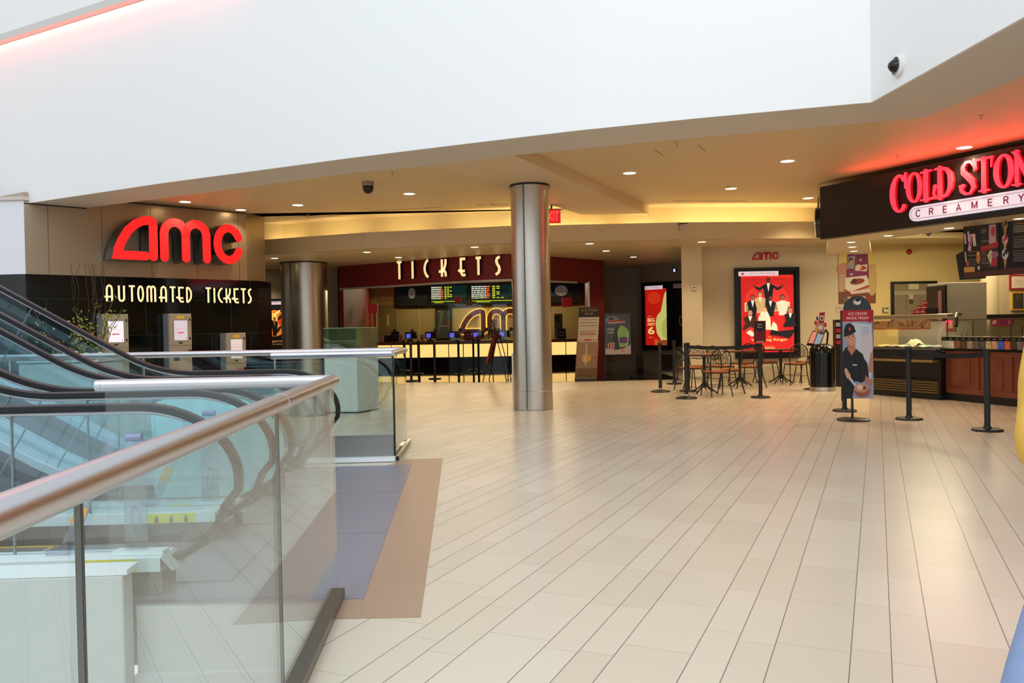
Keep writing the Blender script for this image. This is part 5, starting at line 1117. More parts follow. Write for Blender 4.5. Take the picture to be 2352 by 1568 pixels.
GL = {
 'C': [(*oval(.56, .5, .38, .43, .13, .36, 48, 312), False), ([(.90, .62), (.92, .95)], [.12, .16], False)],
 'O': [(*oval(.5, .5, .36, .44, .13, .32), True)],
 'L': [([(.34, .06), (.34, .94)], [.34, .34], False), ([(.06, .93), (.66, .95)], [.12, .12], False), ([(.04, .07), (.5, .07), (.92, .1)], [.12, .14, .2], False), ([(.9, .12), (.80, .22), (.86, .34), (.9, .42)], [.2, .16, .22, .3], False)],
 'D': [([(.28, .05), (.28, .95)], [.28, .28], False), ([(.04, .94), (.4, .95)], [.12, .12], False), ([(.04, .06), (.4, .06)], [.12, .12], False), ([(.3, .93), (.6, .9), (.8, .72), (.84, .5), (.8, .28), (.6, .1), (.3, .07)], [.12, .18, .28, .32, .28, .18, .12], False)],
 'S': [([(.86, .66), (.84, .96)], [.1, .16], False), ([(.82, .78), (.66, .93), (.42, .93), (.24, .8), (.26, .66), (.5, .53), (.74, .38), (.82, .22), (.62, .07), (.36, .07), (.16, .16), (.14, .28), (.26, .3)], [.1, .13, .16, .24, .3, .36, .36, .26, .14, .14, .2, .28, .22], False)],
 'T': [([(.5, .05), (.5, .93)], [.32, .32], False), ([(.02, .92), (.98, .94)], [.14, .14], False), ([(.05, .94), (.08, .68)], [.12, .1], False), ([(.95, .94), (.92, .68)], [.12, .1], False), ([(.24, .06), (.78, .06)], [.12, .12], False)],
 'N': [([(.22, .05), (.22, .95)], [.24, .24], False), ([(.84, .05), (.84, .95)], [.18, .18], False), ([(.16, .92), (.84, .1)], [.26, .3], False), ([(.0, .06), (.42, .06)], [.1, .1], False), ([(.0, .95), (.3, .95)], [.1, .1], False), ([(.66, .95), (1, .95)], [.1, .1], False)],
 'E': [([(.25, .05), (.25, .95)], [.3, .3], False), ([(.05, .94), (.9, .94)], [.14, .14], False), ([(.05, .06), (.9, .06)], [.14, .14], False), ([(.25, .5), (.7, .5)], [.12, .12], False)]}
def glyph(ch, xl, xr, yt, yb):
    um, _ = FS.uv(xl, (yt + yb) / 2); un, _ = FS.uv(xr, (yt + yb) / 2); xm = (xl + xr) / 2; vt = FS.uv(xm, yt)[1]; vb = FS.uv(xm, yb)[1]; W, Hh = un - um, vt - vb
    g = G(); g2 = G()
    for P, wd, cl in GL[ch]:
        q = [(um + x * W, vb + y * Hh) for x, y in P]; ww = [a * W * 0.86 for a in wd]
        g.stroke(q, ww, FS, 0.05, n0=0.02, closed=cl, cap=not cl); g2.stroke(q, [a * 0.96 for a in ww], FS, 0.01, n0=0.07, closed=cl, cap=not cl)
    o = g.build('letter', M_neonside, t, world=True); inv = MW[t.name].inverted(); g2.v = [inv @ v for v in g2.v]; g2.build('glowing_face', M_neon, o)
for ch, xl, xr, yt, yb in (('C', 2050, 2091, 398, 493), ('O', 2088, 2126, 394, 468), ('L', 2121, 2159, 389, 463), ('D', 2154, 2198, 381, 457), ('S', 2209, 2252, 367, 451), ('T', 2247, 2288, 359, 443), ('O', 2289, 2337, 352, 435), ('N', 2333, 2380, 342, 427), ('E', 2384, 2420, 334, 418)):
    glyph(ch, xl, xr, yt, yb)
# white pill with CREAMERY
SANS = {'C': [[(.7, .78), (.6, .93), (.38, 1), (.12, .88), (0, .6), (0, .4), (.12, .12), (.38, 0), (.6, .07), (.7, .22)]],
 'R': [[(.05, 0), (.05, 1)], [(.05, .97), (.45, .97), (.65, .86), (.65, .62), (.45, .5), (.05, .5)], [(.42, .5), (.68, 0)]],
 'E': [[(.05, 0), (.05, 1)], [(.05, .96), (.66, .96)], [(.05, .5), (.6, .5)], [(.05, .04), (.68, .04)]],
 'A': [[(0, 0), (.36, 1), (.72, 0)], [(.14, .33), (.58, .33)]],
 'M': [[(0, 0), (0, 1)], [(.8, 0), (.8, 1)], [(0, .97), (.4, .1), (.8, .97)]],
 'Y': [[(0, 1), (.36, .48), (.72, 1)], [(.36, .48), (.36, 0)]]}
ul, vc = FS.uv(2094, 491); vtt = FS.uv(2110, 474)[1]; vbb = FS.uv(2110, 508)[1]; hh = (vtt - vbb); vc = (vtt + vbb) / 2; ur = ul + 2.35
def pill(k): return [(ur - hh / 2 + (hh / 2 - k) * math.cos(R(a)), vc + (hh / 2 - k) * math.sin(R(a))) for a in range(-90, 91, 15)] + [(ul + hh / 2 + (hh / 2 - k) * math.cos(R(a)), vc + (hh / 2 - k) * math.sin(R(a))) for a in range(90, 271, 15)]
g = G(); g.ext([FS.pt(x, y, 0.01) for x, y in pill(0)], FS.N * 0.05); pb = g.build('name_plate', mat('lit_white_plate', (225, 222, 235), 0.4, emis=0.55, ecol=(235, 232, 250)), t, world=True)
g = G(); inv = MW[t.name].inverted(); g.stroke(pill(0.035), 0.006, FS, 0.002, n0=0.061, closed=True); g.v = [inv @ v for v in g.v]; g.build('gold_outline', mat('gold_line', (190, 150, 110), 0.5), pb)
g = G()
for ch, x, y in (('C', 2115, 489.5), ('R', 2145, 485.5), ('E', 2177, 481), ('A', 2208, 477), ('M', 2244, 471.5), ('E', 2281, 465), ('R', 2317, 460), ('Y', 2352, 454)):
    u, v = FS.uv(x, y); [g.stroke([(u + (x_ - .35) * hh * 0.42, vc + (y_ - .5) * hh * 0.44) for x_, y_ in st_], hh * 0.07, FS, 0.002, n0=0.062, cap=False) for st_ in SANS[ch]]
g.v = [inv @ v for v in g.v]; g.build('lettering', mat('maroon_letters', (160, 24, 60), 0.5), pb)
area('sign_glow', FS.pt(1.9, 3.5, 0.3), (R(180), 0, math.atan2(dS.y, dS.x)), 1.9, 0.15, 7, (1.0, 0.06, 0.05)); area('sign_glow', FS.pt(3.6, 3.5, 0.3), (R(180), 0, math.atan2(dS.y, dS.x)), 2.4, 0.15, 12, (1.0, 0.06, 0.05))
# round blade sign edge on at the left end
p = Dp(1884, 512, 15.0); t = thing('round_blade_sign', 'black round drum sign seen edge-on at the left end of the ice cream fascia', 'blade sign', (p.x, p.y, p.z)); g = G(); g.cyl((-0.06, 0.03, 0), (0.06, -0.03, 0), 0.27, n=36); g.build('drum', M_blackg, t, smooth=True); g = G(); g.cyl((0.0, 0.12, 0.2), (0.05, 0.2, 0.5), 0.02); g.build('arm', M_chrome, t); g = G(); g.cyl((-0.062, 0.031, 0), (-0.05, 0.025, 0), 0.28, n=36); g.build('rim', M_chrome, t, smooth=True)
# soffit behind the fascia and shop shell
g = G(); back = [Z(1996, 553, ZSO), Z(2212, 521, ZSO), Z(2352, 507, ZSO)]
bx_ = back[-1] + (back[-1] - back[0]).normalized() * 3.5
g.slab([S0 - nS * 0.18, S2 - nS * 0.18, bx_, back[0]], ZSO, ZSO + 0.12); il = Z(1996, 553, ZSO)
g.slab([S0 - nS * 0.18, back[0], (XD(2003, 17.8), 17.8), (XD(1900, 17.8), 17.8)], ZSO, ZSO + 0.12)
struct(g.build('ceiling_shop_soffit', mat('shop_soffit_paint', (206, 190, 165), 0.4)))
g = G(); g.wall([(XD(1935, YW), YW), (XD(2300, YW), YW), (12.5, YW)], 0, 3.7, 0.2); g.slab([(12.4, 4), (12.6, 4), (12.6, YW), (12.4, YW)], 0, 3.7); struct(g.build('wall_shop', M_yell))
g = G(); g.slab([S0 - nS * 0.19, S2 - nS * 0.19, (12.4, 9), (12.4, YW), (XD(1900, YW), YW), (XD(1900, 17.8), 17.8)], 3.26, 3.4); g.slab([S2, (12.4, S2.y), (12.4, S2.y + 0.1), S2 - nS * 0.18], 0, 3.8); struct(g.build('ceiling_shop', mat('shop_ceiling_paint', (214, 196, 150), 0.6)))
g = G(); x = XD(2284, 17.0); g.lathe([(0.2, 0), (0.2, 3.26)], (x, 17.1, 0), n=28); x2 = XD(2297, 16.9); g.slab([(x2, 16.9), (12, 16.9), (12, 17.1), (x2, 17.1)], 0, 3.26); struct(g.build('wall_shop_return', mat('pale_brown_wall_paint', (180, 164, 136), 0.6), smooth=True))
for px, py, z, lb, pw in ((1955, 556, ZSO, 'round downlight under the left end of the black fascia, front of a row of three', 26), (1958, 567, ZSO, 'round downlight under the fascia end, middle of a row of three', 26), (1961, 576.5, ZSO, 'round downlight under the fascia end, rearmost of a row of three', 26), (2040, 541, ZSO, 'round downlight under the fascia, right of the row of three', 30), (2180, 523.5, ZSO, 'round downlight under the fascia above the white refrigerator', 30), (2341, 502, ZSO, 'round downlight under the fascia at the right edge above the menu boards', 30)):
    downlight(px, py, z, lb, pw, r=0.72, group='downlights under the shop fascia')
# troffer
tp_ = Dp(2165, 534, 16.0); t = thing('ceiling_light_panel', 'long bright ceiling light panel inside the ice cream shop', 'ceiling light', (tp_.x + 0.4, 15.6, 3.25)); g = G(); g.box((0, 0, -0.01), (1.7, 0.9, 0.02)); g.build('diffuser', mat('troffer', (255, 240, 190), 0.5, emis=5, ecol=(255, 232, 170)), t); g = G()
for a, b, c, d in ((-.9, -.85, -.5, .5), (.85, .9, -.5, .5), (-.85, .85, -.5, -.45), (-.85, .85, .45, .5)): g.box(((a + b) / 2, (c + d) / 2, -0.012), (b - a, d - c, 0.03))
g.build('frame', M_ring, t)
for px, lb in ((2119, 'left small spotlight head on the shop ceiling'), (2137, 'right small spotlight head on the shop ceiling')):
    p = Dp(px, 541, 16.8); t = thing('track_spotlight', lb, 'spotlight', (p.x, 16.8, 3.26)); g = G(); g.cyl((0, 0, 0), (0, 0, -0.12), 0.012); g.build('stem', M_black, t); g = G(); g.cyl((0.04, -0.05, -0.1), (-0.03, 0.06, -0.2), 0.035, 0.045, n=16); g.build('head', M_steel if px < 2125 else M_black, t, smooth=True)
l = area('shop_light', (8.7, 16.3, 3.22), (0, 0, 0), 2.0, 1.0, 120, (1.0, 0.84, 0.52))
# red alarm bell, poster, frames on the wall
FY = Frame((XD(1935, YW), YW), (XD(2300, YW), YW))
u, v = FY.uv(2088, 578); c = FY.pt(u, v); t = thing('alarm_bell', 'small round red fire alarm bell high on the yellow wall', 'alarm bell', c); g = G(); disc_lathe(g, c, FY.N, [(0.05, 0.0), (0.055, 0.04), (0.045, 0.06), (0.0, 0.065)]); g.build('bell', mat('alarm_red', (170, 22, 20), 0.35), t, smooth=True, world=True); g = G(); disc_lathe(g, c, FY.N, [(0.065, 0), (0.065, 0.012), (0.0, 0.013)]); g.build('back_plate', mat('alarm_plate', (140, 30, 24), 0.4), t, world=True)
def rectuv(F, x0, y0, x1, y1): a = F.uv(x0, y0); b = F.uv(x1, y1); return a[0], b[1], b[0], a[1]
def sheet(name, label, cat, F, x0, y0, x1, y1, paint, m=None, frame=None, fw=0.03, n=0.0, th=0.02):
    ua, va, ub, vb_ = rectuv(F, x0, y0, x1, y1); t = thing(name, label, cat, F.pt((ua + ub) / 2, va, n)); g = G(); g.ext([F.pt(ua, va, n + .002), F.pt(ub, va, n + .002), F.pt(ub, vb_, n + .002), F.pt(ua, vb_, n + .002)], F.N * th); g.build('frame' if frame else 'board', frame or M_black, t, world=True)
    k = fw if frame else 0.0; a = Art(F, ua + k, va + k, ub - ua - 2 * k, vb_ - va - 2 * k, n0=n + th + 0.004); paint(a); a.g.build('print', m or M_print, t, world=True); return t
def p_cake(a):
    a.r((196, 160, 130), 0, 0, 1, 1); a.r((222, 200, 120), 0, .78, 1, 1); a.e((196, 140, 120), 0.15, 0.7, 0.2, 0.12); a.r((120, 70, 56), 0, 0, 1, 0.24); a.e((200, 170, 110), 0.9, 0.45, 0.14, 0.3)
    a.p((128, 34, 96), [(0.2, 0.5), (0.24, 0.99), (0.8, 0.99), (0.82, 0.5)]); a.p((150, 150, 158), [(0.22, 0.7), (0.26, 0.94), (0.46, 0.96), (0.42, 0.7)]); a.e((50, 40, 40), 0.33, 0.86, .06, .06); a.e((206, 160, 130), 0.34, 0.83, .045, .045)
    a.t((220, 200, 220), '+', 0.6, 0.84, 0.06, bold=0.03); a.p((226, 220, 214), [(0.44, 0.66), (0.46, 0.76), (0.78, 0.78), (0.76, 0.64)]); a.e((190, 60, 50), 0.62, 0.71, 0.13, 0.045); a.e((230, 214, 196), 0.54, 0.73, 0.08, 0.05)
    a.r((206, 190, 206), 0.3, 0.59, 0.39, 0.605); a.r((206, 190, 206), 0.3, 0.565, 0.39, 0.58)
    a.p((224, 216, 208), [(0.16, 0.28), (0.18, 0.52), (0.76, 0.56), (0.82, 0.36), (0.3, 0.22)]); a.p((180, 40, 44), [(0.14, 0.3), (0.3, 0.235), (0.82, 0.37), (0.82, 0.33), (0.3, 0.2), (0.14, 0.26)]); a.e((150, 50, 44), 0.5, 0.44, 0.2, 0.06, rot=6); a.e((60, 44, 40), 0.42, 0.45, 0.07, 0.05)
    a.p((226, 216, 206), [(0.32, 0.19), (0.32, 0.25), (0.84, 0.28), (0.84, 0.22)]); a.t((180, 60, 60), 'ShareCake', 0.58, 0.222, 0.03, w=0.42)
    for k in range(6): a.r(((90, 110, 100), (190, 170, 140), (150, 60, 50))[k % 3], 0.1 + k * .13, 0.04, 0.2 + k * .13, 0.12 + 0.02 * (k % 3))
sheet('cake_poster', 'purple and cream cake poster on the wall under the fascia end', 'poster', FY, 1925, 583, 2011, 696, p_cake, th=0.012)
sheet('price_card', 'tiny white price card with red text left of the banner', 'card', FY, 1920, 701, 1944, 717, lambda a: (a.r((214, 196, 180), 0, 0, 1, 1), a.t((170, 50, 50), 'MENU', 0.5, 0.4, 0.3, w=0.8)), th=0.008)
sheet('wall_control', 'small pale control box on the yellow wall', 'control box', FY, 2027, 706, 2041, 717, lambda a: (a.r((196, 186, 160), 0, 0, 1, 1), a.r((60, 60, 50), 0.2, 0.7, 0.8, 0.95)), th=0.05)
sheet('pass_through_window', 'black framed pass-through window behind the ice cream case', 'window', FY, 2045, 647, 2151, 745, lambda a: (a.r((128, 116, 98), 0, 0, 1, 1), a.r((156, 146, 124), 0, 0.72, 1, 0.82), a.r((190, 180, 150), 0.35, 0.86, 0.6, 1.0), a.r((104, 94, 80), 0.28, 0.0, 0.3, 0.72), a.r((104, 94, 80), 0.62, 0, 0.64, 0.72), a.r((180, 168, 140), 0.36, 0.52, 0.46, 0.74), a.r((60, 70, 60), 0.36, 0.48, 0.46, 0.6), a.r((176, 166, 140), 0.88, 0.4, 0.97, 0.85)), frame=M_black, fw=0.06, th=0.06)
FW2 = Frame((x2, 16.9), (12, 16.9))
sheet('framed_notice', 'red framed white notice on the pale wall at the right edge', 'frame', FW2, 2317, 631, 2358, 665, lambda a: (a.r((206, 190, 176), 0, 0, 1, 1), [a.r((196, 150, 140), 0.25, y, 0.75, y + .03) for y in (.3, .42, .54, .66)]), frame=mat('maroon_frame', (140, 24, 40), 0.4), fw=0.035, th=0.03)
sheet('chalkboard', 'yellow framed small chalkboard on the pale wall below the red frame', 'chalkboard', FW2, 2321, 670, 2352, 712, lambda a: (a.r((56, 52, 48), 0, 0, 1, 1), [a.r((110, 100, 90), 0.25, y, 0.75, y + .02) for y in (.5, .6, .7, .8)]), frame=mat('yellow_frame', (196, 150, 50), 0.5), fw=0.03, th=0.03)
g = G(); x = XD(2268, 16.2); g.box((x + 1.2, 16.55, 1.36), (2.4, 0.68, 0.1)); tag(g.build('back_shelf', M_black), 'black back shelf running right of the white refrigerator', 'shelf')
# menu boards
FM = Frame((XD(2213, 12.8), 12.8), (XD(2352, 12.04), 12.04))
def cone(a, x, y, s, scoop, c2):
    a.p((190, 140, 80), [(x - s * .6, y + s * .3), (x + s * .6, y + s * .3), (x + s * .1, y - s * 1.5), (x - s * .1, y - s * 1.5)])
    a.e(scoop, x, y + s * .6, s * .9, s * .8); a.e(c2, x + s * .3, y + s * .9, s * .45, s * .4); a.e(c2, x - s * .35, y + s * .5, s * .3, s * .28)
def p_m1(a):
    a.r((40, 34, 32), 0, 0.1, 1, 1); a.r((84, 46, 34), 0, 0, 1, 0.1); a.r((206, 160, 90), 0.01, 0.1, 0.32, 0.2)
    for x, y in ((0.04, .86), (0.14, .9)): a.line((214, 190, 196), [(x, y), (x + .02, y - .2)], 0.05)
    a.line((226, 170, 180), [(0.24, 0.84), (0.17, 0.52)], 0.09); a.line((230, 206, 196), [(0.3, 0.84), (0.33, 0.6)], 0.08); a.line((150, 40, 50), [(0.25, 0.8), (0.2, 0.6)], 0.03); a.line((200, 190, 180), [(0.05, 0.5), (0.08, 0.3)], 0.04); a.e((190, 80, 60), 0.12, 0.26, 0.04, 0.05)
    a.t((170, 160, 140), 'Signature', 0.25, 0.48, 0.03, w=0.25, slant=0.3); a.t((170, 160, 140), 'Creations', 0.25, 0.41, 0.03, w=0.25, slant=0.3)
    for k in range(4): a.r((150, 140, 120), 0.12, 0.34 - k * .035, 0.36, 0.347 - k * .035)
    a.e((206, 130, 60), 0.43, 0.35, 0.06, 0.1); a.e((226, 160, 70), 0.43, 0.45, 0.05, 0.04); a.r((70, 40, 30), 0.4, 0.14, 0.5, 0.24); a.e((220, 206, 190), 0.44, 0.17, 0.03, 0.04)
    a.r((58, 48, 44), 0.5, 0.17, 1.0, 0.98); a.p((206, 160, 165), [(0.74, 0.55), (0.74, 0.98), (0.92, 0.98), (0.94, 0.55)]); a.e((196, 70, 90), 0.85, 0.85, 0.06, 0.1)
    a.p((176, 44, 34), [(0.5, 0.5), (0.5, 0.6), (0.6, 0.58), (1, 0.65), (1, 0.54), (0.7, 0.5), (0.56, 0.46)]); a.t((220, 110, 90), 'Smoothies', 0.76, 0.545, 0.035, w=0.3)
    a.p((206, 200, 160), [(0.68, 0.4), (0.78, 0.5), (0.86, 0.44), (0.78, 0.2)]); a.p((186, 50, 60), [(0.76, 0.18), (0.84, 0.34), (0.96, 0.34), (0.94, 0.17)]); a.e((160, 110, 130), 0.9, 0.4, 0.1, 0.06)
    for k in range(8): a.r((150, 140, 110), 0.53, 0.9 - k * .02 if k < 4 else 0.44 - (k - 4) * .045, 0.66, 0.908 - k * .02 if k < 4 else 0.45 - (k - 4) * .045)
    for x in (.55, .62, .69): a.r((170, 160, 140), x, 0.66, x + .03, 0.69); a.r((170, 160, 140), x, 0.24, x + .03, 0.27)
def p_m2(a):
    a.r((22, 17, 19), 0, 0.12, 1, 1); a.r((84, 44, 32), 0, 0, 1, 0.12)
    cone(a, 0.22, 0.88, 0.11, (176, 130, 80), (96, 60, 36)); cone(a, 0.22, 0.60, 0.12, (216, 170, 160), (176, 40, 44)); cone(a, 0.22, 0.32, 0.13, (206, 204, 204), (40, 40, 44))
    for y0, n in ((0.93, 4), (0.68, 5), (0.42, 5)):
        a.t((190, 130, 60), 'Chocolate Devotion', 0.72, y0, 0.028, w=0.45)
        for k in range(n): a.r((150, 144, 136), 0.52, y0 - 0.04 - k * .035, 0.94, y0 - 0.03 - k * .035)
for i, (x0, x1, f) in enumerate(((2213, 2294, p_m1), (2294.5, 2360, p_m2))):
    u0, v0 = FM.uv(x0, 522)[0], FM.uv(x0, 522)[1]; u1 = FM.uv(x1, 515)[0]; zt, zb = 2.75, 1.97
    t = thing('menu_board', ('left hanging menu board with smoothies and red ribbon', 'right hanging menu board with three ice cream scoops')[i], 'menu board', FM.pt((u0 + u1) / 2, zb), 0, 'menu boards over the ice cream counter')
    g = G(); g.ext([FM.pt(u0, zb, 0), FM.pt(u1, zb, 0), FM.pt(u1, zt, 0), FM.pt(u0, zt, 0)], -FM.N * 0.05); g.build('board', M_black, t, world=True); a = Art(FM, u0, zb, u1 - u0, zt - zb, n0=0.003, step=0.0004); f(a); a.g.build('print', M_print, t, world=True)
FM2 = Frame((XD(2197, 14.6), 14.6), (XD(2262, 14.2), 14.2)); g = G(); zb_ = 2.02
g.ext([FM2.pt(0.06, zb_, 0), FM2.pt(FM2.len, zb_, 0), FM2.pt(FM2.len, 2.7, 0), FM2.pt(0, 2.46, 0)], -FM2.N * 0.05); g.tube([FM2.pt(0.4, 2.6, -0.02), FM2.pt(0.4, 3.24, -0.02)], 0.01, n=6); tag(g.build('rear_menu_board', mat('brown_black_board', (26, 22, 20), 0.4)), 'plain black tilted board behind the left menu board', 'menu board')
# refrigerator
px0 = XD(2173, 16.0); px1 = XD(2267, 16.0)
t = thing('refrigerator', 'large white refrigerator behind the counter beside the pass-through window', 'refrigerator', ((px0 + px1) / 2, 16.0, 0)); w_ = px1 - px0; hf = Dp(2220, 648, 16).z
g = G(); g.box((0, 0.35, hf / 2), (w_, 0.7, hf)); g.build('cabinet', mat('fridge_white', (150, 144, 138), 0.5), t, bevel=0.01); g = G(); g.box((-w_ / 2 - 0.025, 0.3, hf / 2 - 0.02), (0.045, 0.7, hf - 0.06)); g.build('door', M_black, t); g = G(); g.box((-w_ / 2 - 0.06, 0.1, hf / 2), (0.02, 0.12, hf - 0.3)); g.build('door_handle', mat('pinkish_trim', (140, 100, 96), 0.4), t)
# wood counter
K0, K1 = Z(2164, 917), Z(2352, 936); K0 = Vector((K0.x, K0.y)); K1 = Vector((K1.x, K1.y)); FK = Frame(K0, K1); KL = FK.len + 2.2
M_wood = mat('reddish_maple', (122, 60, 40), 0.42, noise=0.18, nscale=5)
t = thing('wood_counter', 'reddish wood panelled counter with a black top right of the glass ice cream case', 'counter', FK.pt(KL / 2, 0))
def kb(g, ua, ub, va, vb, na, nb, m=None): g.ext([FK.pt(ua, va, na), FK.pt(ub, va, na), FK.pt(ub, vb, na), FK.pt(ua, vb, na)], FK.N * (nb - na), m)
g = G(); kb(g, 0, KL, 0.004, 0.12, -0.7, 0.0); g.build('plinth', M_black, t, world=True)
g = G(); kb(g, 0, KL, 0.12, 0.815, -0.7, -0.02); g.build('carcase', M_wood, t, world=True)
g = G(); kb(g, -0.02, KL, 0.815, 0.85, -0.75, 0.03); g.build('worktop', M_blackg, t, world=True, bevel=0.006)
g = G(); kb(g, 0, KL, 0.12, 0.2, -0.02, 0.0); kb(g, 0, KL, 0.735, 0.815, -0.02, 0.0)
u = 0.0; 
while u < KL: kb(g, u, min(u + 0.13, KL), 0.2, 0.735, -0.02, 0.0); u += 0.62
g.build('face_frame', M_wood, t, world=True, bevel=0.004)
u = 0.13
while u + 0.49 < KL + 0.3: g = G(); kb(g, u + 0.05, u + 0.44, 0.25, 0.69, -0.02, -0.008); g.build('panel', M_wood, t, world=True, bevel=0.008); u += 0.62
# sneeze guard
t = thing('sneeze_guard', 'clear glass sneeze guard over the topping bins on the wood counter', 'glass guard', FK.pt(1, 0.85, -0.1)); ztop = 1.32
g = G(); a_, b_ = FK.pt(0.05, 0, -0.06), FK.pt(KL - 0.1, 0, -0.06); pane(g, a_, b_, 1.06, ztop, 0.008); g.build('glass_panel', glassmat('guard_glass', (236, 240, 232), 0.04), t, world=True); g = G(); g.tube([(a_.x, a_.y, ztop), (b_.x, b_.y, ztop)], 0.006, n=6)
for q in (0.06, 1.3, 2.6): p = FK.pt(q, 0, -0.06); g.tube([(p.x, p.y, 0.85), (p.x, p.y, ztop)], 0.008, n=6)
g.build('rail', M_black, t, world=True)
# topping bins
cols = [(206, 214, 190), (214, 204, 184), (128, 88, 60), (84, 64, 50), (150, 134, 96), (96, 88, 84), (72, 78, 78), (184, 164, 120), (190, 150, 116), (60, 90, 196), (206, 100, 40), (70, 46, 34), (110, 104, 92), (160, 60, 60), (200, 180, 120)]
nm = ['pale green', 'off-white', 'brown', 'dark brown', 'speckled olive', 'grey striped', 'slate grey', 'straw yellow', 'peach', 'blue and white', 'orange', 'very dark brown', 'black and white', 'red', 'yellow']
for i, c in enumerate(cols[:14]):
    px = 2170 + 14.35 * i; u, _ = FK.uv(px, 790); um = FK.uv(px - 6.6, 790)[0]; un = FK.uv(px + 6.6, 790)[0]; t = thing('topping_bin', 'clear bin of ' + nm[i] + ' topping in the row on the counter front', 'topping bin', FK.pt(u, 0.852, -0.12), 0, 'topping bins on the wood counter')
    g = G(); kb(g, um, un, 0.852, 0.98, -0.2, 0.0, 0); rnd = random.Random(i)
    for k in range(14): 
        a, b = um + (un - um) * rnd.uniform(0.05, 0.85), 0.86 + rnd.uniform(0, 0.105); kb(g, a, a + 0.012, b, b + 0.014, 0.0, 0.002, 1)
    g.build('topping', [mat('topping_%d' % i, c, 0.6), mat('topping_bits_%d' % i, [min(255, v * 1.35 + 12) for v in c], 0.6)], t, world=True)
    g = G(); kb(g, um, un, 0.98, 1.04, -0.2, 0.004); g.build('label_strip', M_black, t, world=True); a = Art(FK, um, 0.98, un - um, 0.06, n0=0.006); a.r((150, 150, 140), 0.25, 0.4, 0.75, 0.55); a.g.build('label', M_print, t, world=True)
# display case
C0, C1 = Z(1992, 905), Z(2158, 919); C0 = Vector((C0.x, C0.y)); C1 = Vector((C1.x, C1.y)); FCc = Frame(C0, C1); CL = FCc.len
t = thing('ice_cream_case', 'glass fronted ice cream display case with steel rail, black body and louvred base', 'display case', FCc.pt(CL / 2, 0))
def cb(g, ua, ub, va, vb, na, nb, m=None): g.ext([FCc.pt(ua, va, na), FCc.pt(ub, va, na), FCc.pt(ub, vb, na), FCc.pt(ua, vb, na)], FCc.N * (nb - na), m)
g = G(); cb(g, 0, CL, 0.004, 0.07, -0.8, -0.02); g.build('plinth', M_black, t, world=True)
g = G(); cb(g, 0, CL, 0.07, 0.32, -0.8, -0.04); g.build('base_panel', mat('dark_bronze', (52, 44, 34), 0.4, 0.4), t, world=True)
for k in range(5): g = G(); cb(g, 0.0, CL - 0.05, 0.105 + k * 0.042, 0.122 + k * 0.042, -0.04, -0.02); g.build('louvre_slat', mat('bronze_slat', (140, 118, 76), 0.35, 0.6), t, world=True)
g = G(); cb(g, 0, CL, 0.32, 0.80, -0.8, -0.12); g.build('body', M_black, t, world=True)
g = G(); cb(g, 0, CL - 0.05, 0.62, 0.66, -0.12, 0.1); g.build('tray_rail', mat('bronze_lip', (170, 142, 92), 0.35, 0.6), t, world=True, bevel=0.006); g = G(); cb(g, 0, CL - 0.05, 0.66, 0.72, -0.12, 0.06); cb(g, 0, CL - 0.05, 0.8, 0.835, -0.14, 0.02); g.build('tray_ledge', mat('dark_ledge', (44, 46, 50), 0.4, 0.3), t, world=True)
g = G(); cb(g, 0, CL, 0.78, 0.82, -0.8, -0.12); g.build('tub_deck', M_steel, t, world=True)
g = G(); cb(g, 0, CL, 0.8, 1.3, -0.82, -0.78); g.build('rear_panel', mat('case_back', (150, 140, 118), 0.5), t, world=True)
prof_ = [(0.0, 0.835), (0.0, 1.05), (-0.04, 1.2), (-0.12, 1.32), (-0.24, 1.385)]
g = G()
for (n0_, z0_), (n1_, z1_) in zip(prof_, prof_[1:]): g.ext([FCc.pt(0.0, z0_, n0_), FCc.pt(CL - 0.03, z0_, n0_), FCc.pt(CL - 0.03, z1_, n1_), FCc.pt(0.0, z1_, n1_)], FCc.N * 0.006)
g.build('curved_glass', glassmat('case_front_glass', (246, 246, 240), 0.05), t, world=True)
g = G(); cb(g, -0.02, CL, 1.35, 1.425, -0.34, -0.19); g.build('top_rail', mat('satin_case_rail', (206, 196, 160), 0.25, 0.8), t, world=True, bevel=0.012)
g = G(); g.tube([FCc.pt(CL, 1.41, -0.5), FCc.pt(CL + 0.1, 1.42, -0.3), FCc.pt(CL + 0.24, 1.34, -0.1), FCc.pt(CL + 0.32, 1.22, 0.0)], 0.03, n=8); cb(g, CL - 0.03, CL, 0.07, 0.8, -0.8, -0.04); g.build('end_bracket', M_black, t, world=True)
g = G(); g.ext([FCc.pt(CL, 0.83, -0.78), FCc.pt(CL, 0.83, -0.02), FCc.pt(CL, 1.05, -0.02), FCc.pt(CL, 1.36, -0.24), FCc.pt(CL, 1.36, -0.78)], FCc.U * 0.006); g.build('end_glass', glassmat('case_front_glass'), t, world=True)
a = Art(FCc, 0.0, 1.17, CL * 0.82, 0.15, n0=-0.14); a.r((200, 150, 120), 0, 0, 1, 1); rnd = random.Random(3)
for k in range(60): a.e(rnd.choice([(226, 206, 190), (150, 40, 40), (120, 70, 50), (60, 46, 44), (214, 120, 100)]), rnd.uniform(.02, .98), rnd.uniform(.25, .95), .012, .09, n=8)
a.r((190, 40, 36), 0, 0, 1, 0.1); a.g.build('picture_strip', M_print, t, world=True)
area('case_light', FCc.pt(CL / 2, 1.36, -0.35), (0, 0, math.atan2(FCc.U.y, FCc.U.x)), CL * 0.9, 0.08, 10, (1.0, 0.95, 0.85))
tubc = [((214, 196, 130), 'straw yellow'), ((176, 140, 104), 'coffee brown'), ((210, 200, 150), 'pale yellow'), ((230, 222, 170), 'cream'), ((170, 200, 170), 'mint'), ((120, 126, 130), 'grey'), ((226, 130, 130), 'pink')]
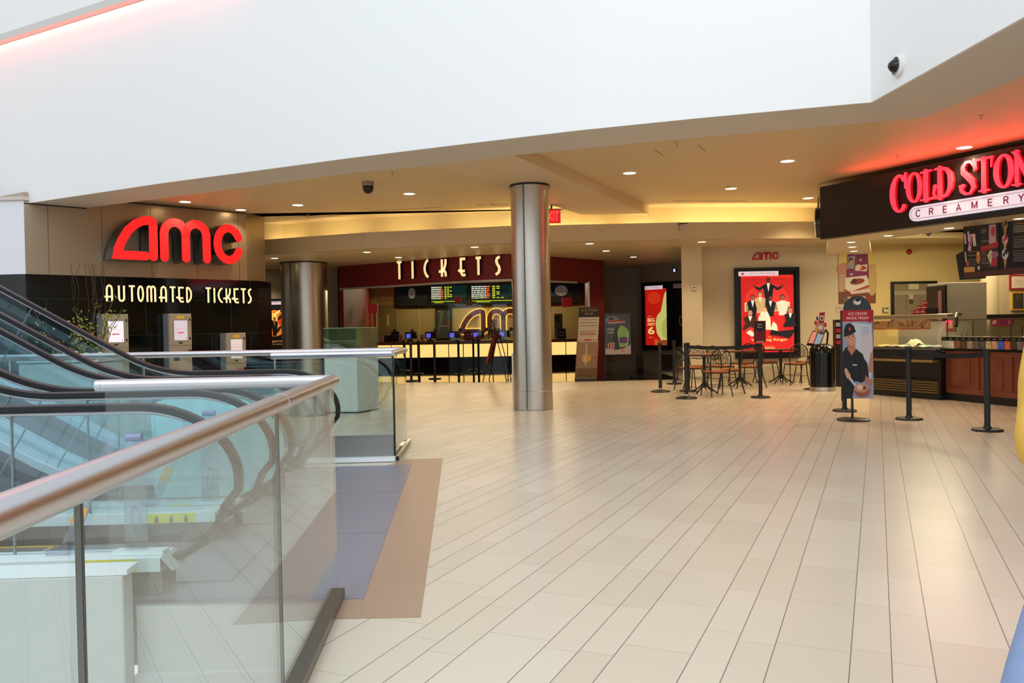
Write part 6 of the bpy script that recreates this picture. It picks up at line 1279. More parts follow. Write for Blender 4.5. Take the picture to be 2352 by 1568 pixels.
for i, (c, nme) in enumerate(tubc):
    u = CL * (0.07 + i * 0.145); big = i == 3; p = FCc.pt(u, 0.822, -0.32); t = thing('ice_cream_tub', 'tub of ' + nme + ' ice cream in the glass case' + (', heaped highest' if big else ''), 'ice cream tub', p, math.atan2(FCc.U.y, FCc.U.x), 'tubs in the ice cream case')
    g = G(); g.box((0, 0, 0.02), (CL * 0.135, 0.36, 0.04)); g.build('tub', M_steel, t); g = G(); rnd = random.Random(i + 40); hh_ = 0.13 if big else 0.035
    nx = 9; V_ = []
    for a in range(nx):
        for b in range(nx):
            x_, y_ = -1 + 2 * a / (nx - 1), -1 + 2 * b / (nx - 1); V_.append((x_ * CL * 0.066, y_ * 0.17, 0.042 + (hh_ * max(0, 1 - (x_ * x_ + y_ * y_) * 0.55)) * rnd.uniform(.75, 1.15)))
    g.add(V_, [(a * nx + b, (a + 1) * nx + b, (a + 1) * nx + b + 1, a * nx + b + 1) for a in range(nx - 1) for b in range(nx - 1)]); g.build('ice_cream', mat('ice_' + nme.replace(' ', '_'), c, 0.6), t, smooth=True, sharp=70)
# things on top of the case: red paper cups and a black box
M_cup = mat('red_paper_cup', (170, 24, 34), 0.45); M_cupw = mat('cup_white_print', (220, 206, 200), 0.5)
cupdefs = [(2072, 0), (2084, 0), (2095, 0), (2087, 1), (2098, 1), (2092, 2)]
for i, (px, lv_) in enumerate(((2071, 0), (2083, 0), (2095, 0), (2085, 1), (2098, 1), (2099, 2))):
    u = FCc.uv(px, 715)[0]; p = FCc.pt(u, 1.427 + lv_ * 0.075, -0.27); t = thing('paper_cup', 'red and white paper cup on the case, ' + ['bottom left', 'bottom middle', 'bottom right', 'left in the middle row', 'right in the middle row', 'topmost'][i] + ' of the pile', 'paper cup', p, 0, 'paper cups on the ice cream case')
    g = G(); g.lathe([(0.036, 0), (0.048, 0.072)], n=18); g.build('cup', M_cup, t, smooth=True); g = G(); g.lathe([(0.0425, 0.034), (0.0445, 0.046)], n=18); g.build('white_band', M_cupw, t, smooth=True)
g = G(); u = FCc.uv(2112, 716)[0]; p = FCc.pt(u + 0.0, 1.475, -0.3); g.box(p, (0.16, 0.1, 0.095), rz=math.atan2(FCc.U.y, FCc.U.x)); tag(g.build('black_box', M_black), 'small black box beside the paper cups on the case', 'box')
# counter top goods
def onk(px, n): u, _ = FK.uv(px, 770); return FK.pt(u, 0.852, n)
ka = math.atan2(FK.U.y, FK.U.x)
sheet('cone_poster', 'bright pink small upright poster with a waffle cone over the wood counter', 'poster', FK.shifted(n=-0.24), 2174, 735, 2197, 762, lambda a: (a.r((196, 24, 70), 0, 0, 1, 1), a.p((206, 150, 110), [(0.2, 0.3), (0.5, 0.92), (0.8, 0.3)]), a.r((110, 40, 40), 0.3, 0.12, 0.7, 0.3)), th=0.01)
g = G(); [g.cyl((onk(x_, -0.25)), onk(x_, -0.25) + Vector((0, 0, 0.24)), 0.006, n=6) for x_ in (2180, 2192)]; tag(g.build('poster_prongs', M_black), 'two thin black prongs under the pink cone poster', 'sign holder')
sheet('pink_banner', 'long pink card with dessert pictures standing on the shelf behind the clear domes', 'sign', FK.shifted(n=-0.55), 2277, 733, 2328, 748, lambda a: (a.r((190, 26, 84), 0, 0, 1, 1), a.p((226, 190, 190), [(0.06, 0.2), (0.1, 0.8), (0.25, 0.9), (0.28, 0.4)]), a.r((150, 30, 100), 0.4, 0.2, 0.75, 0.8), a.e((206, 130, 110), 0.88, 0.5, 0.08, 0.35)), th=0.01)
g = G(); [g.cyl(onk(x_, -0.55), onk(x_, -0.55) + Vector((0, 0, 0.36)), 0.006, n=6) for x_ in (2283, 2320)]; tag(g.build('banner_prongs', M_black), 'two thin black prongs under the long pink card', 'sign holder')
for i, px in enumerate((2200, 2211, 2222)):
    p = onk(px, -0.30); g = G(); g.lathe([(0.03, 0.0), (0.05, 0.05), (0.065, 0.10), (0.05, 0.15), (0.0, 0.17)], p + Vector((0, 0, 0.02)), n=16); g.lathe([(0.05, 0), (0.05, 0.02)], p, n=16); tag(g.build('waffle_bowl', mat('white_bowl', (206, 196, 184), 0.5), smooth=True), ['left', 'middle', 'right'][i] + ' of three white paper wrapped bowls on the counter', 'bowl', 'white bowls on the wood counter')
p = onk(2237, -0.26); g = G(); g.lathe([(0.04, 0), (0.1, 0.06), (0.115, 0.12), (0.08, 0.18), (0, 0.2)], p, n=18); tag(g.build('waffle_bowl', mat('waffle_brown', (176, 116, 56), 0.6, noise=0.2, nscale=30), smooth=True), 'golden brown waffle bowl beside the white bowls', 'bowl')
p = onk(2262, -0.24); t = thing('red_tray', 'low red tub with white lettering on the counter under a clear lid', 'tub', p, ka); g = G(); g.box((0, 0, 0.05), (0.24, 0.14, 0.1)); g.build('tub', M_cup, t, bevel=0.008); g = G(); g.box((0, -0.072, 0.05), (0.18, 0.004, 0.03)); g.build('lettering_band', M_cupw, t)
Mdome = glassmat('clear_dome', (240, 240, 236), 0.10)
for i, (px, r_) in enumerate(((2266, 0.12), (2317, 0.15))):
    p = onk(px, -0.45 if i == 0 else -0.36); t = thing('dome_cover', ('clear dome cover over brown cakes behind the red tub', 'clear round dome cover over a dark ball shaped cake')[i], 'dome cover', p); g = G(); g.lathe([(r_, 0.03)] + [(r_ * math.cos(R(a)), 0.03 + r_ * 1.25 * math.sin(R(a))) for a in range(15, 90, 15)] + [(0, 0.03 + r_ * 1.25)], n=28); g.build('dome', Mdome, t, smooth=True); g = G(); g.lathe([(r_ + 0.02, 0), (r_ + 0.02, 0.02), (0, 0.025)], n=28); g.build('plate', M_chrome, t); g = G(); rr_ = r_ * 0.6; g.lathe([(rr_, 0.03)] + [(rr_ * math.cos(R(a)), 0.03 + rr_ * 1.2 * math.sin(R(a))) for a in range(15, 90, 15)] + [(0, 0.03 + rr_ * 1.2)], n=20); g.build('cake', mat('cake_%d' % i, ((120, 78, 36), (48, 50, 60))[i], 0.25), t, smooth=True)
for i, (px, lb) in enumerate(((2234, 'small red cup behind the brown waffle bowl'), (2338, 'red cup right of the large clear dome'), (2350, 'red cup at the right edge of the counter'))):
    p = onk(px, -0.25 if i else -0.5); t = thing('red_cup', lb, 'cup', p, 0, 'red cups on the wood counter'); g = G(); g.lathe([(0.045, 0), (0.055, 0.11 if i else 0.2)], n=18); g.build('cup', M_cup, t, smooth=True); g = G(); g.lathe([(0.0485, 0.03), (0.0545, 0.075)], n=18); g.build('white_band', M_cupw, t, smooth=True)
# slim rack of gift cards left of the case
p = Dp(1924, 790, 16.9); t = thing('card_rack', 'slim black rack with red gift cards left of the banner', 'card rack', (p.x, 16.9, 0)); wR = XD(1932, 16.9) - XD(1916, 16.9); zt = Dp(1924, 734, 16.9).z
g = G(); g.box((0, 0, zt / 2), (wR, 0.12, zt)); g.build('cabinet', M_black, t)
for k in range(4): g = G(); g.box((0, -0.065, zt - 0.1 - k * 0.12), (wR * 0.8, 0.01, 0.08)); g.build('gift_card', mat('gift_card_%d' % (k % 2), ((150, 160, 170), (170, 30, 36))[k > 0], 0.4), t)

# ================= BIN, RACK, BANNER =================
p = Z(1899, 898); t = thing('litter_bin', 'black round litter bin with a ribbed dome top and steel foot ring', 'litter bin', (p.x, p.y + 0.2, 0.004)); rb = 0.235
g = G(); g.lathe([(rb, 0.07), (rb, 0.68)], n=36); g.build('body', M_blackg, t, smooth=True); g = G(); g.lathe([(rb + 0.006, 0), (rb + 0.006, 0.07)], n=36); g.build('foot_ring', M_steel, t, smooth=True)
g = G(); g.lathe([(rb + 0.004, 0.68), (rb + 0.006, 0.75), (rb * 0.9, 0.83), (rb * 0.6, 0.89), (rb * 0.3, 0.9), (0.0, 0.86)], n=36)
for k in range(18): a = 2 * math.pi * k / 18; g.tube([(math.cos(a) * (rb + 0.004), math.sin(a) * (rb + 0.004), 0.72), (math.cos(a) * rb * 0.95, math.sin(a) * rb * 0.95, 0.81), (math.cos(a) * rb * 0.62, math.sin(a) * rb * 0.62, 0.895)], 0.008, n=5)
g.build('dome_top', M_blackg, t, smooth=True)
p = Z(1868, 894); t = thing('brochure_stand', 'curved black brochure stand holding colourful leaflets beside the litter bin', 'brochure stand', (p.x, p.y + 0.05, 0.004)); q = p.y + 0.05; SX = lambda px: XD(px, q) - p.x; SZ = lambda px, py: Dp(px, py, q).z
g = G(); g.lathe([(0.16, 0), (0.16, 0.012), (0.03, 0.03)], (0.02, 0, 0), n=28, sx=1.2); g.build('base', M_black, t, smooth=True)
g = G(); g.tube([(SX(1875), 0.02, 0.02), (SX(1866), 0.03, 0.25), (SX(1866), 0.03, 0.5), (SX(1880), 0.03, 0.85), (SX(1900), 0.03, SZ(1900, 790)), (SX(1903), 0.03, SZ(1903, 765)), (SX(1897), 0.03, SZ(1897, 757))], 0.02, n=10); g.lathe([(0, -0.02), (0.035, 0.0), (0, 0.03)], (SX(1900), 0.03, SZ(1900, 763)), n=14); g.build('post', M_black, t, smooth=True)
g = G(); g.ext([(SX(1846), -0.12, SZ(1846, 793)), (SX(1876), -0.12, SZ(1876, 797)), (SX(1896), 0.03, SZ(1896, 762)), (SX(1866), 0.03, SZ(1866, 762))], (0.01, -0.02, 0.02)); g.build('tray', M_black, t)
g = G(); g.ext([(SX(1849), -0.145, SZ(1849, 788)), (SX(1860), -0.145, SZ(1860, 790)), (SX(1876), -0.0, SZ(1876, 764)), (SX(1866), 0.0, SZ(1866, 763))], (0.004, -0.01, 0.01), col=(196, 120, 130)); g.ext([(SX(1861), -0.145, SZ(1861, 792)), (SX(1874), -0.145, SZ(1874, 793)), (SX(1892), -0.0, SZ(1892, 766)), (SX(1879), 0.0, SZ(1879, 765))], (0.004, -0.01, 0.01), col=(120, 150, 200)); g.build('leaflet', M_print, t)
g = G(); fr = FR((SX(1870), 0.0, SZ(1870, 766)), (1, 0, 0), (0, 0, 1)); a = Art(fr, 0, 0, SX(1898) - SX(1870), SZ(1880, 718) - SZ(1880, 766), g); a.p((176, 140, 150), [(0.2, 0), (0.15, 0.5), (0.4, 0.7), (0.85, 0.5), (0.8, 0.0)]); a.p((150, 30, 50), [(0.4, 0.5), (0.45, 1.0), (0.9, 1.0), (0.8, 0.5)]); a.r((214, 190, 190), 0.5, 0.6, 0.8, 0.85); a.e((196, 60, 50), 0.12, 0.5, 0.12, 0.12); a.e((196, 60, 50), 0.92, 0.4, 0.12, 0.12); a.e((60, 80, 170), 0.25, 0.72, 0.1, 0.1); a.e((214, 170, 60), 0.15, 0.2, 0.12, 0.14); a.e((70, 40, 40), 0.65, 0.72, 0.09, 0.07); a.e((226, 214, 210), 0.5, 0.28, 0.2, 0.1); a.g.build('display_card', M_print, t)
g = G(); fr = FR((SX(1856), 0.0, 0.64), (1, 0, 0), (0, 0, 1)); g.ext([fr.pt(x, y, 0) for x, y in [(0.0, 0.0), (0.02, -0.18), (0.12, -0.3), (0.22, -0.3), (0.22, 0.06), (0.06, 0.05)]], (0, 0.03, 0)); g.build('side_plate', M_black, t)
# banner
p = Z(1960, 965); DB = p.y; t = thing('banner_stand', 'upright banner stand showing a smiling worker in a black cap under red ICE CREAM MADE FRESH lettering', 'banner stand', (p.x, DB, 0.004))
t['label'] = 'upright banner stand with smiling capped worker and red ICE CREAM MADE FRESH heading'
SX = lambda px: XD(px, DB) - p.x; SZ = lambda py: Dp(1962, py, DB).z
g = G(); g.lathe([(0.212, 0), (0.212, 0.012), (0.19, 0.022), (0.03, 0.026)], n=40); g.build('base', M_black, t, smooth=True)
g = G(); g.tube([(0.0, 0.03, 0.02), (0.0, 0.03, 1.45)], 0.016, n=10); g.build('post', M_black, t, smooth=True)
xl, xr_ = SX(1933), SX(2001); zb, zt = 0.29, SZ(713)
fr = FR((xl, -0.02, zb), (xr_ - xl, -0.03, 0), (0, 0, 1)); bw, bh = xr_ - xl, zt - zb
g = G(); g.ext([fr.pt(-0.005, 0, 0), fr.pt(bw, 0.02, 0), fr.pt(bw + 0.01, bh, 0), fr.pt(-0.005, bh, 0)], fr.N * -0.012); g.ext([fr.pt(-0.02, -0.03, 0.002), fr.pt(0.005, -0.03, 0.002), fr.pt(0.005, bh, 0.002), fr.pt(-0.02, bh, 0.002)], fr.N * -0.02); g.build('board', M_black, t)
g = G(); g.ext([fr.pt(bw * 0.5 + bw * 0.46 * math.cos(R(a)), bh + 0.19 * math.sin(R(a)), -0.002) for a in range(0, 181, 12)], fr.N * -0.012); g.build('arch_top', M_blackg, t)
g = G(); cc = fr.pt(bw * 0.5, bh + 0.11, 0.004); g.cyl(cc, cc + fr.N * 0.02, 0.055, 0.04, n=24); g.build('clip_knob', M_steel, t, smooth=True); g = G(); cc = fr.pt(bw * 0.5, bh + 0.14, 0.024); g.cyl(cc, cc + fr.N * 0.02, 0.03, 0.02, n=20); g.build('clip_cap', M_black, t, smooth=True)
a = Art(fr, 0, 0, bw, bh, n0=0.002, step=0.0003)
a.r((150, 154, 176), 0, 0.0, 1, 0.9); a.p((196, 204, 216), [(0.35, 0.35), (0.3, 0.86), (0.95, 0.84), (1, 0.4), (0.9, 0.2)]); a.p((206, 196, 202), [(0.6, 0.5), (0.6, 0.75), (0.98, 0.7), (1, 0.45)]); a.p((178, 130, 110), [(0.82, 0.3), (0.9, 0.5), (1.0, 0.56), (1.0, 0.28)])
a.p((180, 26, 28), [(0, 0.875), (0, 1), (1, 1), (1, 0.875), (0.9, 0.855), (0.8, 0.875)]); a.t((236, 200, 200), 'ICE CREAM', 0.5, 0.945, 0.032, w=0.6, slant=0.1, bold=0.01); a.t((236, 200, 200), 'MADE FRESH', 0.5, 0.895, 0.032, w=0.72, bold=0.01)
for k in range(4): a.r((150, 152, 168), 0.62, 0.8 - k * .022, 0.88, 0.805 - k * .022)
# torso, neck, head, cap
a.p((24, 22, 28), [(0.0, 0.0), (0.0, 0.52), (0.1, 0.58), (0.22, 0.6), (0.45, 0.56), (0.66, 0.5), (0.78, 0.35), (0.82, 0.22), (0.6, 0.18), (0.4, 0.2), (0.3, 0.0)]); a.p((182, 120, 98), [(0.16, 0.56), (0.2, 0.68), (0.4, 0.66), (0.42, 0.55), (0.3, 0.49)])
a.e((200, 138, 112), 0.27, 0.68, 0.165, 0.085, rot=-8); a.e((206, 150, 124), 0.28, 0.66, 0.12, 0.055, rot=-8); a.p((24, 22, 26), [(0.05, 0.7), (0.05, 0.78), (0.12, 0.84), (0.26, 0.855), (0.38, 0.82), (0.44, 0.755), (0.3, 0.735)]); a.p((36, 34, 38), [(0.06, 0.7), (0.2, 0.745), (0.44, 0.76), (0.3, 0.725)]); a.e((190, 60, 50), 0.24, 0.79, 0.04, 0.022)
a.e((40, 26, 26), 0.20, 0.695, 0.022, 0.007); a.e((40, 26, 26), 0.34, 0.70, 0.022, 0.007); a.r((60, 34, 30), 0.16, 0.71, 0.24, 0.714); a.r((60, 34, 30), 0.3, 0.716, 0.38, 0.72); a.e((186, 118, 96), 0.28, 0.668, 0.02, 0.012); a.p((150, 44, 50), [(0.2, 0.645), (0.28, 0.655), (0.37, 0.65), (0.29, 0.627)]); a.p((236, 226, 220), [(0.215, 0.645), (0.28, 0.65), (0.355, 0.648), (0.285, 0.636)])
a.r((214, 206, 206), 0.32, 0.375, 0.46, 0.388); a.p((26, 24, 30), [(0.55, 0.2), (0.6, 0.5), (0.8, 0.4), (0.86, 0.2)]); a.e((196, 150, 128), 0.13, 0.29, 0.09, 0.045, rot=-30); a.e((206, 160, 136), 0.2, 0.25, 0.05, 0.03, rot=-50)
for k in range(4): a.line((206, 158, 134), [(0.1 + k * .035, 0.29), (0.14 + k * .035, 0.23)], 0.035)
a.p((190, 190, 206), [(0.2, 0.22), (0.24, 0.24), (0.5, 0.13), (0.45, 0.1)]); a.e((150, 90, 74), 0.62, 0.09, 0.26, 0.075); a.e((196, 140, 110), 0.6, 0.12, 0.24, 0.05); a.e((220, 190, 170), 0.55, 0.13, 0.09, 0.03); a.e((120, 60, 50), 0.7, 0.12, 0.06, 0.02); a.p((176, 120, 96), [(0.7, 0.2), (0.74, 0.26), (0.95, 0.2), (0.9, 0.14)])
a.g.build('print', M_print, t)

# ================= CAFE TABLES AND CHAIRS =================
M_seat = mat('orange_brown_wood', (168, 92, 48), 0.4, noise=0.12, nscale=10); M_ttop = mat('table_top_wood', (150, 84, 46), 0.4); M_iron = mat('black_iron', (20, 19, 20), 0.45)
def make_chair(label):
    t = thing('cafe_chair', label, 'chair', (0, 0, 0), 0, 'cafe chairs by the big poster')
    g = G(); g.ext([(x, y, 0.44) for x, y in [(-.19, .19), (-.21, .05), (-.19, -.12), (-.13, -.19), (.13, -.19), (.19, -.12), (.21, .05), (.19, .19)]], (0, 0, 0.022)); g.build('seat', M_seat, t, bevel=0.006)
    for sx in (-1, 1):
        g = G(); g.tube([(sx * .17, .17, .44), (sx * .19, .2, .25), (sx * .21, .24, 0.0)], 0.011, n=7); g.build('leg', M_iron, t, smooth=True)
        g = G(); g.tube([(sx * .17, -.17, .46), (sx * .18, -.19, .25), (sx * .2, -.26, 0.0)], 0.011, n=7); g.build('leg', M_iron, t, smooth=True)
    g = G(); g.tube([(-.17, .17, .43), (-.19, 0, .43), (-.17, -.17, .43), (.17, -.17, .43), (.19, 0, .43), (.17, .17, .43)], 0.009, n=6, closed=True); g.build('seat_ring', M_iron, t, smooth=True)
    arch = [(-.17, -.17, .44), (-.19, -.2, .6)] + [(0.19 * math.cos(R(a)), -.21 - .03 * math.sin(R(a)), .68 + .19 * math.sin(R(a))) for a in range(180, -1, -18)] + [(.19, -.2, .6), (.17, -.17, .44)]
    g = G(); g.tube(arch, 0.011, n=7); bo = g.build('back_frame', M_iron, t, smooth=True)
    g = G()
    g.tube([(-.19, -.205, .6), (.19, -.205, .6)], 0.007, n=5); g.tube([(0.12 * math.cos(R(a)), -.225, .70 + .12 * math.sin(R(a))) for a in range(0, 360, 24)], 0.005, n=5, closed=True)
    for k in range(-3, 4): g.tube([(k * .045, -.2, .6), (k * .05, -.225, .68 + math.sqrt(max(0, .19 ** 2 - (k * .05) ** 2)) * 0.95)], 0.004, n=4)
    for s in (-1, 1):
        for k in range(-2, 3): g.tube([(-.15 * s + k * .05 * s, -.21, .61), (max(-.17, min(.17, .08 * s + k * .05 * s)), -.235, .80 - abs(k) * .02)], 0.004, n=4)
    g.build('lattice_back', M_iron, t)
    g = G(); g.tube([(-.19, .2, .2), (.19, .2, .2)], 0.006, n=5); g.build('stretcher', M_iron, t); g = G(); g.tube([(-.19, -.2, .2), (.19, -.2, .2)], 0.006, n=5); g.build('stretcher', M_iron, t); return t
def make_table(label):
    t = thing('cafe_table', label, 'table', (0, 0, 0), 0, 'round cafe tables')
    g = G(); g.lathe([(0.0, .72), (0.33, .72), (0.35, .735), (0.33, .75), (0, .75)], n=36); g.build('top', M_ttop, t, smooth=True); g = G(); g.lathe([(0.352, .725), (0.352, .745)], n=36); g.build('rim', M_iron, t)
    g = G(); g.lathe([(0.05, .70), (0.05, .72)], n=14); g.tube([(0, 0, .1), (0, 0, .71)], 0.03, n=12); g.build('column', M_iron, t, smooth=True)
    for k in range(4): a = math.pi / 4 + k * math.pi / 2; c_, s_ = math.cos(a), math.sin(a); g = G(); g.tube([(0.02 * c_, 0.02 * s_, .2), (.12 * c_, .12 * s_, .1), (.28 * c_, .28 * s_, .012)], 0.014, n=7); g.build('foot', M_iron, t, smooth=True)
    return t
tb = make_table('round cafe table behind the stanchions, surrounded by black chairs'); ch = make_chair('front cafe chair, its lattice back nearest the viewer')
tables = [(1616, 15.9), (1698, 17.5), (1792, 18.1)]; tlb = ['round cafe table at the front left of the seating', 'round cafe table in the middle behind the front one', 'round cafe table under the big poster on the right']
for i, (px, D) in enumerate(tables):
    o = tb if i == 0 else copy_tree(tb); o.location = (XD(px, D), D, 0.003); o['label'] = tlb[i]
chairs = [(1644, 15.15, 8, 'front cafe chair, its lattice back nearest the viewer'), (1583, 16.7, -75, 'cafe chair at the left end of the seating, turned sideways'), (1676, 15.75, 75, 'cafe chair just right of the front chair, turned sideways'), (1606, 17.35, 175, 'cafe chair behind the front left table, facing the viewer'), (1656, 17.2, -60, 'cafe chair between the front and middle tables'), (1724, 16.8, 60, 'cafe chair right of the middle table, back to the centre stanchion'),
          (1704, 18.35, 130, 'rear cafe chair left of the big poster bottom'), (1760, 18.55, -90, 'cafe chair under the poster facing right'), (1826, 17.6, 0, 'cafe chair with an arched back right of the big poster bottom'), (1853, 18.3, 90, 'rightmost cafe chair, half hidden by the brochure stand')]
for i, (px, D, rz, lb) in enumerate(chairs):
    o = ch if i == 0 else copy_tree(ch); o.location = (XD(px, D), D, 0.003); o.rotation_euler = (0, 0, R(rz)); o['label'] = lb
# start-here plate on the centre stanchion
g = G(); fr = FR((s4_.location.x - 0.105, s4_.location.y - 0.01, 0.985), (1, 0, 0), (0, 0, 1)); g.ext([fr.pt(0, 0, 0), fr.pt(0.21, 0, 0), fr.pt(0.21, 0.38, 0), fr.pt(0, 0.38, 0)], (0, 0.01, 0), col=(90, 16, 20)); a = Art(fr, 0, 0, 0.21, 0.38, g, n0=0.002); a.r((96, 20, 24), 0, 0, 1, 1); a.p((20, 18, 22), [(0.1, 1), (0.1, 0.62), (0.5, 0.45), (0.9, 0.62), (0.9, 1)]); a.t((200, 190, 190), 'Start', 0.5, 0.8, 0.08, w=0.4); a.t((200, 190, 190), 'Here', 0.5, 0.67, 0.08, w=0.4); a.r((206, 190, 190), 0.2, 0.02, 0.8, 0.05); a.g.build('start_here_plate', M_print, s4_, world=True)
xa_, xb_2 = XD(1174, 14.75), XD(1205, 14.75); g = G(); g.box(((xa_ + xb_2) / 2, 14.78, 0.44), (xb_2 - xa_, 0.03, 0.86)); tag(g.build('white_panel', mat('white_panel_paint', (226, 222, 212), 0.4)), 'narrow white upright panel peeping out behind the foot of the tall column', 'panel')
# ================= PEOPLE =================
def skin(name, chain, mats, parent, root=0, sub=2, world=True):
    """chain: list of (pos, radius, parent_index)"""
    vs = [Vector(c[0]) for c in chain]
    if world: inv = MW[parent.name].inverted(); vs = [inv @ v for v in vs]
    me = bpy.data.meshes.new(name); me.from_pydata([tuple(v) for v in vs], [(i, c[2]) for i, c in enumerate(chain) if c[2] is not None], [])
    me.materials.append(mats); o = bpy.data.objects.new(name, me); COL.objects.link(o); o.parent = parent
    m = o.modifiers.new('skin', 'SKIN'); m.use_smooth_shade = True; sv = me.skin_vertices[0].data if me.skin_vertices else None
    if sv is None:
        bm_ = __import__('bmesh').new(); bm_.from_mesh(me); bm_.verts.layers.skin.verify(); bm_.to_mesh(me); bm_.free(); sv = me.skin_vertices[0].data
    for i, c in enumerate(chain): r_ = c[1]; sv[i].radius = r_ if isinstance(r_, tuple) else (r_, r_)
    sv[root].use_root = True
    s_ = o.modifiers.new('sub', 'SUBSURF'); s_.levels = sub; s_.render_levels = sub
    # bake to a plain mesh
    dg = bpy.context.evaluated_depsgraph_get(); ev = o.evaluated_get(dg); nm = bpy.data.meshes.new_from_object(ev); o.modifiers.clear(); o.data = nm
    for p_ in nm.polygons: p_.use_smooth = True
    if not nm.materials: nm.materials.append(mats)
    return o
def ball(g, c, rx, ry, rz, n=16, rot=None):
    k = 10; vs = []; q = rot or Matrix.Identity(3)
    for i in range(1, k):
        a = math.pi * i / k
        for j in range(n): b = 2 * math.pi * j / n; vs.append(Vector(c) + q @ Vector((rx * math.sin(a) * math.cos(b), ry * math.sin(a) * math.sin(b), rz * math.cos(a))))
    vs.append(Vector(c) + q @ Vector((0, 0, rz))); vs.append(Vector(c) - q @ Vector((0, 0, rz))); T_, B_ = len(vs) - 2, len(vs) - 1
    fs = [(i * n + j, i * n + n + j, i * n + n + (j + 1) % n, i * n + (j + 1) % n) for i in range(k - 2) for j in range(n)] + [(T_, j, (j + 1) % n) for j in range(n)] + [(B_, (k - 2) * n + (j + 1) % n, (k - 2) * n + j) for j in range(n)]
    g.add(vs, fs)
def person(label, base, face, P, skinc, topc, legc, hairc, hands, sleeve_r=0.05, longhair=False):
    t = thing('person', label, 'person', base); d = Vector(face).normalized(); s_ = Vector((-d.y, d.x, 0)); Msk = mat('skin_' + topc[0], skinc, 0.5); Mtop = mat('top_' + topc[0], topc[1], 0.8, noise=0.06, nscale=20); Mleg = mat('trousers_' + topc[0], legc, 0.8, noise=0.08, nscale=30)
    H = Vector(P['head']); N_ = Vector(P['neck']); Cc_ = Vector(P['chest']); Pv = Vector(P['pelvis'])
    ch_ = [(Pv, (0.09, 0.07), None), (Pv.lerp(Cc_, .5), (0.085, 0.065), 0), (Cc_, (0.09, 0.07), 1), (N_, 0.055, 2), (N_.lerp(H, .5), 0.056, 3), (H - Vector((0, 0, .05)) + d * 0.012, (0.075, 0.083), 4), (H + Vector((0, 0, .045)), (0.085, 0.093), 5)]
    def limb(start, pts, rads):
        k = start
        for p_, r_ in zip(pts, rads): ch_.append((Vector(p_), r_, k)); k = len(ch_) - 1
        return k
    for sd in ('L', 'R'):
        sh, elb, wr = [Vector(v) for v in P['arm' + sd]]; limb(2, [sh, sh.lerp(elb, .5), elb, elb.lerp(wr, .5), wr], [.04, .036, .032, .03, .026])
        hp, kn, an = [Vector(v) for v in P['leg' + sd]]; limb(0, [hp, hp.lerp(kn, .5), kn, kn.lerp(an, .4), an, an + d * 0.13 + Vector((0, 0, -0.035))], [.06, .058, .045, .045, .036, .03])
    body = skin('body', ch_, Msk, t)
    # face
    g = G(); 
    for sg in (-1, 1): ball(g, H + d * 0.086 + s_ * 0.031 * sg + Vector((0, 0, 0.0)), .0075, .0075, .006, 8); ball(g, H + d * 0.084 + s_ * 0.031 * sg + Vector((0, 0, 0.022)), .008, .015, .0035, 8, rot=Matrix.Rotation(math.atan2(d.y, d.x), 3, 'Z'))
    ic = G(); ic.v = [MW[t.name].inverted() @ v for v in g.v]; ic.f, ic.m, ic.c = g.f, g.m, g.c; ic.build('eyes', mat('eye_dark', (30, 22, 20), 0.2), body, smooth=True)
    g = G(); ball(g, H + d * 0.090 + Vector((0, 0, -0.026)), .012, .011, .018, 8); 
    for sg in (-1, 1): ball(g, H + s_ * 0.084 * sg + Vector((0, 0, -0.01)), .013, .01, .026, 8)
    g.v = [MW[t.name].inverted() @ v for v in g.v]; g.build('nose_and_ears', Msk, body, smooth=True)
    g = G(); ball(g, H + d * 0.088 + Vector((0, 0, -0.062)), .008, .019, .0055, 8, rot=Matrix.Rotation(math.atan2(d.y, d.x), 3, 'Z')); g.v = [MW[t.name].inverted() @ v for v in g.v]; g.build('mouth', mat('lips', (150, 70, 66), 0.5), body, smooth=True)
    g = G(); ball(g, H + Vector((0, 0, .068)) - d * 0.022, .098, .098, .082, 24); ball(g, H + Vector((0, 0, .0)) - d * 0.04, .085, .085, .105, 24)
    if longhair: ball(g, H + Vector((0, 0, -.12)) - d * 0.06, .085, .09, .13)
    g.build('hair', mat('hair_' + topc[0], hairc, 0.6), t, smooth=True, world=True)
    # clothes
    tc_ = [(Pv + Vector((0, 0, -.04)), (0.15, 0.12), None), (Pv.lerp(Cc_, .5), (0.14, 0.115), 0), (Cc_ + Vector((0, 0, .0)), (0.125, 0.11), 1), (N_ - Vector((0, 0, .05)), .085, 2)]
    for sd in ('L', 'R'):
        sh, elb, wr = [Vector(v) for v in P['arm' + sd]]; k = 2; seq_ = [(sh, .07)] + [(sh.lerp(elb, f), .062 - .004 * f + (0.006 if i % 2 else -0.003)) for i, f in enumerate((.3, .5, .7, .88))] + [(elb, sleeve_r)] + [(elb.lerp(wr, f), sleeve_r - .008 * f + (0.006 if i % 2 else -0.004)) for i, f in enumerate((.15, .32, .48, .64, .8, .94))]
        for p_, r_ in seq_: tc_.append((p_, r_, k)); k = len(tc_) - 1
    skin('sweater', tc_, Mtop, t)
    g = G(); nd = (H - N_).normalized(); g.tube([N_ + Vector((math.cos(R(a)) * .068, math.sin(R(a)) * .068, -.012)) for a in range(0, 360, 20)], .016, n=8, closed=True); g.build('collar', Mtop, t, smooth=True, world=True)
    lc = [(Pv, (0.145, 0.12), None), (Pv + Vector((0, 0, .1)), (0.135, 0.11), 0)]
    for sd in ('L', 'R'):
        hp, kn, an = [Vector(v) for v in P['leg' + sd]]; k = 0
        for p_, r_ in ((hp, .1), (hp.lerp(kn, .5), .092), (kn, .078), (kn.lerp(an, .5), .07), (an + Vector((0, 0, .04)), .062)): lc.append((p_, r_, k)); k = len(lc) - 1
    skin('jeans', lc, Mleg, t)
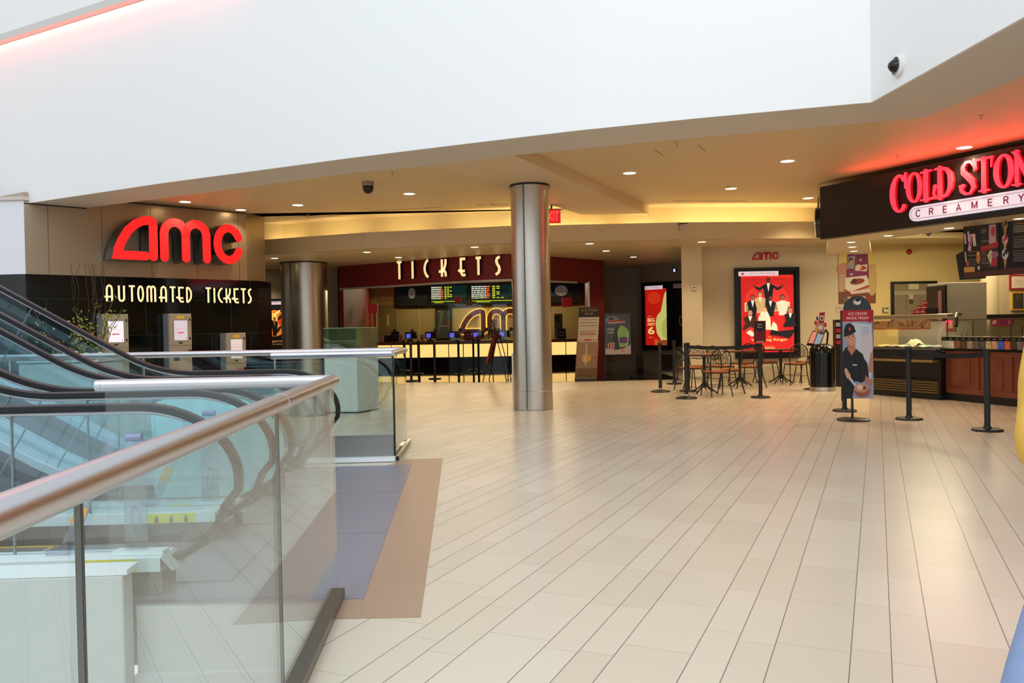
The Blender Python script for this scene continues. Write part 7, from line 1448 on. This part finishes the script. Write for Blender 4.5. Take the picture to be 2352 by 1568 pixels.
    for sd in ('L', 'R'):
        an = Vector(P['leg' + sd][2]); g = G(); ball(g, an + d * 0.07 + Vector((0, 0, -0.045)), .14, .05, .045, 14, rot=Matrix.Rotation(math.atan2(d.y, d.x), 3, 'Z')); g.build('shoe', M_black, t, smooth=True, world=True)
    # hands with fingers
    for sd in ('L', 'R'):
        elb, wr = Vector(P['arm' + sd][1]), Vector(P['arm' + sd][2]); f = (wr - elb).normalized(); a = f.cross(Vector((0, 0, 1))); a = (a if a.length > .1 else s_).normalized(); n_ = a.cross(f)
        hc = [(wr - f * .045, (.026, .022), None), (wr + f * .045, (.036, .016), 0), (wr + f * .085, (.038, .014), 1)]
        for i, o_ in enumerate((-.027, -.009, .009, .027)):
            L_ = (.062, .075, .07, .055)[i]; b = wr + f * .09 + a * o_; k = 2
            for q_, r_ in ((b, .0095), (b + f * L_ * .5 + n_ * .006, .0085), (b + f * L_ * .85 + n_ * .022, .0075)): hc.append((q_, r_, k)); k = len(hc) - 1
        b = wr + f * .03 - a * .034; k = 1
        for q_, r_ in ((b, .011), (b - a * .018 + f * .03 + n_ * .008, .0095), (b - a * .02 + f * .055 + n_ * .018, .008)): hc.append((q_, r_, k)); k = len(hc) - 1
        skin('hand', hc, Msk, t, sub=1)
    return t
hx, hy = XD(1136, 30.75), 30.75
person('dark-haired person in black clothes standing behind the ticket counter', (hx, hy, 0), (0, -1, 0), dict(head=(hx, hy, 1.53), neck=(hx, hy, 1.36), chest=(hx, hy, 1.2), pelvis=(hx, hy, .88),
       armL=((hx + .17, hy, 1.3), (hx + .22, hy - .02, 1.05), (hx + .15, hy - .2, .95)), armR=((hx - .17, hy, 1.3), (hx - .22, hy - .02, 1.05), (hx - .15, hy - .2, .95)), legL=((hx + .09, hy, .84), (hx + .1, hy, .46), (hx + .1, hy, .08)), legR=((hx - .09, hy, .84), (hx - .1, hy, .46), (hx - .1, hy, .08))),
       (150, 100, 76), ('black', (22, 20, 24)), (24, 24, 28), (14, 10, 10), None, longhair=True)
bx0, by0 = 1.56, 2.06
person('person in a yellow sweater and blue jeans cut off by the right edge', (bx0, by0, 0), (-.6, -.8, 0), dict(head=(1.56, 2.05, 1.58), neck=(1.56, 2.07, 1.43), chest=(1.56, 2.08, 1.27), pelvis=(1.54, 2.07, .92),
       armL=((1.735, 1.99, 1.33), (1.82, 1.98, 1.06), (1.78, 1.85, .84)), armR=((1.395, 2.14, 1.33), (1.287, 2.02, 0.99), (1.40, 1.90, .84)), legR=((1.49, 2.08, .86), (1.20, 1.93, .40), (1.30, 2.06, .08)), legL=((1.64, 2.06, .88), (1.66, 2.06, .47), (1.68, 2.1, .08))),
       (206, 160, 130), ('yellow', (214, 168, 70)), (132, 152, 192), (80, 54, 36), None, sleeve_r=0.056)
